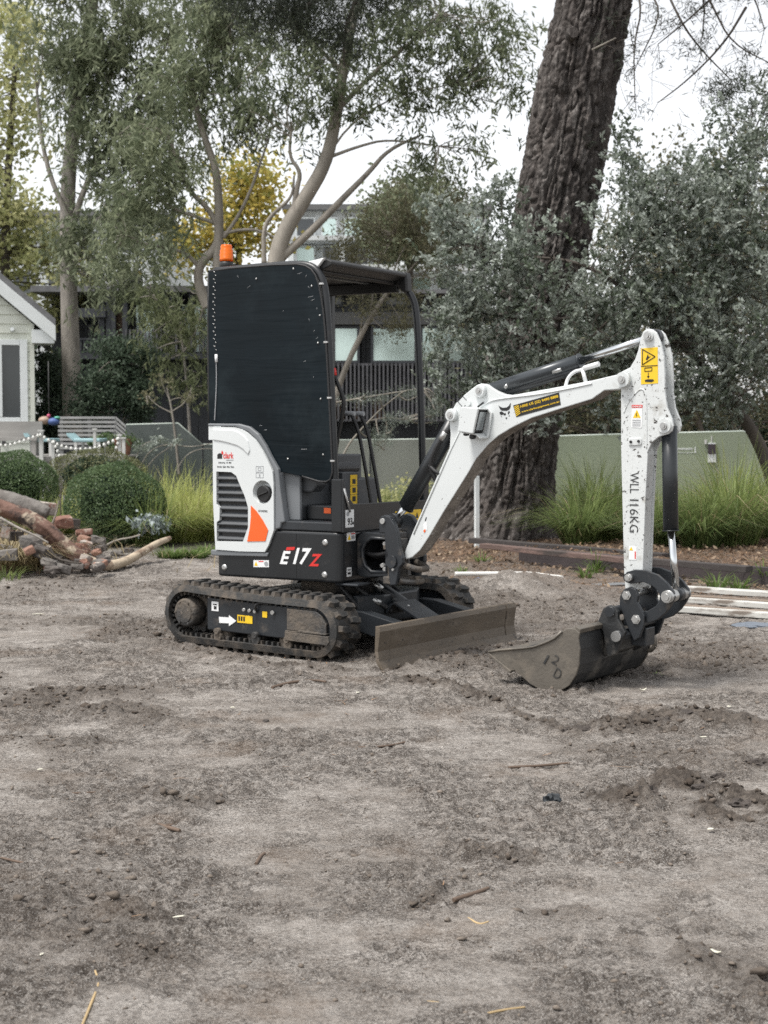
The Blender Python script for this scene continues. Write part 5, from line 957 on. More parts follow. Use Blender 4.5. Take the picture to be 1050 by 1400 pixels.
for px, Y, r, h, lab, ti in TC:
    q = pt(px, 690, Y); tussock(q.x, q.y, r, h, 380, LM['grassy' if ti > .65 else 'grass'], lab, 'garden plants seen through the cab', ti, .012)
    c_, lp, tt = crown_points([((q.x, q.y, .40), (.28, .25, .28))], 14, 24, .07)
    leaves('leaf_sprays', lp, .06, .03, LM['lime'], bpy.data.objects[-1] if False else C.objects[[o.name for o in C.objects if o.name.startswith('grass_tussock')][-1]], 0, .5, tt, (q.x, q.y, gz(q.x, q.y)))
for px, py, r, h, n, lab in [(235, 766, .3, .16, 260, 'low green weeds beside the end of the log'), (265, 764, .3, .14, 260, 'low green weeds just behind the excavator'), (283, 758, .25, .16, 160, 'weeds at the corner of the white panel'), (815, 786, .10, .30, 34, 'green grass tuft growing at the black edging'), (800, 792, .10, .18, 30, 'small weed tuft left of the edging grass'), (980, 806, .14, .24, 46, 'grass tuft in front of the edging at right'), (1010, 808, .14, .20, 40, 'spreading grass tuft beside the white planks'), (1046, 800, .12, .26, 34, 'grass tuft at the right end of the edging'), (905, 765, .08, .20, 22, 'thin weed sprouting above the edging'), (660, 770, .12, .16, 30, 'pale weed tuft at the foot of the white stake'), (630, 786, .12, .12, 26, 'small pale weed behind the far track'), (895, 922, .10, .04, 16, 'faint green sprout on the soil right of the bucket')]:
    q = gp(px, py); tussock(q.x, q.y, r, h, n, LM['weed'], lab, 'weeds on the bare ground', .55, .012, 'weed_tuft', 'weed', (.3, 1.2))
q = gp(20, 783); tussock(q.x, q.y, .62, .46, 620, LM['straw'], 'pile of dry straw and pulled grass in front of the rubble', None, .45, .012, 'straw_heap', 'straw', (.5, 1.5))
q = gp(5, 792); tussock(q.x, q.y, .40, .22, 50, LM['grass'], 'green pulled grass lying at the left edge of the straw', None, .5, .012, 'cut_grass', 'grass clump', (.6, 1.5))
tree('silver_plant', 'silvery low plant with pale felted leaves behind the log', [(P([(205, 730), (205, 715), (200, 705)], 15.6), .010, .005)], [el(195, 712, 15.6, 22, 7, .2), el(215, 716, 15.6, 16, 7, .2)], 26, 16, .04, .075, .034, mat('felted_silver_leaf', (.24, .28, .28), .6, tint=(.38, .43, .43), trans=.2), BARK['dark'], None, cat='plant', twigs=False)
tree('rambling_plant', 'bare arching stems with small silvery leaves in front of the smoky glass panel', [(P([(190, 640), (205, 615), (230, 606), (260, 612), (290, 606)], 20), .008, .004), (P([(200, 640), (215, 622), (235, 610), (250, 600)], 20), .007, .003), (P([(240, 645), (255, 620), (280, 612), (300, 616)], 20), .007, .003), (P([(185, 630), (190, 615), (200, 604), (220, 602)], 20), .006, .003)], [el(195, 612, 20, 12, 8, .15), el(215, 603, 20, 16, 6, .15), el(245, 603, 20, 14, 4, .12)], 30, 12, .035, .06, .022, LM['silver'], BARK['gum'], None, cat='plant', twigs=False)

# ================================================================== BUILDINGS, FENCES, DECK
BM = dict(
 board=mat('grey_green_weatherboard', (.68, .70, .62), .55, var=.08, vscale=3, bump=.05, bscale=60), trim=mat('white_trim_paint', (.74, .77, .77), .45, var=.04), pane=mat('dark_window_glass', (.035, .042, .045), .06, spec=.8),
 tile=mat('grey_roofing', (.16, .16, .165), .7, var=.2), char=mat('charcoal_cladding', (.028, .031, .038), .55, var=.25, vscale=2, stretch=(1, 1, .2)), charlight=mat('charcoal_steel', (.050, .054, .062), .5, var=.15), slat=mat('grey_slat', (.12, .12, .13), .55, var=.2), timber=mat('brown_timber_infill', (.16, .10, .065), .6, var=.2),
 render_=mat('pale_render', (.60, .62, .62), .7, var=.08, vscale=1.5), concrete=mat('grey_concrete_band', (.13, .13, .13), .8, var=.15, vscale=2), teal=mat('sky_tinted_glass', (.58, .70, .66), .12, metal=.55, var=.25, vscale=.8, spec=.8), blind=mat('pale_window_blind', (.55, .56, .50), .7, var=.15),  # teal: pale green colour stands in for sky reflected in the panes
 deck=mat('weathered_deck_timber', (.28, .27, .255), .8, var=.2, vscale=6, stretch=(.3, 1, 1), bump=.1), rail=mat('silvery_rail_timber', (.36, .36, .355), .7, var=.15, vscale=8), post=mat('pale_post', (.55, .55, .53), .6, var=.1), aqua=mat('aqua_fabric', (.30, .45, .48), .6, var=.08), pot=mat('terracotta_pot', (.30, .15, .10), .8, var=.15),
 green=mat('frosted_green_panel', (.31, .355, .26), .16, var=.10, vscale=1.2, spec=.45, layers=(((.36, .38, .33), 5, .62, .2, .5),)), smoky=mat('smoky_glass_panel', (.10, .115, .11), .15, var=.12, vscale=1.2, spec=.6), frost=mat('grey_frosted_panel', (.26, .27, .24), .30, var=.10, vscale=1.5), edge=mat('glass_edge', (.42, .47, .42), .3),
 bulb=mat('white_bulb', (.85, .85, .82), .3, trans=.3), cord=mat('dark_cord', (.05, .05, .05), .6), ball1=mat('peach_fabric', (.36, .26, .20), .6), ball2=mat('blue_fabric', (.07, .12, .30), .6), ball3=mat('green_fabric', (.10, .36, .26), .6), pink=mat('pink_fabric', (.52, .10, .18), .6))
def glassy(m, f):
    nt = m.node_tree; p = nt.nodes['Principled BSDF']; t = nt.nodes.new('ShaderNodeBsdfTransparent'); x = nt.nodes.new('ShaderNodeMixShader'); x.inputs[0].default_value = f
    t.inputs[0].default_value = (.85, .92, .82, 1); nt.links.new(p.outputs[0], x.inputs[1]); nt.links.new(t.outputs[0], x.inputs[2]); nt.links.new(x.outputs[0], nt.nodes['Material Output'].inputs['Surface'])
glassy(BM['green'], .30); glassy(BM['smoky'], .25); glassy(BM['frost'], .22)
def build_house():
    base = Vector((-5.76, 25, 0)); root = empty('weatherboard_house', base, R(13.5), 'pale grey green weatherboard house with white gable trim at the left edge', 'house')
    xl, ze, slope = -4.9, 2.95, .845; xm = xl / 2
    top = lambda x: ze + slope * min(-x, x - xl) if xl < x < 0 else ze
    z = .1; i = 0
    while z < ze + slope * -xm - .05:
        z1 = z + .150
        def ext(zz): return 0.0 if zz <= ze else (zz - ze) / slope
        a, b = ext(z), ext(z1); xs = [(xl + a, -a), (xl + b, -b)]
        if xs[1][1] - xs[1][0] < .1: break
        wx0, wx1, wz0, wz1 = -1.30, -.11, 1.36, 2.66
        runs = [(xs[0], xs[1])]
        if z1 > wz0 + .01 and z < wz1 - .01: runs = [((xs[0][0], wx0), (xs[1][0], wx0)), ((wx1, xs[0][1]), (wx1, xs[1][1]))]
        for (p, q), (r_, s_) in runs:
            g = G(); g._add([(p, -.030, z), (q, -.030, z), (q, 0, z), (p, 0, z), (r_, -.008, z1 + .012), (s_, -.008, z1 + .012), (s_, 0, z1 + .012), (r_, 0, z1 + .012)], [[0, 1, 2, 3], [4, 7, 6, 5], [0, 4, 5, 1], [2, 6, 7, 3], [0, 3, 7, 4], [1, 5, 6, 2]])
            g.build('board', BM['board'], root)
        z = z1; i += 1
    G().prism([(xl, 0), (0, 0), (0, ze), (xm, ze - slope * xm), (xl, ze)], .001, 6.0).build('wall', BM['board'], root)
    G().box(-.055, .018, -.050, .02, .05, ze).build('corner_board', BM['board'], root, .004)
    g = G(); w = .19
    for sx in (1, -1):
        x0, x1 = (.36, xm) if sx > 0 else (xl - .36, xm)
        p = [(x0, ze - .845 * .36 + .02), (x1, ze - slope * xm + .02), (x1, ze - slope * xm + .02 + w * 1.3), (x0, ze - .845 * .36 + .02 + w * 1.3)]; G().prism(p, -.20, -.165).build('barge_board', BM['trim'], root, .004); G().prism([(a, b + .12) for a, b in p], -.16, 6.0).build('roof', BM['tile'], root)
    G().box(-.02, .34, -.16, .5, ze - .32, ze - .10).build('boxed_eave', BM['trim'], root, .006)
    wd = G().box(-1.33, -1.22, -.06, .0, 1.33, 2.69).build('window', BM['trim'], root, .004)
    for nm, bx in (('frame', (-.215, -.095, 1.33, 2.69)), ('frame', (-.66, -.50, 1.43, 2.60)), ('frame', (-1.219, -.218, 2.60, 2.69)), ('sill', (-1.36, -.07, 1.26, 1.328)), ('frame', (-1.219, -.218, 1.33, 1.42))): G().box(bx[0], bx[1], -.065 if nm == 'frame' else -.09, -.002, bx[2], bx[3]).build(nm, BM['trim'], wd, .004)
    for a, b in ((-1.22, -.66), (-.50, -.215)): G().box(a, b, -.022, -.016, 1.42, 2.60).build('pane', BM['pane'], wd)
    G().box(-.52, -.46, -.09, -.031, .98, 1.04).build('tap', BM['cord'], root, .006)
    g = G(); g.tube([(-.33, -.03, 2.84), (-.33, -.09, 2.86)], .03, 10); g.build('outdoor_lamp', BM['trim'], root)
build_house()

def win(parent, x0, x1, z0, z1, y, glass, frame, nm='window'):
    f = G(); t = .05
    f.box(x0, x1, y - .06, y, z0, z0 + t); f.box(x0, x1, y - .06, y, z1 - t, z1); f.box(x0, x0 + t, y - .058, y - .002, z0 + t, z1 - t); f.box(x1 - t, x1, y - .058, y - .002, z0 + t, z1 - t)
    w = f.build(nm, frame, parent); G().box(x0 + t, x1 - t, y - .03, y - .015, z0 + t, z1 - t).build('pane', glass, w); return w
def build_dark_building():
    Y = 32.0; px = lambda x: (x - 525) / F_PX * Y; pz = lambda y: CAM_H + (585 - y) / F_PX * Y
    root = empty('dark_building', (0, Y, 0), 0, 'dark charcoal two storey building with balcony and slatted screens at left', 'building')
    G().box(px(60), px(330), 0, 5, -.1, pz(492)).build('lower_wall', BM['char'], root)
    for x in range(150, 331, 20): G().box(px(x), px(x) + .012, -.012, 0, 0, pz(495)).build('cladding_joint', BM['charlight'], root)
    G().box(px(60), px(330), .9, 5, pz(492), pz(402)).build('upper_wall', BM['char'], root); G().box(px(50), px(335), -.35, 5.2, pz(402), pz(394)).build('roof', BM['tile'], root); G().box(px(60), px(332), -.30, .95, pz(492), pz(484)).build('balcony_floor', BM['charlight'], root); G().box(px(95), px(150), -.32, -.05, pz(436), pz(424)).build('balcony_beam', BM['charlight'], root)
    for x in (104, 141, 150, 156, 172, 214, 236, 262, 287): G().box(px(x), px(x) + .10, -.25, -.10, pz(484), pz(402)).build('column', BM['charlight'], root)
    G().box(px(158), px(171), -.05, .1, pz(484), pz(425)).build('timber_panel', BM['timber'], root)
    for a, b, gl in ((108, 120, 'pane'), (122, 140, 'blind'), (176, 212, 'teal'), (218, 234, 'blind'), (240, 285, 'teal')): win(root, px(a), px(b), pz(482), pz(428 if a < 150 else 410), .88, BM[gl], BM['charlight'])
    x = 176
    while x < 300: G().box(px(x), px(x) + .035, -.28, -.24, pz(482), pz(452)).build('slat', BM['slat'], root); x += 5.2
    x = 106
    while x < 142: G().box(px(x), px(x) + .025, -.28, -.25, pz(484), pz(466)).build('baluster', BM['charlight'], root); x += 4.5
    G().box(px(104), px(142), -.29, -.24, pz(466), pz(464)).build('handrail', BM['charlight'], root)
build_dark_building()
def build_glass_house():
    Y = 28.0; px = lambda x: (x - 525) / F_PX * Y; pz = lambda y: CAM_H + (585 - y) / F_PX * Y
    root = empty('glass_fronted_house', (0, Y, 0), 0, 'modern dark house with glass band tinted with pale sky reflection and vertical slat screen seen through the cab', 'house')
    G().box(px(425), px(655), .6, 6, -.1, pz(445)).build('wall', BM['char'], root); G().box(px(420), px(660), -.10, 6.1, pz(445), pz(428)).build('concrete_band', BM['concrete'], root, .01); G().box(px(425), px(655), .2, 6, pz(428), pz(404)).build('upper_wall', BM['charlight'], root); G().box(px(420), px(662), -.3, 6, pz(404), pz(399)).build('roof', BM['tile'], root)
    for a, b in ((430, 450), (455, 492), (507, 570), (574, 640)): win(root, px(a), px(b), pz(497), pz(446), .02, BM['teal'], BM['charlight'])
    for a, b in ((455, 470), (520, 560), (600, 630)): win(root, px(a), px(b), pz(420), pz(402), .19, BM['pane'], BM['charlight'])
    for x in (428, 452, 494, 500, 571): G().box(px(x), px(x) + .09, .25, .40, 0, pz(446)).build('column', BM['charlight'], root)
    G().box(px(426), px(650), -.02, .0, pz(500), pz(497)).build('screen_rail', BM['slat'], root); G().box(px(426), px(650), -.02, .0, pz(576), pz(573)).build('screen_rail', BM['slat'], root)
    x = 428
    while x < 650: G().box(px(x), px(x) + .032, -.05, -.021, pz(575), pz(497)).build('slat', BM['slat'], root); x += 5.6
    for x in (432, 470): G().box(px(x), px(x) + .7, .40, .55, pz(575), pz(545)).build('planter', BM['timber'], root)
build_glass_house()
def build_apartments():
    Y = 50.0; px = lambda x: (x - 525) / F_PX * Y; pz = lambda y: CAM_H + (585 - y) / F_PX * Y
    root = empty('apartment_block', (0, Y, 0), 0, 'white upper storeys of an apartment block behind the gum trees', 'building')
    G().box(px(395), px(665), 0, 8, 0, pz(292)).build('wall', BM['render_'], root); G().box(px(388), px(672), -.5, 8.2, pz(292), pz(285)).build('roof', BM['concrete'], root)
    for y0, y1 in ((336, 330), (376, 368), (420, 412)): G().box(px(392), px(668), -1.1, 0, pz(y0), pz(y1)).build('balcony_slab', BM['render_'], root)
    for y0, y1 in ((328, 300), (366, 338), (410, 380)):
        for a, b in ((405, 432), (440, 462), (470, 505), (515, 540), (550, 590), (600, 625), (632, 660)): win(root, px(a), px(b), pz(y0), pz(y1), -.01, BM['pane' if (a + y0) % 3 else 'teal'], BM['trim'])
    for x in (398, 466, 545, 628): G().box(px(x), px(x) + .16, -1.05, -.88, pz(412), pz(330)).build('column', BM['trim'], root)
    g = empty('white_house', (0, 46, 0), 0, 'white rendered building glimpsed between the trees at upper left', 'building'); Y = 46.0
    G().box(px(-60), px(225), 0, 7, 0, pz(300)).build('wall', BM['render_'], g); G().box(px(-70), px(232), -.4, 7.2, pz(300), pz(293)).build('roof', BM['tile'], g)
    for y0, y1 in ((350, 318), (405, 370)):
        for a, b in ((-30, -5), (20, 48), (68, 90), (112, 140), (160, 200)): win(g, px(a), px(b), pz(y0), pz(y1), -.01, BM['pane'], BM['trim'])
build_apartments()
# fence panels: frosted green glass at the right, grey beyond the cab, smoky at the left
def panel(name, pts, Y, m, label, t=.03, group=None, tilt=0.0):
    c = [pt(a, b, Y) for a, b in pts]; base = Vector((min(p.x for p in c), Y, 0)); root = empty(name, base, 0, label, 'fence panel', group)
    out = [(p.x - base.x, p.z) for p in c]; G().prism(out, 0, t).build('sheet', m, root)
    g = G(); tp = [q for q in out if q[1] > .5]; tp.sort(); g.tube([(a, t / 2, b + .004) for a, b in tp], .014, 6); g.build('top_edge', BM['edge'], root); return root
a_ = panel('glass_fence_panel', [(752, 720), (752, 597), (890, 593), (890, 720)], 21, BM['green'], 'frosted green fence panel between the pine and the excavator arm', group='glass fence panels')
b_ = panel('glass_fence_panel', [(892, 720), (892, 593), (1016, 590), (1024, 594), (1085, 720)], 21, BM['green'], 'frosted green fence panel with a sloping end, notice and dark square vent', group='glass fence panels')
s_ = 21 / F_PX; ox = lambda x: (x - 892) * s_; oz = lambda y: CAM_H + (585.3 - y) * s_
G().box(ox(968), ox(978.5), -.03, 0, oz(607), oz(605.5)).build('vent_frame', BM['trim'], b_); G().box(ox(968), ox(978.5), -.03, 0, oz(632), oz(620.5)).build('vent_frame', BM['trim'], b_); G().box(ox(968), ox(977.5), -.05, -.001, oz(620.4), oz(607.1)).build('vent', mat('dark_vent', (.04, .03, .04), .6), b_, .004)
G().box(ox(963), ox(966), -.02, 0, oz(607), oz(601)).build('latch', BM['post'], b_); G().box(ox(972), ox(973), -.02, 0, oz(605.4), oz(596)).build('conduit', BM['post'], b_)
text('notice_lettering', 'community', BM['trim'], b_, (ox(925), -.001, oz(616)), (23 * s_, 0, 0), (0, 0, 4.4 * s_), bold=.02, ext=.003); text('notice_lettering', 'private garden', BM['trim'], b_, (ox(924), -.001, oz(620)), (28 * s_, 0, 0), (0, 0, 2.4 * s_), ext=.003); G().box(ox(950), ox(951.3), -.006, 0, oz(619), oz(611)).build('notice_mark', BM['trim'], b_)
panel('glass_fence_panel', [(330, 720), (330, 603), (505, 602), (505, 720)], 21, BM['frost'], 'grey frosted fence panel mostly hidden behind the cab', group='glass fence panels')
panel('glass_fence_panel', [(507, 720), (507, 602), (640, 600), (640, 720)], 21.05, BM['frost'], 'grey frosted fence panel seen through the cab front and beyond the far post', group='glass fence panels')
panel('glass_fence_panel', [(642, 720), (642, 600), (750, 597), (750, 720)], 21.1, BM['frost'], 'frosted fence panel hidden behind the pine trunk', group='glass fence panels')
sp_ = panel('glass_balustrade', [(172, 690), (172, 581), (243, 579), (276, 608), (276, 690)], 23, BM['smoky'], 'smoky glass balustrade with a sloping end beside the stair rail')
panel('glass_balustrade', [(278, 690), (278, 608), (330, 608), (330, 690)], 23.02, BM['smoky'], 'low smoky glass balustrade behind the white side panel')
# deck, rails, furniture, festoon lights
def build_deck():
    Y = 21.5; X = lambda x: (x - 525) / F_PX * Y; Z = lambda y: CAM_H + (585.3 - y) / F_PX * Y
    base = Vector((X(60), Y, 0)); root = empty('timber_deck', base, 0, 'raised grey timber deck in front of the weatherboard house', 'deck'); bx = lambda x: X(x) - base.x
    z = .02
    while z < Z(625): G().box(bx(-80), bx(165), 0, .03, z, min(z + .115, Z(624))).build('board', BM['deck'], root); z += .125
    for i in range(14): G().box(bx(-80), bx(165), .035 + i * .145, .17 + i * .145, Z(624) - .03, Z(624)).build('deck_board', BM['deck'], root)
    def post(x, y0, y1, w, lab, dy=.05):
        p = empty('timber_post', (X(x), Y - dy, 0), 0, lab, 'post', 'posts along the deck'); G().box(-w / 2, w / 2, -w / 2, w / 2, -.05, Z(y0)).build('shaft', BM['post'], p); G().box(-w / 2 - .012, w / 2 + .012, -w / 2 - .012, w / 2 + .012, Z(y0) + .001, Z(y0) + .025).build('cap', BM['post'], p)
    post(58, 590, 660, .055, 'tallest pale post carrying the festoon lights next to the house corner'); post(74, 604, 660, .04, 'shorter thin post right of the tall festoon post'); post(131, 588, 640, .04, 'thin post with a round top in front of the slatted rail'); post(165, 596, 640, .045, 'left of the two white end posts of the festoon', .07); post(171, 600, 640, .045, 'right of the two white end posts of the festoon', .09)
    # slatted balustrade, level then sloping with the stair
    Y2 = 25.0; X2 = lambda x: (x - 525) / F_PX * Y2; Z2 = lambda y: CAM_H + (585.3 - y) / F_PX * Y2; b2 = Vector((X2(80), Y2, 0)); rr = empty('slatted_balustrade', b2, 0, 'silvery horizontal slat balustrade stepping down with the stair', 'balustrade')
    for k in range(8):
        y = 569.5 + k * 5.9; G().box(X2(80) - b2.x, X2(158.5) - b2.x, 0, .03, Z2(y + 3.4), Z2(y)).build('slat', BM['rail'], rr)
        x0, z0, x1, z1 = X2(159) - b2.x, Z2(y), X2(212) - b2.x, Z2(y + 48); h = (Z2(0) - Z2(3.6)); G().prism([(x0, z0 - h), (x1, z1 - h), (x1, z1), (x0, z0)], 0, .03).build('slat', BM['rail'], rr)
    for x in (82, 120, 156): G().box(X2(x) - b2.x, X2(x) - b2.x + .05, .032, .08, 0, Z2(571)).build('upright', BM['rail'], rr)
    G().box(X2(185) - b2.x, X2(185) - b2.x + .05, .032, .08, 0, Z2(596)).build('upright', BM['rail'], rr)
    # dark stair rail on the right of the house, loungers, pots
    def lounger(x0, x1, ytop, lab):
        r = empty('sun_lounger', (X((x0 + x1) / 2), Y + .8, Z(624)), 0, lab, 'sun lounger', 'aqua sun loungers on the deck'); w = (X(x1) - X(x0)) / 2
        G().box(-w * .6, w, -.3, .3, .20, .25).build('seat', BM['aqua'], r, .015); G()._add([(-w * .62, -.3, .24), (-w * .62, .3, .24), (-w * 1.05, .3, .33), (-w * 1.05, -.3, .33), (-w * .55, -.3, .20), (-w * .55, .3, .20), (-w * 1.0, .3, .29), (-w * 1.0, -.3, .29)], [[0, 1, 2, 3], [7, 6, 5, 4], [0, 4, 5, 1], [2, 6, 7, 3], [0, 3, 7, 4], [1, 5, 6, 2]]).build('backrest', BM['aqua'], r)
        for lx in (-w * .5, w * .9):
            for ly in (-.27, .27): G().box(lx - .02, lx + .02, ly - .02, ly + .02, 0, .2).build('leg', BM['post'], r)
    lounger(22, 60, 615, 'aqua sun lounger on the deck beside the house'); lounger(82, 128, 622, 'aqua sun lounger on the deck behind the pale mound shrub')
    q = empty('flower_pot', (X(152), Y + 1.0, Z(624)), 0, 'terracotta pot under the festoon lights', 'pot'); G().tube([(0, 0, 0), (0, 0, .22), (0, 0, .24)], [.10, .14, .15], 16).build('pot', BM['pot'], q)
    cc, lp, tt = crown_points([((X(122), Y + 1.4, Z(606)), (.28, .2, .10)), ((X(152), Y + 1.0, Z(605)), (.14, .12, .10))], 18, 26, .05); r = empty('potted_plant', (X(122), Y + 1.4, Z(624)), 0, 'leafy green plant spreading on the deck in front of the slatted rail', 'plant'); leaves('foliage', lp, .10, .05, LM['box'], r, .2, 0, tt, (X(122), Y + 1.4, Z(624)))
    bp = empty('timber_bench', (X(8), Y + .6, Z(624)), 0, 'weathered timber bench at the left end of the deck', 'bench'); G().box(-.35, .35, -.2, .2, .22, .27).build('seat', BM['deck'], bp); G().box(-.35, .35, .16, .20, .27, .50).build('backrest', BM['deck'], bp)
    for lx in (-.3, .3): G().box(lx - .03, lx + .03, -.18, .18, 0, .22).build('leg', BM['deck'], bp)
    # festoon
    P3 = [(-20, 596), (0, 606), (14, 607), (35, 600), (57, 592)]; P4 = [(58, 592), (70, 600), (90, 609), (110, 612), (130, 611), (148, 604), (164, 597)]; P5 = [(76, 602), (80, 612), (84, 622)]; P6 = [(164, 597), (163, 605), (158, 616)]
    fr_ = empty('festoon_lights', (X(58), Y - .1, 0), 0, 'string of white festoon bulbs hung between the deck posts', 'string lights'); o = Vector((X(58), Y - .1, 0)); ub = G().tube([(0, 0, .012), (0, 0, .022), (0, 0, 0), (0, 0, -.022), (0, 0, -.030)][::1], [.006, .008, .021, .019, .004], 8).build('bulb', BM['bulb'], fr_); me = ub.data; bpy.data.objects.remove(ub)
    for path in (P3, P4, P5, P6):
        p = [Vector((X(a), Y - .1, Z(b))) - o for a, b in path]; sp = smooth([tuple(w) for w in p], 3); G().tube(sp, .005, 5).build('cord', BM['cord'], fr_)
        L_ = [0]
        for a, b in zip(sp, sp[1:]): L_.append(L_[-1] + (Vector(b) - Vector(a)).length)
        n = int(L_[-1] / .068)
        for k in range(n + 1):
            t = k * .068; i = max(0, min(len(sp) - 2, int(np.searchsorted(L_, t)) - 1)); u = (t - L_[i]) / max(L_[i + 1] - L_[i], 1e-6); w = Vector(sp[i]).lerp(Vector(sp[i + 1]), u)
            b = bpy.data.objects.new('bulb', me); C.objects.link(b); b.parent = fr_; b.location = w + Vector((0, 0, -.022))
    # colourful hanging chair by the house corner
    h = pt(67, 572, 24); r = empty('hanging_seat', h, 0, 'peach and blue fabric hanging seat by the house corner', 'hanging seat')
    def blob(nm, m, c, r_):
        g = G(); ps = [(c[0] + r_[0] * math.cos(a) * math.cos(0), c[1], c[2]) for a in (0,)]; n1, n2 = 10, 14; vs = []; fs = []
        for i in range(n1 + 1):
            for j in range(n2): a, b = math.pi * i / n1, 2 * math.pi * j / n2; vs.append((c[0] + r_[0] * math.sin(a) * math.cos(b), c[1] + r_[1] * math.sin(a) * math.sin(b), c[2] + r_[2] * math.cos(a)))
        for i in range(n1):
            for j in range(n2): fs.append([i * n2 + j, i * n2 + (j + 1) % n2, (i + 1) * n2 + (j + 1) % n2, (i + 1) * n2 + j])
        g._add(vs, fs, 0, True); return g.build(nm, m, r)
    blob('cushion', BM['ball1'], (-.07, 0, -.03), (.10, .10, .065)); blob('cushion', BM['ball2'], (.07, 0, -.05), (.10, .10, .06)); blob('cushion', BM['ball3'], (.13, 0, .01), (.05, .06, .025)); blob('cushion', BM['pink'], (.0, -.02, .04), (.03, .04, .03)); G().tube([(0, 0, .08), (0, 0, .9)], .008, 6).build('rope', BM['cord'], r)
build_deck()

# ================================================================== RUBBLE, LOGS, EDGING, PLANKS
SM = [mat('old_red_brick', (.20, .100, .074), .85, var=.3, vscale=14, bump=.3, bscale=60, layers=(((.42, .36, .31), 12, .56, .1, .9),)), mat('pale_mortared_brick', (.34, .30, .265), .9, var=.3, vscale=12, bump=.3, bscale=50, layers=(((.27, .13, .09), 9, .55, .1, .9),)), mat('grey_stone', (.155, .142, .130), .9, var=.35, vscale=10, bump=.4, bscale=40, layers=(((.11, .095, .085), 6, .55, .12, .9),)), mat('dark_stone', (.085, .074, .067), .9, var=.35, vscale=12, bump=.4, bscale=40), mat('orange_brick', (.24, .135, .098), .85, var=.25, vscale=14, bump=.3, bscale=60)]
def chunk(name, px, py, Y, w, h, kind, m, label, rot=0, tip=0.0, group='rubble'):
    s = Y / F_PX; c = pt(px, py, Y); W_, H_, D_ = w * s, h * s, (w + h) * .5 * s
    bm = bmesh.new(); bmesh.ops.create_cube(bm, size=1)
    if kind == 'stone': bmesh.ops.subdivide_edges(bm, edges=bm.edges, cuts=2, use_grid_fill=True)
    else: bmesh.ops.subdivide_edges(bm, edges=bm.edges, cuts=1, use_grid_fill=True)
    sd = random.random() * 100
    for v in bm.verts:
        q = v.co.copy()
        if kind == 'stone': q = q.lerp(q.normalized() * .60, .42)
        j = .13 if kind == 'stone' else .05; n_ = Vector((random.gauss(0, j), random.gauss(0, j), random.gauss(0, j))); q += n_ * .6; v.co = Vector((q.x * W_, q.y * D_, q.z * H_))
    if kind != 'stone':
        for v in list(bm.verts)[:2]: v.co *= .82
    me = bpy.data.meshes.new(name); bm.to_mesh(me); bm.free(); o = link(name, me, None, (m,)); o.location = c; o.rotation_euler = (random.uniform(-.15, .15), R(tip), R(rot))
    b = o.modifiers.new('bevel', 'BEVEL'); b.width = .008; b.segments = 2; b.limit_method = 'ANGLE'; b.angle_limit = R(30)
    setp(o, label, 'brick' if name == 'brick' else 'stone', group)
CH = [('brick', 61, 695, 13.9, 26, 17, 0, 1, 'pale mortar covered block on the crest of the rubble', 30, 8), ('brick', 86, 714, 13.7, 24, 15, 0, 0, 'red brick on the crest beside the pale block', 25, -6), ('brick', 99, 716, 13.9, 16, 15, 0, 3, 'dark squared block touching the red brick on the crest', 50, 10), ('brick', 115, 728, 13.6, 22, 9, 0, 0, 'flat red brick above the orange half brick', 10, -4), ('brick', 115, 738, 13.45, 17, 11, 0, 4, 'orange half brick at the right end of the heap', -20, 14), ('stone', 134, 740, 13.5, 20, 13, 1, 2, 'grey angular stone at the right end of the heap', 10, 20), ('stone', 118, 744, 13.3, 17, 9, 1, 1, 'pale pinkish stone below the orange half brick', 0, 10), ('stone', 138, 750, 13.3, 15, 9, 1, 3, 'dark flat stone beyond the right end of the heap', 0, -15),
      ('stone', 43, 743, 12.7, 30, 20, 1, 2, 'large rounded grey stone under the log', 20, 0), ('stone', 58, 755, 12.6, 22, 16, 1, 3, 'dark rounded stone right of the large grey stone', 0, 12), ('brick', 10, 759, 12.5, 28, 15, 0, 2, 'grey slab at the left edge above the straw', 10, -3), ('brick', 8, 728, 12.9, 12, 17, 0, 1, 'pale brick standing on end at the left edge', 15, 10), ('brick', 22, 733, 13.0, 17, 13, 0, 3, 'dark block behind the upright brick', 35, 5), ('brick', 40, 753, 12.5, 15, 10, 0, 4, 'orange brick fragment in front of the large grey stone', 20, -25), ('stone', 72, 779, 12.35, 20, 10, 1, 3, 'low dark stone at the front of the heap', 0, 0), ('brick', 87, 778, 12.45, 17, 12, 0, 2, 'tilted grey block at the front of the heap', 40, 22), ('stone', 68, 770, 12.5, 22, 11, 1, 2, 'flat grey stone behind the front blocks', 0, 12), ('stone', 119, 778, 12.75, 15, 9, 1, 3, 'small dark stone lying under the bend of the log', 0, 0), ('stone', 160, 757, 13.4, 16, 7, 1, 2, 'flat grey stone behind the log right of the heap', 0, 0), ('stone', 176, 752, 13.8, 12, 6, 1, 3, 'small dark stone in the hollow under the rounded shrub', 0, 0)]
for nm, px, py, Y, w, h, k, mi, lab, rt, tp in CH: chunk(nm, px, py, Y, w, h, 'stone' if k else 'brick', SM[mi], lab, rt, tp, 'stones and bricks of the rubble heap')
for k in range(60):
    px = random.uniform(-30, 150); py = 757 - (150 - px) * .12 + random.uniform(-14, 22) - 8 * math.cos(px / 30); Y = 13.9 - (py - 720) * .024
    br = random.random() < .45; chunk('brick' if br else 'stone', px, py, Y, random.uniform(10, 20), random.uniform(7, 12), 'brick' if br else 'stone', random.choice(SM), 'weathered brick half buried in the rubble heap' if br else 'rough stone half buried in the rubble heap', random.uniform(0, 90), random.uniform(-25, 25), 'half buried bricks in the rubble' if br else 'half buried stones in the rubble')
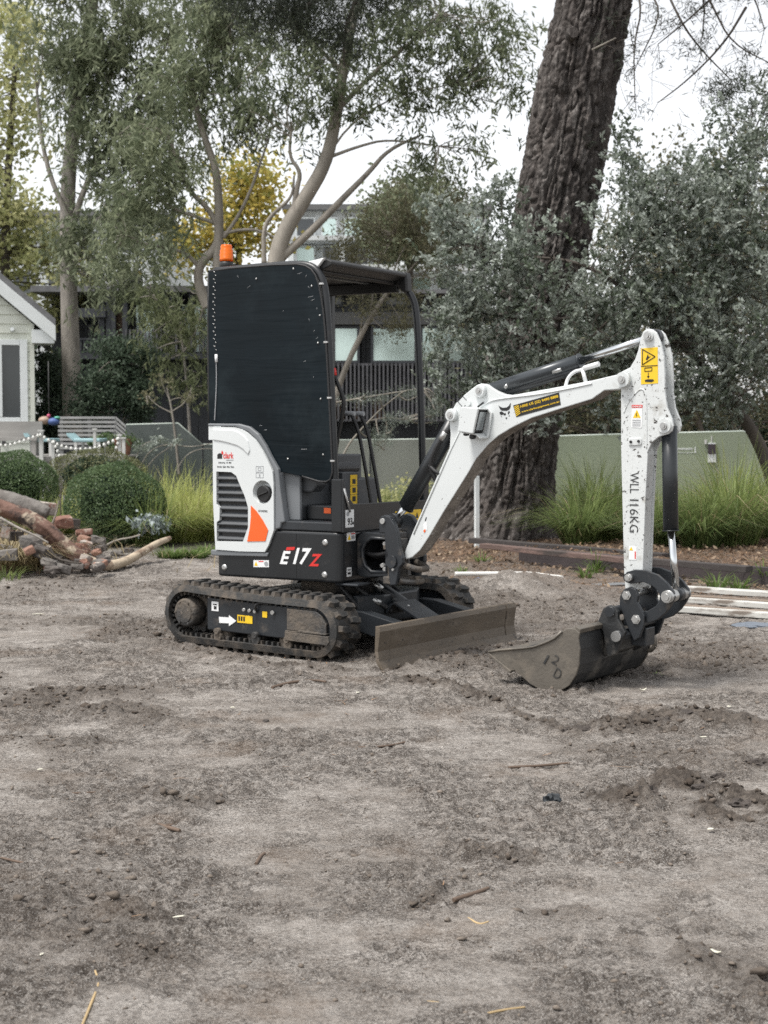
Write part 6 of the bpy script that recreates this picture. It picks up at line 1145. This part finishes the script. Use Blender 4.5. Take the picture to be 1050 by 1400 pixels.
def log(name, path, rad, m, label, Y, n=30, twist=1.0):
    pp = [pt(a, b, Y + (c if len(q) > 2 else 0)) for q in path for a, b, c in [(tuple(q) + (0,))[:3]]]; base = pp[len(pp) // 2].copy(); base.z = 0; sp = smooth([tuple(p) for p in pp], 4); k = len(sp); rr = np.interp(np.linspace(0, 1, k), np.linspace(0, 1, len(rad)), rad)
    vs = []; sp = [Vector(p) for p in sp]
    I_, J_ = np.meshgrid(np.arange(k), np.arange(n), indexing='ij'); Q_ = 2 * math.pi * J_ / n; _lb = vnoise(np.cos(Q_) * 2 + I_ * .06, np.sin(Q_) * 2 + 7, 50); _lr = ridge(np.cos(Q_) * 5 + 20, np.sin(Q_) * 5 + I_ * .10, 3, 52)
    for i in range(k):
        t = (sp[min(i + 1, k - 1)] - sp[max(i - 1, 0)]).normalized(); a = t.cross(Vector((0, 0, 1))).normalized(); b = a.cross(t)
        for j in range(n):
            q = 2 * math.pi * j / n; d = rr[i] * (1 + .20 * (_lb[i, j] - .5) * 2 + .30 * (_lr[i, j] - .55)); vs.append(sp[i] + (a * math.cos(q) + b * math.sin(q)) * d - base)
    fs = [[i * n + j, i * n + (j + 1) % n, (i + 1) * n + (j + 1) % n, (i + 1) * n + j] for i in range(k - 1) for j in range(n)] + [list(range(n))[::-1], [(k - 1) * n + j for j in range(n)]]
    root = empty(name, base, 0, label, 'log'); g = G(); g._add(vs, fs, 0, True); g.build('stem', m, root); return root, base
red = mat('peeling_red_brown_log', (.140, .078, .058), .75, var=.35, vscale=5, bump=.45, bscale=28, layers=(((.40, .33, .25), 4.2, .53, .06, .8), ((.05, .037, .033), 7, .54, .08, .9)))
pale = mat('stripped_pale_log', (.40, .33, .245), .75, var=.25, vscale=6, bump=.4, bscale=30, layers=(((.20, .14, .10), 7, .50, .10, .85),))
r1, b1 = log('fallen_log', [(-40, 680, -.1), (0, 694), (35, 706), (65, 724), (88, 748), (112, 764)], [.066, .069, .070, .067, .063, .058], red, 'long bent log with peeling red bark at left and a pale stripped tip', 12.9)
g = G(lambda p: Vector(p) - b1); sp = [pt(110, 763, 12.9), pt(128, 771, 12.95), pt(150, 774, 13.0), pt(172, 768, 13.2), pt(198, 753, 13.5), pt(216, 742, 13.8), pt(232, 736, 14.0)]; limb_mesh(g, sp, .058, .022, 12); g.build('stripped_end', pale, r1)
log('weathered_log', [(-30, 676), (10, 684), (40, 694), (64, 705)], [.06, .085, .09, .07], SM[2], 'grey weathered log lying on top of the rubble behind the red one', 13.7)
def stick(pts, Y, r, label, m=None, name='stick'):
    p = [pt(a, b, Y) for a, b in pts]; base = p[0].copy(); g = G(lambda q: Vector(q) - base); limb_mesh(g, p, r, r * .5, 6); o = g.build(name, m or BARK['grey'], None); o.location = base; setp(o, label, 'stick'); return o
stick([(0, 708), (25, 722), (50, 733), (66, 742)], 12.6, .014, 'thin grey stick slanting across the rubble below the log'); stick([(68, 748), (75, 763), (95, 769), (112, 770)], 12.5, .014, 'curved brown root under the bend of the log', BARK['dark']); stick([(146, 745), (160, 738), (180, 735), (192, 731)], 13.9, .012, 'bent stick rising from the hollow under the rounded shrub', BARK['gum']); stick([(70, 719), (78, 700), (80, 685)], 13.6, .010, 'short twig standing up between the blocks on the crest', BARK['gum']); stick([(83, 720), (83, 690), (84, 660)], 14.2, .007, 'thin straight stake standing behind the heap', BARK['dark'], 'stake')
# garden edging boards
EM = dict(edge=mat('dark_stained_edging', (.052, .042, .043), .6, var=.2, vscale=5, bump=.08), sleeper=mat('red_brown_sleeper', (.125, .082, .070), .8, var=.35, vscale=9, stretch=(.25, 1, 1), bump=.25, layers=(((.05, .04, .036), 6, .52, .1, .9),)), dark=mat('black_sleeper', (.045, .038, .036), .8, var=.3, bump=.2), plank=mat('white_painted_plank', (.52, .515, .485), .6, var=.14, vscale=8, stretch=(.3, 1, 1), layers=(((.20, .17, .145), 9, .53, .10, .9),)), under=mat('bare_plank_wood', (.20, .155, .12), .8, var=.25), strip=mat('white_plastic_strip', (.62, .61, .58), .45, var=.1, layers=(((.25, .22, .19), 10, .58, .1, .8),)))
def plank(name, a, b, w, t, z0, m, label, cat, group=None, bev=.004, under=None, side=1):
    A, B = Vector((a.x, a.y, 0)), Vector((b.x, b.y, 0)); L_ = (B - A).length; ang = math.atan2(B.y - A.y, B.x - A.x); g = G(); nseg = 14
    for_ = [(L_ * i / nseg) for i in range(nseg + 1)]; vs = []
    for x in for_:
        j = .004 * math.sin(x * 5.1); vs += [(x, 0 + j, 0 + j * .5), (x, w + j, 0), (x, w + j, t), (x, j, t + j * .4)]
    fs = [[i * 4 + k, i * 4 + (k + 1) % 4, (i + 1) * 4 + (k + 1) % 4, (i + 1) * 4 + k] for i in range(nseg) for k in range(4)] + [[3, 2, 1, 0], [nseg * 4 + k for k in range(4)]]
    g._add(vs, fs); o = g.build(name, m, None, bev); o.location = (A.x, A.y, z0); o.rotation_euler = (0, 0, ang); return setp(o, label, cat, group)
p0, p1 = gp(709, 769), gp(900, 789)
er = empty('garden_edging', p0, 0, 'dark stained board edging along the front of the right garden bed', 'edging')
for a, b in ((gp(709, 769), gp(735, 772.5)), (gp(735.5, 772.6), gp(893, 788)), (gp(893.5, 788.1), gp(1120, 808))):
    o = plank('edging_board', a, b, .035, .172, -.02, EM['edge'], None, None); o.location -= Vector((p0.x, p0.y, 0)); o.parent = er
zb = .135
plank('timber_sleeper', gp(655, 748, zb), gp(868, 770, zb), .10, .045, zb - .012, EM['sleeper'], 'red brown timber sleeper starting at the white stake', 'timber', 'old sleepers on the garden bed'); plank('timber_sleeper', gp(640, 741, zb), gp(905, 763, zb), .11, .05, zb - .012, EM['dark'], 'black timber sleeper behind the red brown one', 'timber', 'old sleepers on the garden bed'); plank('timber_sleeper', gp(880, 770, zb), gp(1020, 781, zb), .10, .05, zb - .012, EM['dark'], 'black timber sleeper behind the excavator arm', 'timber', 'old sleepers on the garden bed')
for (a, b, w, lab) in (((858, 804.5), (1140, 822), .11, 'rearmost white painted plank on the ground beside the bucket linkage'), ((880, 821), (1140, 838), .075, 'middle white painted plank of the three beside the bucket linkage'), ((895, 835.5), (1140, 852), .075, 'front white painted plank of the three beside the bucket linkage')):
    plank('white_plank', gp(*a), gp(*b), w, .038, .0, EM['plank'], lab, 'plank', 'white planks on the ground')
for a, b in (((905, 815.5), (1140, 831)), ((905, 829.5), (1140, 846))): plank('brown_board', gp(*a), gp(*b), .06, .018, .002, EM['under'], 'thin bare brown board between the ' + ('rear and middle' if a[1] < 820 else 'middle and front') + ' white planks', 'board', 'bare boards between the white planks')
plank('metal_plate', gp(820, 804), gp(862, 802), .13, .012, .01, mat('grey_sheet_metal', (.30, .31, .32), .4, metal=.5), 'grey sheet of metal poking out behind the bucket linkage', 'metal sheet')
def ground_tube(name, pts, r, m, label, cat, lift=None, n=8, flat=1.0):
    P_ = [gp(a, b) for a, b in pts]; base = P_[0].copy(); P_ = [Vector((p.x, p.y, gz(p.x, p.y) + (lift if lift is not None else r * .7))) for p in P_]; base = P_[0].copy(); g = G(lambda q: Vector(q) - base); p = smooth([tuple(q) for q in P_], 2); g.tube(p, [r * (1 - .45 * abs(i / (len(p) - 1) - .3)) for i in range(len(p))], n); o = g.build(name, m, None); o.location = base; return setp(o, label, cat)
ground_tube('white_strip', [(622, 795), (680, 794), (728, 794), (748, 799), (768, 806)], .020, EM['strip'], 'thin white strip lying along the top of the soil mound', 'strip', .055)
q = gp(652, 749); st = empty('white_stake', (q.x, q.y, -.05), R(20), 'white painted stake standing in front of the pine trunk', 'stake'); G()._add([(-.022, -.022, 0), (.022, -.022, 0), (.022, .022, 0), (-.022, .022, 0), (-.026, -.022, .80), (.018, -.022, .80), (.018, .022, .80), (-.026, .022, .80)], [[3, 2, 1, 0], [4, 5, 6, 7], [0, 1, 5, 4], [1, 2, 6, 5], [2, 3, 7, 6], [3, 0, 4, 7]]).build('shaft', BM['trim'], st, .003); G().tube([(.09, -.05, .07), (.11, -.05, .04)], .03, 8).build('base_lump', SM[2], st)

# ================================================================== LOOSE SOIL, LITTER
def scatter_clods():
    n = 150000; x = rng.uniform(-4.2, 4.2, n); y = 2.4 + 12 * rng.random(n) ** 1.3; w, bed, mu, gr = ground_fields(x, y); inside = np.abs(x) < y * .29 + .4
    pr = np.clip(w * .95 + .04 + .30 * crumb(x, y), 0, 1) * (1 - mu) * inside; k = rng.random(n) < pr * .42; x, y, w = x[k], y[k], w[k]; n = len(x)
    s = np.exp(rng.normal(-5.75, .48, n)) * (1 + 1.3 * w); s = np.minimum(s, .026); z = ground_z(x, y) + s * .25
    ico = bmesh.new(); bmesh.ops.create_icosphere(ico, subdivisions=1, radius=1); iv = np.array([v.co[:] for v in ico.verts]); jf = np.array([[v.index for v in f.verts] for f in ico.faces]); ico.free()
    v = iv[None] * (1 + rng.normal(0, .34, (n, len(iv), 1))) * s[:, None, None] * rng.uniform(.6, 1.3, (n, 1, 3)) * np.array([1, 1, .7]); v = v + np.stack([x, y, z], 1)[:, None, :]
    f = (jf[None] + (np.arange(n) * len(iv))[:, None, None]).reshape(-1, 3); t = np.clip(.85 - .75 * np.clip(w, 0, 1) + rng.normal(0, .2, n), 0, 1)
    o = raw('soil_clods', v.reshape(-1, 3), f, mat('loose_soil', (.058, .046, .037), .95, tint=(.19, .160, .134), var=.25, vscale=60, bump=.3, bscale=150, spec=.2), None, False, [('tint', 'FACE', np.repeat(t, len(jf)))]); setp(o, 'loose crumbs and clods of soil scattered over the yard', kind='stuff')
scatter_clods()
def scatter_needles():
    n = 46000; x = rng.uniform(-4.6, 6.5, n); y = 2.4 + 16.5 * rng.random(n) ** .9; w, bed, mu, gr = ground_fields(x, y); inside = np.abs(x) < y * .30 + .4
    near = sstep(10, 13.0, y + x * .4); k = (rng.random(n) < np.clip(.012 + .95 * mu + .02 * near, 0, 1)) & inside; x, y, mu = x[k], y[k], mu[k]; n = len(x); z = ground_z(x, y) + .005 + rng.random(n) * .016 * mu
    a = rng.uniform(0, 2 * math.pi, n); L_ = rng.uniform(.02, .075, n) * np.where(mu > .3, 1.3, 1); up = rng.normal(0, .16, n) * mu; d = np.stack([np.cos(a), np.sin(a), up], 1); sd = np.stack([-np.sin(a), np.cos(a), np.zeros(n)], 1); c = np.stack([x, y, z], 1); wd = np.where(mu > .3, .0035, .0018)[:, None] * rng.uniform(.6, 1.6, (n, 1)); bend = sd * (rng.normal(0, .15, n) * L_)[:, None]
    v = np.stack([c - d * L_[:, None] / 2 - sd * wd, c - d * L_[:, None] / 2 + sd * wd, c + bend + sd * wd, c + bend - sd * wd, c + d * L_[:, None] / 2 + sd * wd * .5, c + d * L_[:, None] / 2 - sd * wd * .5], 1); i = (np.arange(n) * 6)[:, None]; f = np.concatenate([i + np.array([[0, 1, 2, 3]]), i + np.array([[3, 2, 4, 5]])], 0)
    o = raw('pine_needle_litter', v.reshape(-1, 3), f, LM['needle'], None, False, [('tint', 'FACE', np.tile(rng.random(n), 2))]); setp(o, 'fallen pine needles and straw on the soil and under the pine', kind='stuff')
    n = 3200; x = rng.uniform(-.2, 6, n); y = rng.uniform(11.5, 18, n); w, bed, mu, gr = ground_fields(x, y); k = rng.random(n) < mu * .9; x, y = x[k], y[k]; c = np.stack([x, y, ground_z(x, y) + .015], 1)
    o = leaves('dead_leaf_litter', c, .05, .028, mat('dead_leaf', (.13, .08, .05), .8, tint=(.34, .26, .18)), None, 0, 0); setp(o, 'dead brown leaves mixed through the mulch', kind='stuff')
scatter_needles()
pal = mat('pale_dry_leaf', (.62, .60, .50), .6); tw = mat('brown_twig', (.115, .080, .058), .8, var=.2); yel = mat('dry_straw_twig', (.40, .29, .15), .7, var=.2); dk = mat('black_rag', (.018, .022, .026), .7, bump=.4, bscale=40)
TW = [([(112, 1400), (128, 1362), (136, 1340), (130, 1322)], .0035, yel, 'pale curling straw stalk at the bottom left of the photo'), ([(372, 944), (400, 936), (430, 932), (446, 934)], .008, tw, 'thin arching twig on the soil in front of the track'), ([(80, 1085), (110, 1084), (150, 1080)], .005, tw, 'dark straight twig on the soil at mid left'), ([(490, 1022), (530, 1020), (565, 1010)], .005, tw, 'brown twig lying on the soil left of centre'), ([(620, 1228), (650, 1218), (668, 1210)], .007, tw, 'dark twig on the soil right of centre'), ([(350, 1172), (356, 1162), (362, 1158)], .006, tw, 'short upright twig piece left of centre'), ([(660, 1385), (690, 1378), (718, 1374)], .003, yel, 'bundle of thin dry needles near the bottom edge'), ([(545, 1368), (570, 1366), (600, 1368)], .0025, yel, 'single dry pine needle at the bottom centre'), ([(695, 1046), (735, 1044), (780, 1040)], .006, tw, 'long thin root half sunk in the soil below the bucket'), ([(215, 1122), (232, 1126), (246, 1130)], .008, tw, 'short piece of bark on the soil at left'), ([(640, 1252), (655, 1262), (668, 1258)], .0028, yel, 'dry grass stem on the soil right of centre'), ([(1, 1172), (20, 1176), (45, 1180)], .004, tw, 'thin twig at the left edge of the yard')]
for pts, r, m_, lab in TW: ground_tube('twig', pts, r, m_, lab, 'twig', None, 6)
def flake(px, py, l, w, m, label, cat='leaf', curl=.3, rot=0.0, name='dry_leaf'):
    q = gp(px, py); s = q.y / F_PX; l, w = l * s, w * s; vs = []; fs = []; n = 7
    for i in range(n):
        t = i / (n - 1); ww = w * math.sin(math.pi * (.08 + .88 * t)) ** .8; z = curl * l * (t - .5) ** 2 * 2 + .006; y = .25 * l * math.sin(t * 2.4)
        vs += [(l * (t - .5), y - ww / 2, z + ww * .25), (l * (t - .5), y, z), (l * (t - .5), y + ww / 2, z + ww * .25)]
    for i in range(n - 1):
        for k in (0, 1): fs.append([i * 3 + k, i * 3 + k + 1, i * 3 + k + 4, i * 3 + k + 3])
    g = G(); g._add(vs, fs, 0, True); o = g.build(name, m, None); so = o.modifiers.new('thickness', 'SOLIDIFY'); so.thickness = .002; o.location = (q.x, q.y, gz(q.x, q.y) + .002); o.rotation_euler = (0, 0, R(rot)); setp(o, label, cat)
for a in [(978, 1300, 16, 7, 'curled pale leaf lying on the soil at the lower right', .6, -50), (972, 1134, 9, 7, 'small whitish leaf on the soil right of the ruts', .3, 10), (880, 942, 12, 5, 'white curved leaf on the soil just right of the bucket', .6, 20), (1026, 979, 11, 5, 'white flake on the soil at the right edge near the rut', .2, 0), (998, 962, 7, 5, 'tiny white flake behind the right hand rut', .2, 30), (318, 971, 6, 5, 'white speck of a leaf in front of the track', .2, 0), (490, 950, 6, 4, 'white speck of a leaf below the dozer blade', .2, 40), (55, 1057, 8, 4, 'pale leaf fragment at the left of the yard', .2, 20), (52, 842, 16, 4, 'flat pale chip on the soil left of the track', .1, 0), (245, 1252, 18, 5, 'narrow pale leaf on the soil at lower left', .2, 15), (962, 1006, 10, 4, 'pale chip lying between the two right hand ruts', .2, 0), (58, 1303, 8, 3, 'thin pale chip near the bottom left', .2, 60), (232, 1125, 10, 7, 'brown curled bark flake at left of centre', .5, 0)]:
    flake(a[0], a[1], a[2], a[3], pal if 'brown' not in a[4] else tw, a[4], 'leaf', a[5], a[6])
def lump(name, px, py, w, h, m, label, cat, seed=0):
    q = gp(px, py); s = q.y / F_PX; bm = bmesh.new(); bmesh.ops.create_icosphere(bm, subdivisions=3, radius=1); rr = random.Random(seed)
    for v in bm.verts:
        n_ = float(ridge(np.array([v.co.x * 2.6 + seed]), np.array([v.co.y * 2.6 + v.co.z * 1.7]), 4, 70)[0]) * 1.7 - .5 + rr.gauss(0, .07); v.co = Vector((v.co.x * w * s * .5, v.co.y * w * s * .4, max(v.co.z, -.2) * h * s)) * (.55 + .7 * n_)
    me = bpy.data.meshes.new(name); bm.to_mesh(me); bm.free(); o = link(name, me, None, (m,)); o.location = (q.x, q.y, gz(q.x, q.y)); setp(o, label, cat)
lump('black_rag', 755, 1093, 26, 14, dk, 'crumpled black rag on the soil below the bucket', 'rag', 3); lump('dark_clod', 364, 991, 9, 5, SM[3], 'small black clod in front of the near track', 'clod', 5)
sd_ = mat('churned_soil', (.060, .050, .044), .95, var=.35, vscale=40, bump=.5, bscale=120)
for k, (px, py, w, h, lab) in enumerate([(930, 978, 48, 13, 'largest raised clod on the right hand rut'), (905, 984, 30, 9, 'clod at the left of the largest raised clod'), (800, 992, 34, 8, 'flat clod at the end of the long rut ridge'), (775, 995, 20, 7, 'small clod left of the flat clod on the rut ridge'), (885, 1082, 40, 12, 'raised clod at the left end of the muddy footprint'), (865, 1092, 22, 8, 'small clod left of the muddy footprint'), (960, 1078, 34, 9, 'clod behind the muddy footprint'), (1010, 1096, 40, 10, 'clod at the right end of the muddy footprint'), (985, 1060, 24, 7, 'small clod above the muddy footprint'), (1040, 1040, 40, 10, 'clod at the right edge of the yard')]): lump('soil_clod', px, py, w, h, sd_, lab, 'clod', 11 + k * 3)
for k, (px, py, lab) in enumerate([(657, 803, 'scrap of faded blue plastic behind the far track'), (679, 800, 'scrap of bright blue plastic beside the soil mound'), (1030, 853, 'blue grey plastic sheet pressed in the soil at far right')]): lump('plastic_scrap', px, py, 22 if k < 2 else 60, 8 if k < 2 else 4, mat('blue_plastic_%d' % k, [(.12, .15, .26), (.05, .11, .30), (.14, .16, .19)][k], .5), lab, 'plastic scrap', 40 + k)

def rubble_debris():
    n = 1500; x = HEAP.x - .1 + np.clip(rng.normal(0, .45, n), -1.2, .85); y = HEAP.y - .1 + np.clip(rng.normal(0, .34, n), -.8, .6); z = ground_z(x, y) + .005; s = np.exp(rng.normal(-4.3, .45, n)); s = np.minimum(s, .034)
    cv = np.array([[a, b, c] for a in (-1, 1) for b in (-1, 1) for c in (-1, 1)], float); cf = np.array([[0, 1, 3, 2], [4, 6, 7, 5], [0, 4, 5, 1], [2, 3, 7, 6], [0, 2, 6, 4], [1, 5, 7, 3]])
    v = cv[None] * (1 + rng.normal(0, .28, (n, 8, 3))) * s[:, None, None] * rng.uniform(.4, 1.1, (n, 1, 3)); a = rng.uniform(0, 6.28, n); ca, sa = np.cos(a)[:, None], np.sin(a)[:, None]; v = np.stack([v[..., 0] * ca - v[..., 1] * sa, v[..., 0] * sa + v[..., 1] * ca, v[..., 2]], -1) + np.stack([x, y, z], 1)[:, None]
    f = (cf[None] + (np.arange(n) * 8)[:, None, None]).reshape(-1, 4)
    setp(raw('rubble_debris', v.reshape(-1, 3), f, mat('rubble_chips', (.095, .078, .066), .9, tint=(.25, .165, .125), var=.3, vscale=40), None, False, [('tint', 'FACE', np.repeat(rng.random(n), 6))]), 'broken brick chips and soil filling the rubble heap', kind='stuff')
    n = 420; x = HEAP.x + rng.normal(0, .7, n); y = HEAP.y - .3 + rng.normal(0, .3, n); b = np.stack([x, y, ground_z(x, y) + .02], 1)
    setp(blades('rubble_twigs', b, rng.uniform(.08, .35, n), rng.uniform(0, 6.28, n), rng.uniform(.8, 1.8, n), .008, LM['straw'], None, np.full(n, .3)), 'thin dry roots and straw tangled over the rubble', kind='stuff')
rubble_debris()
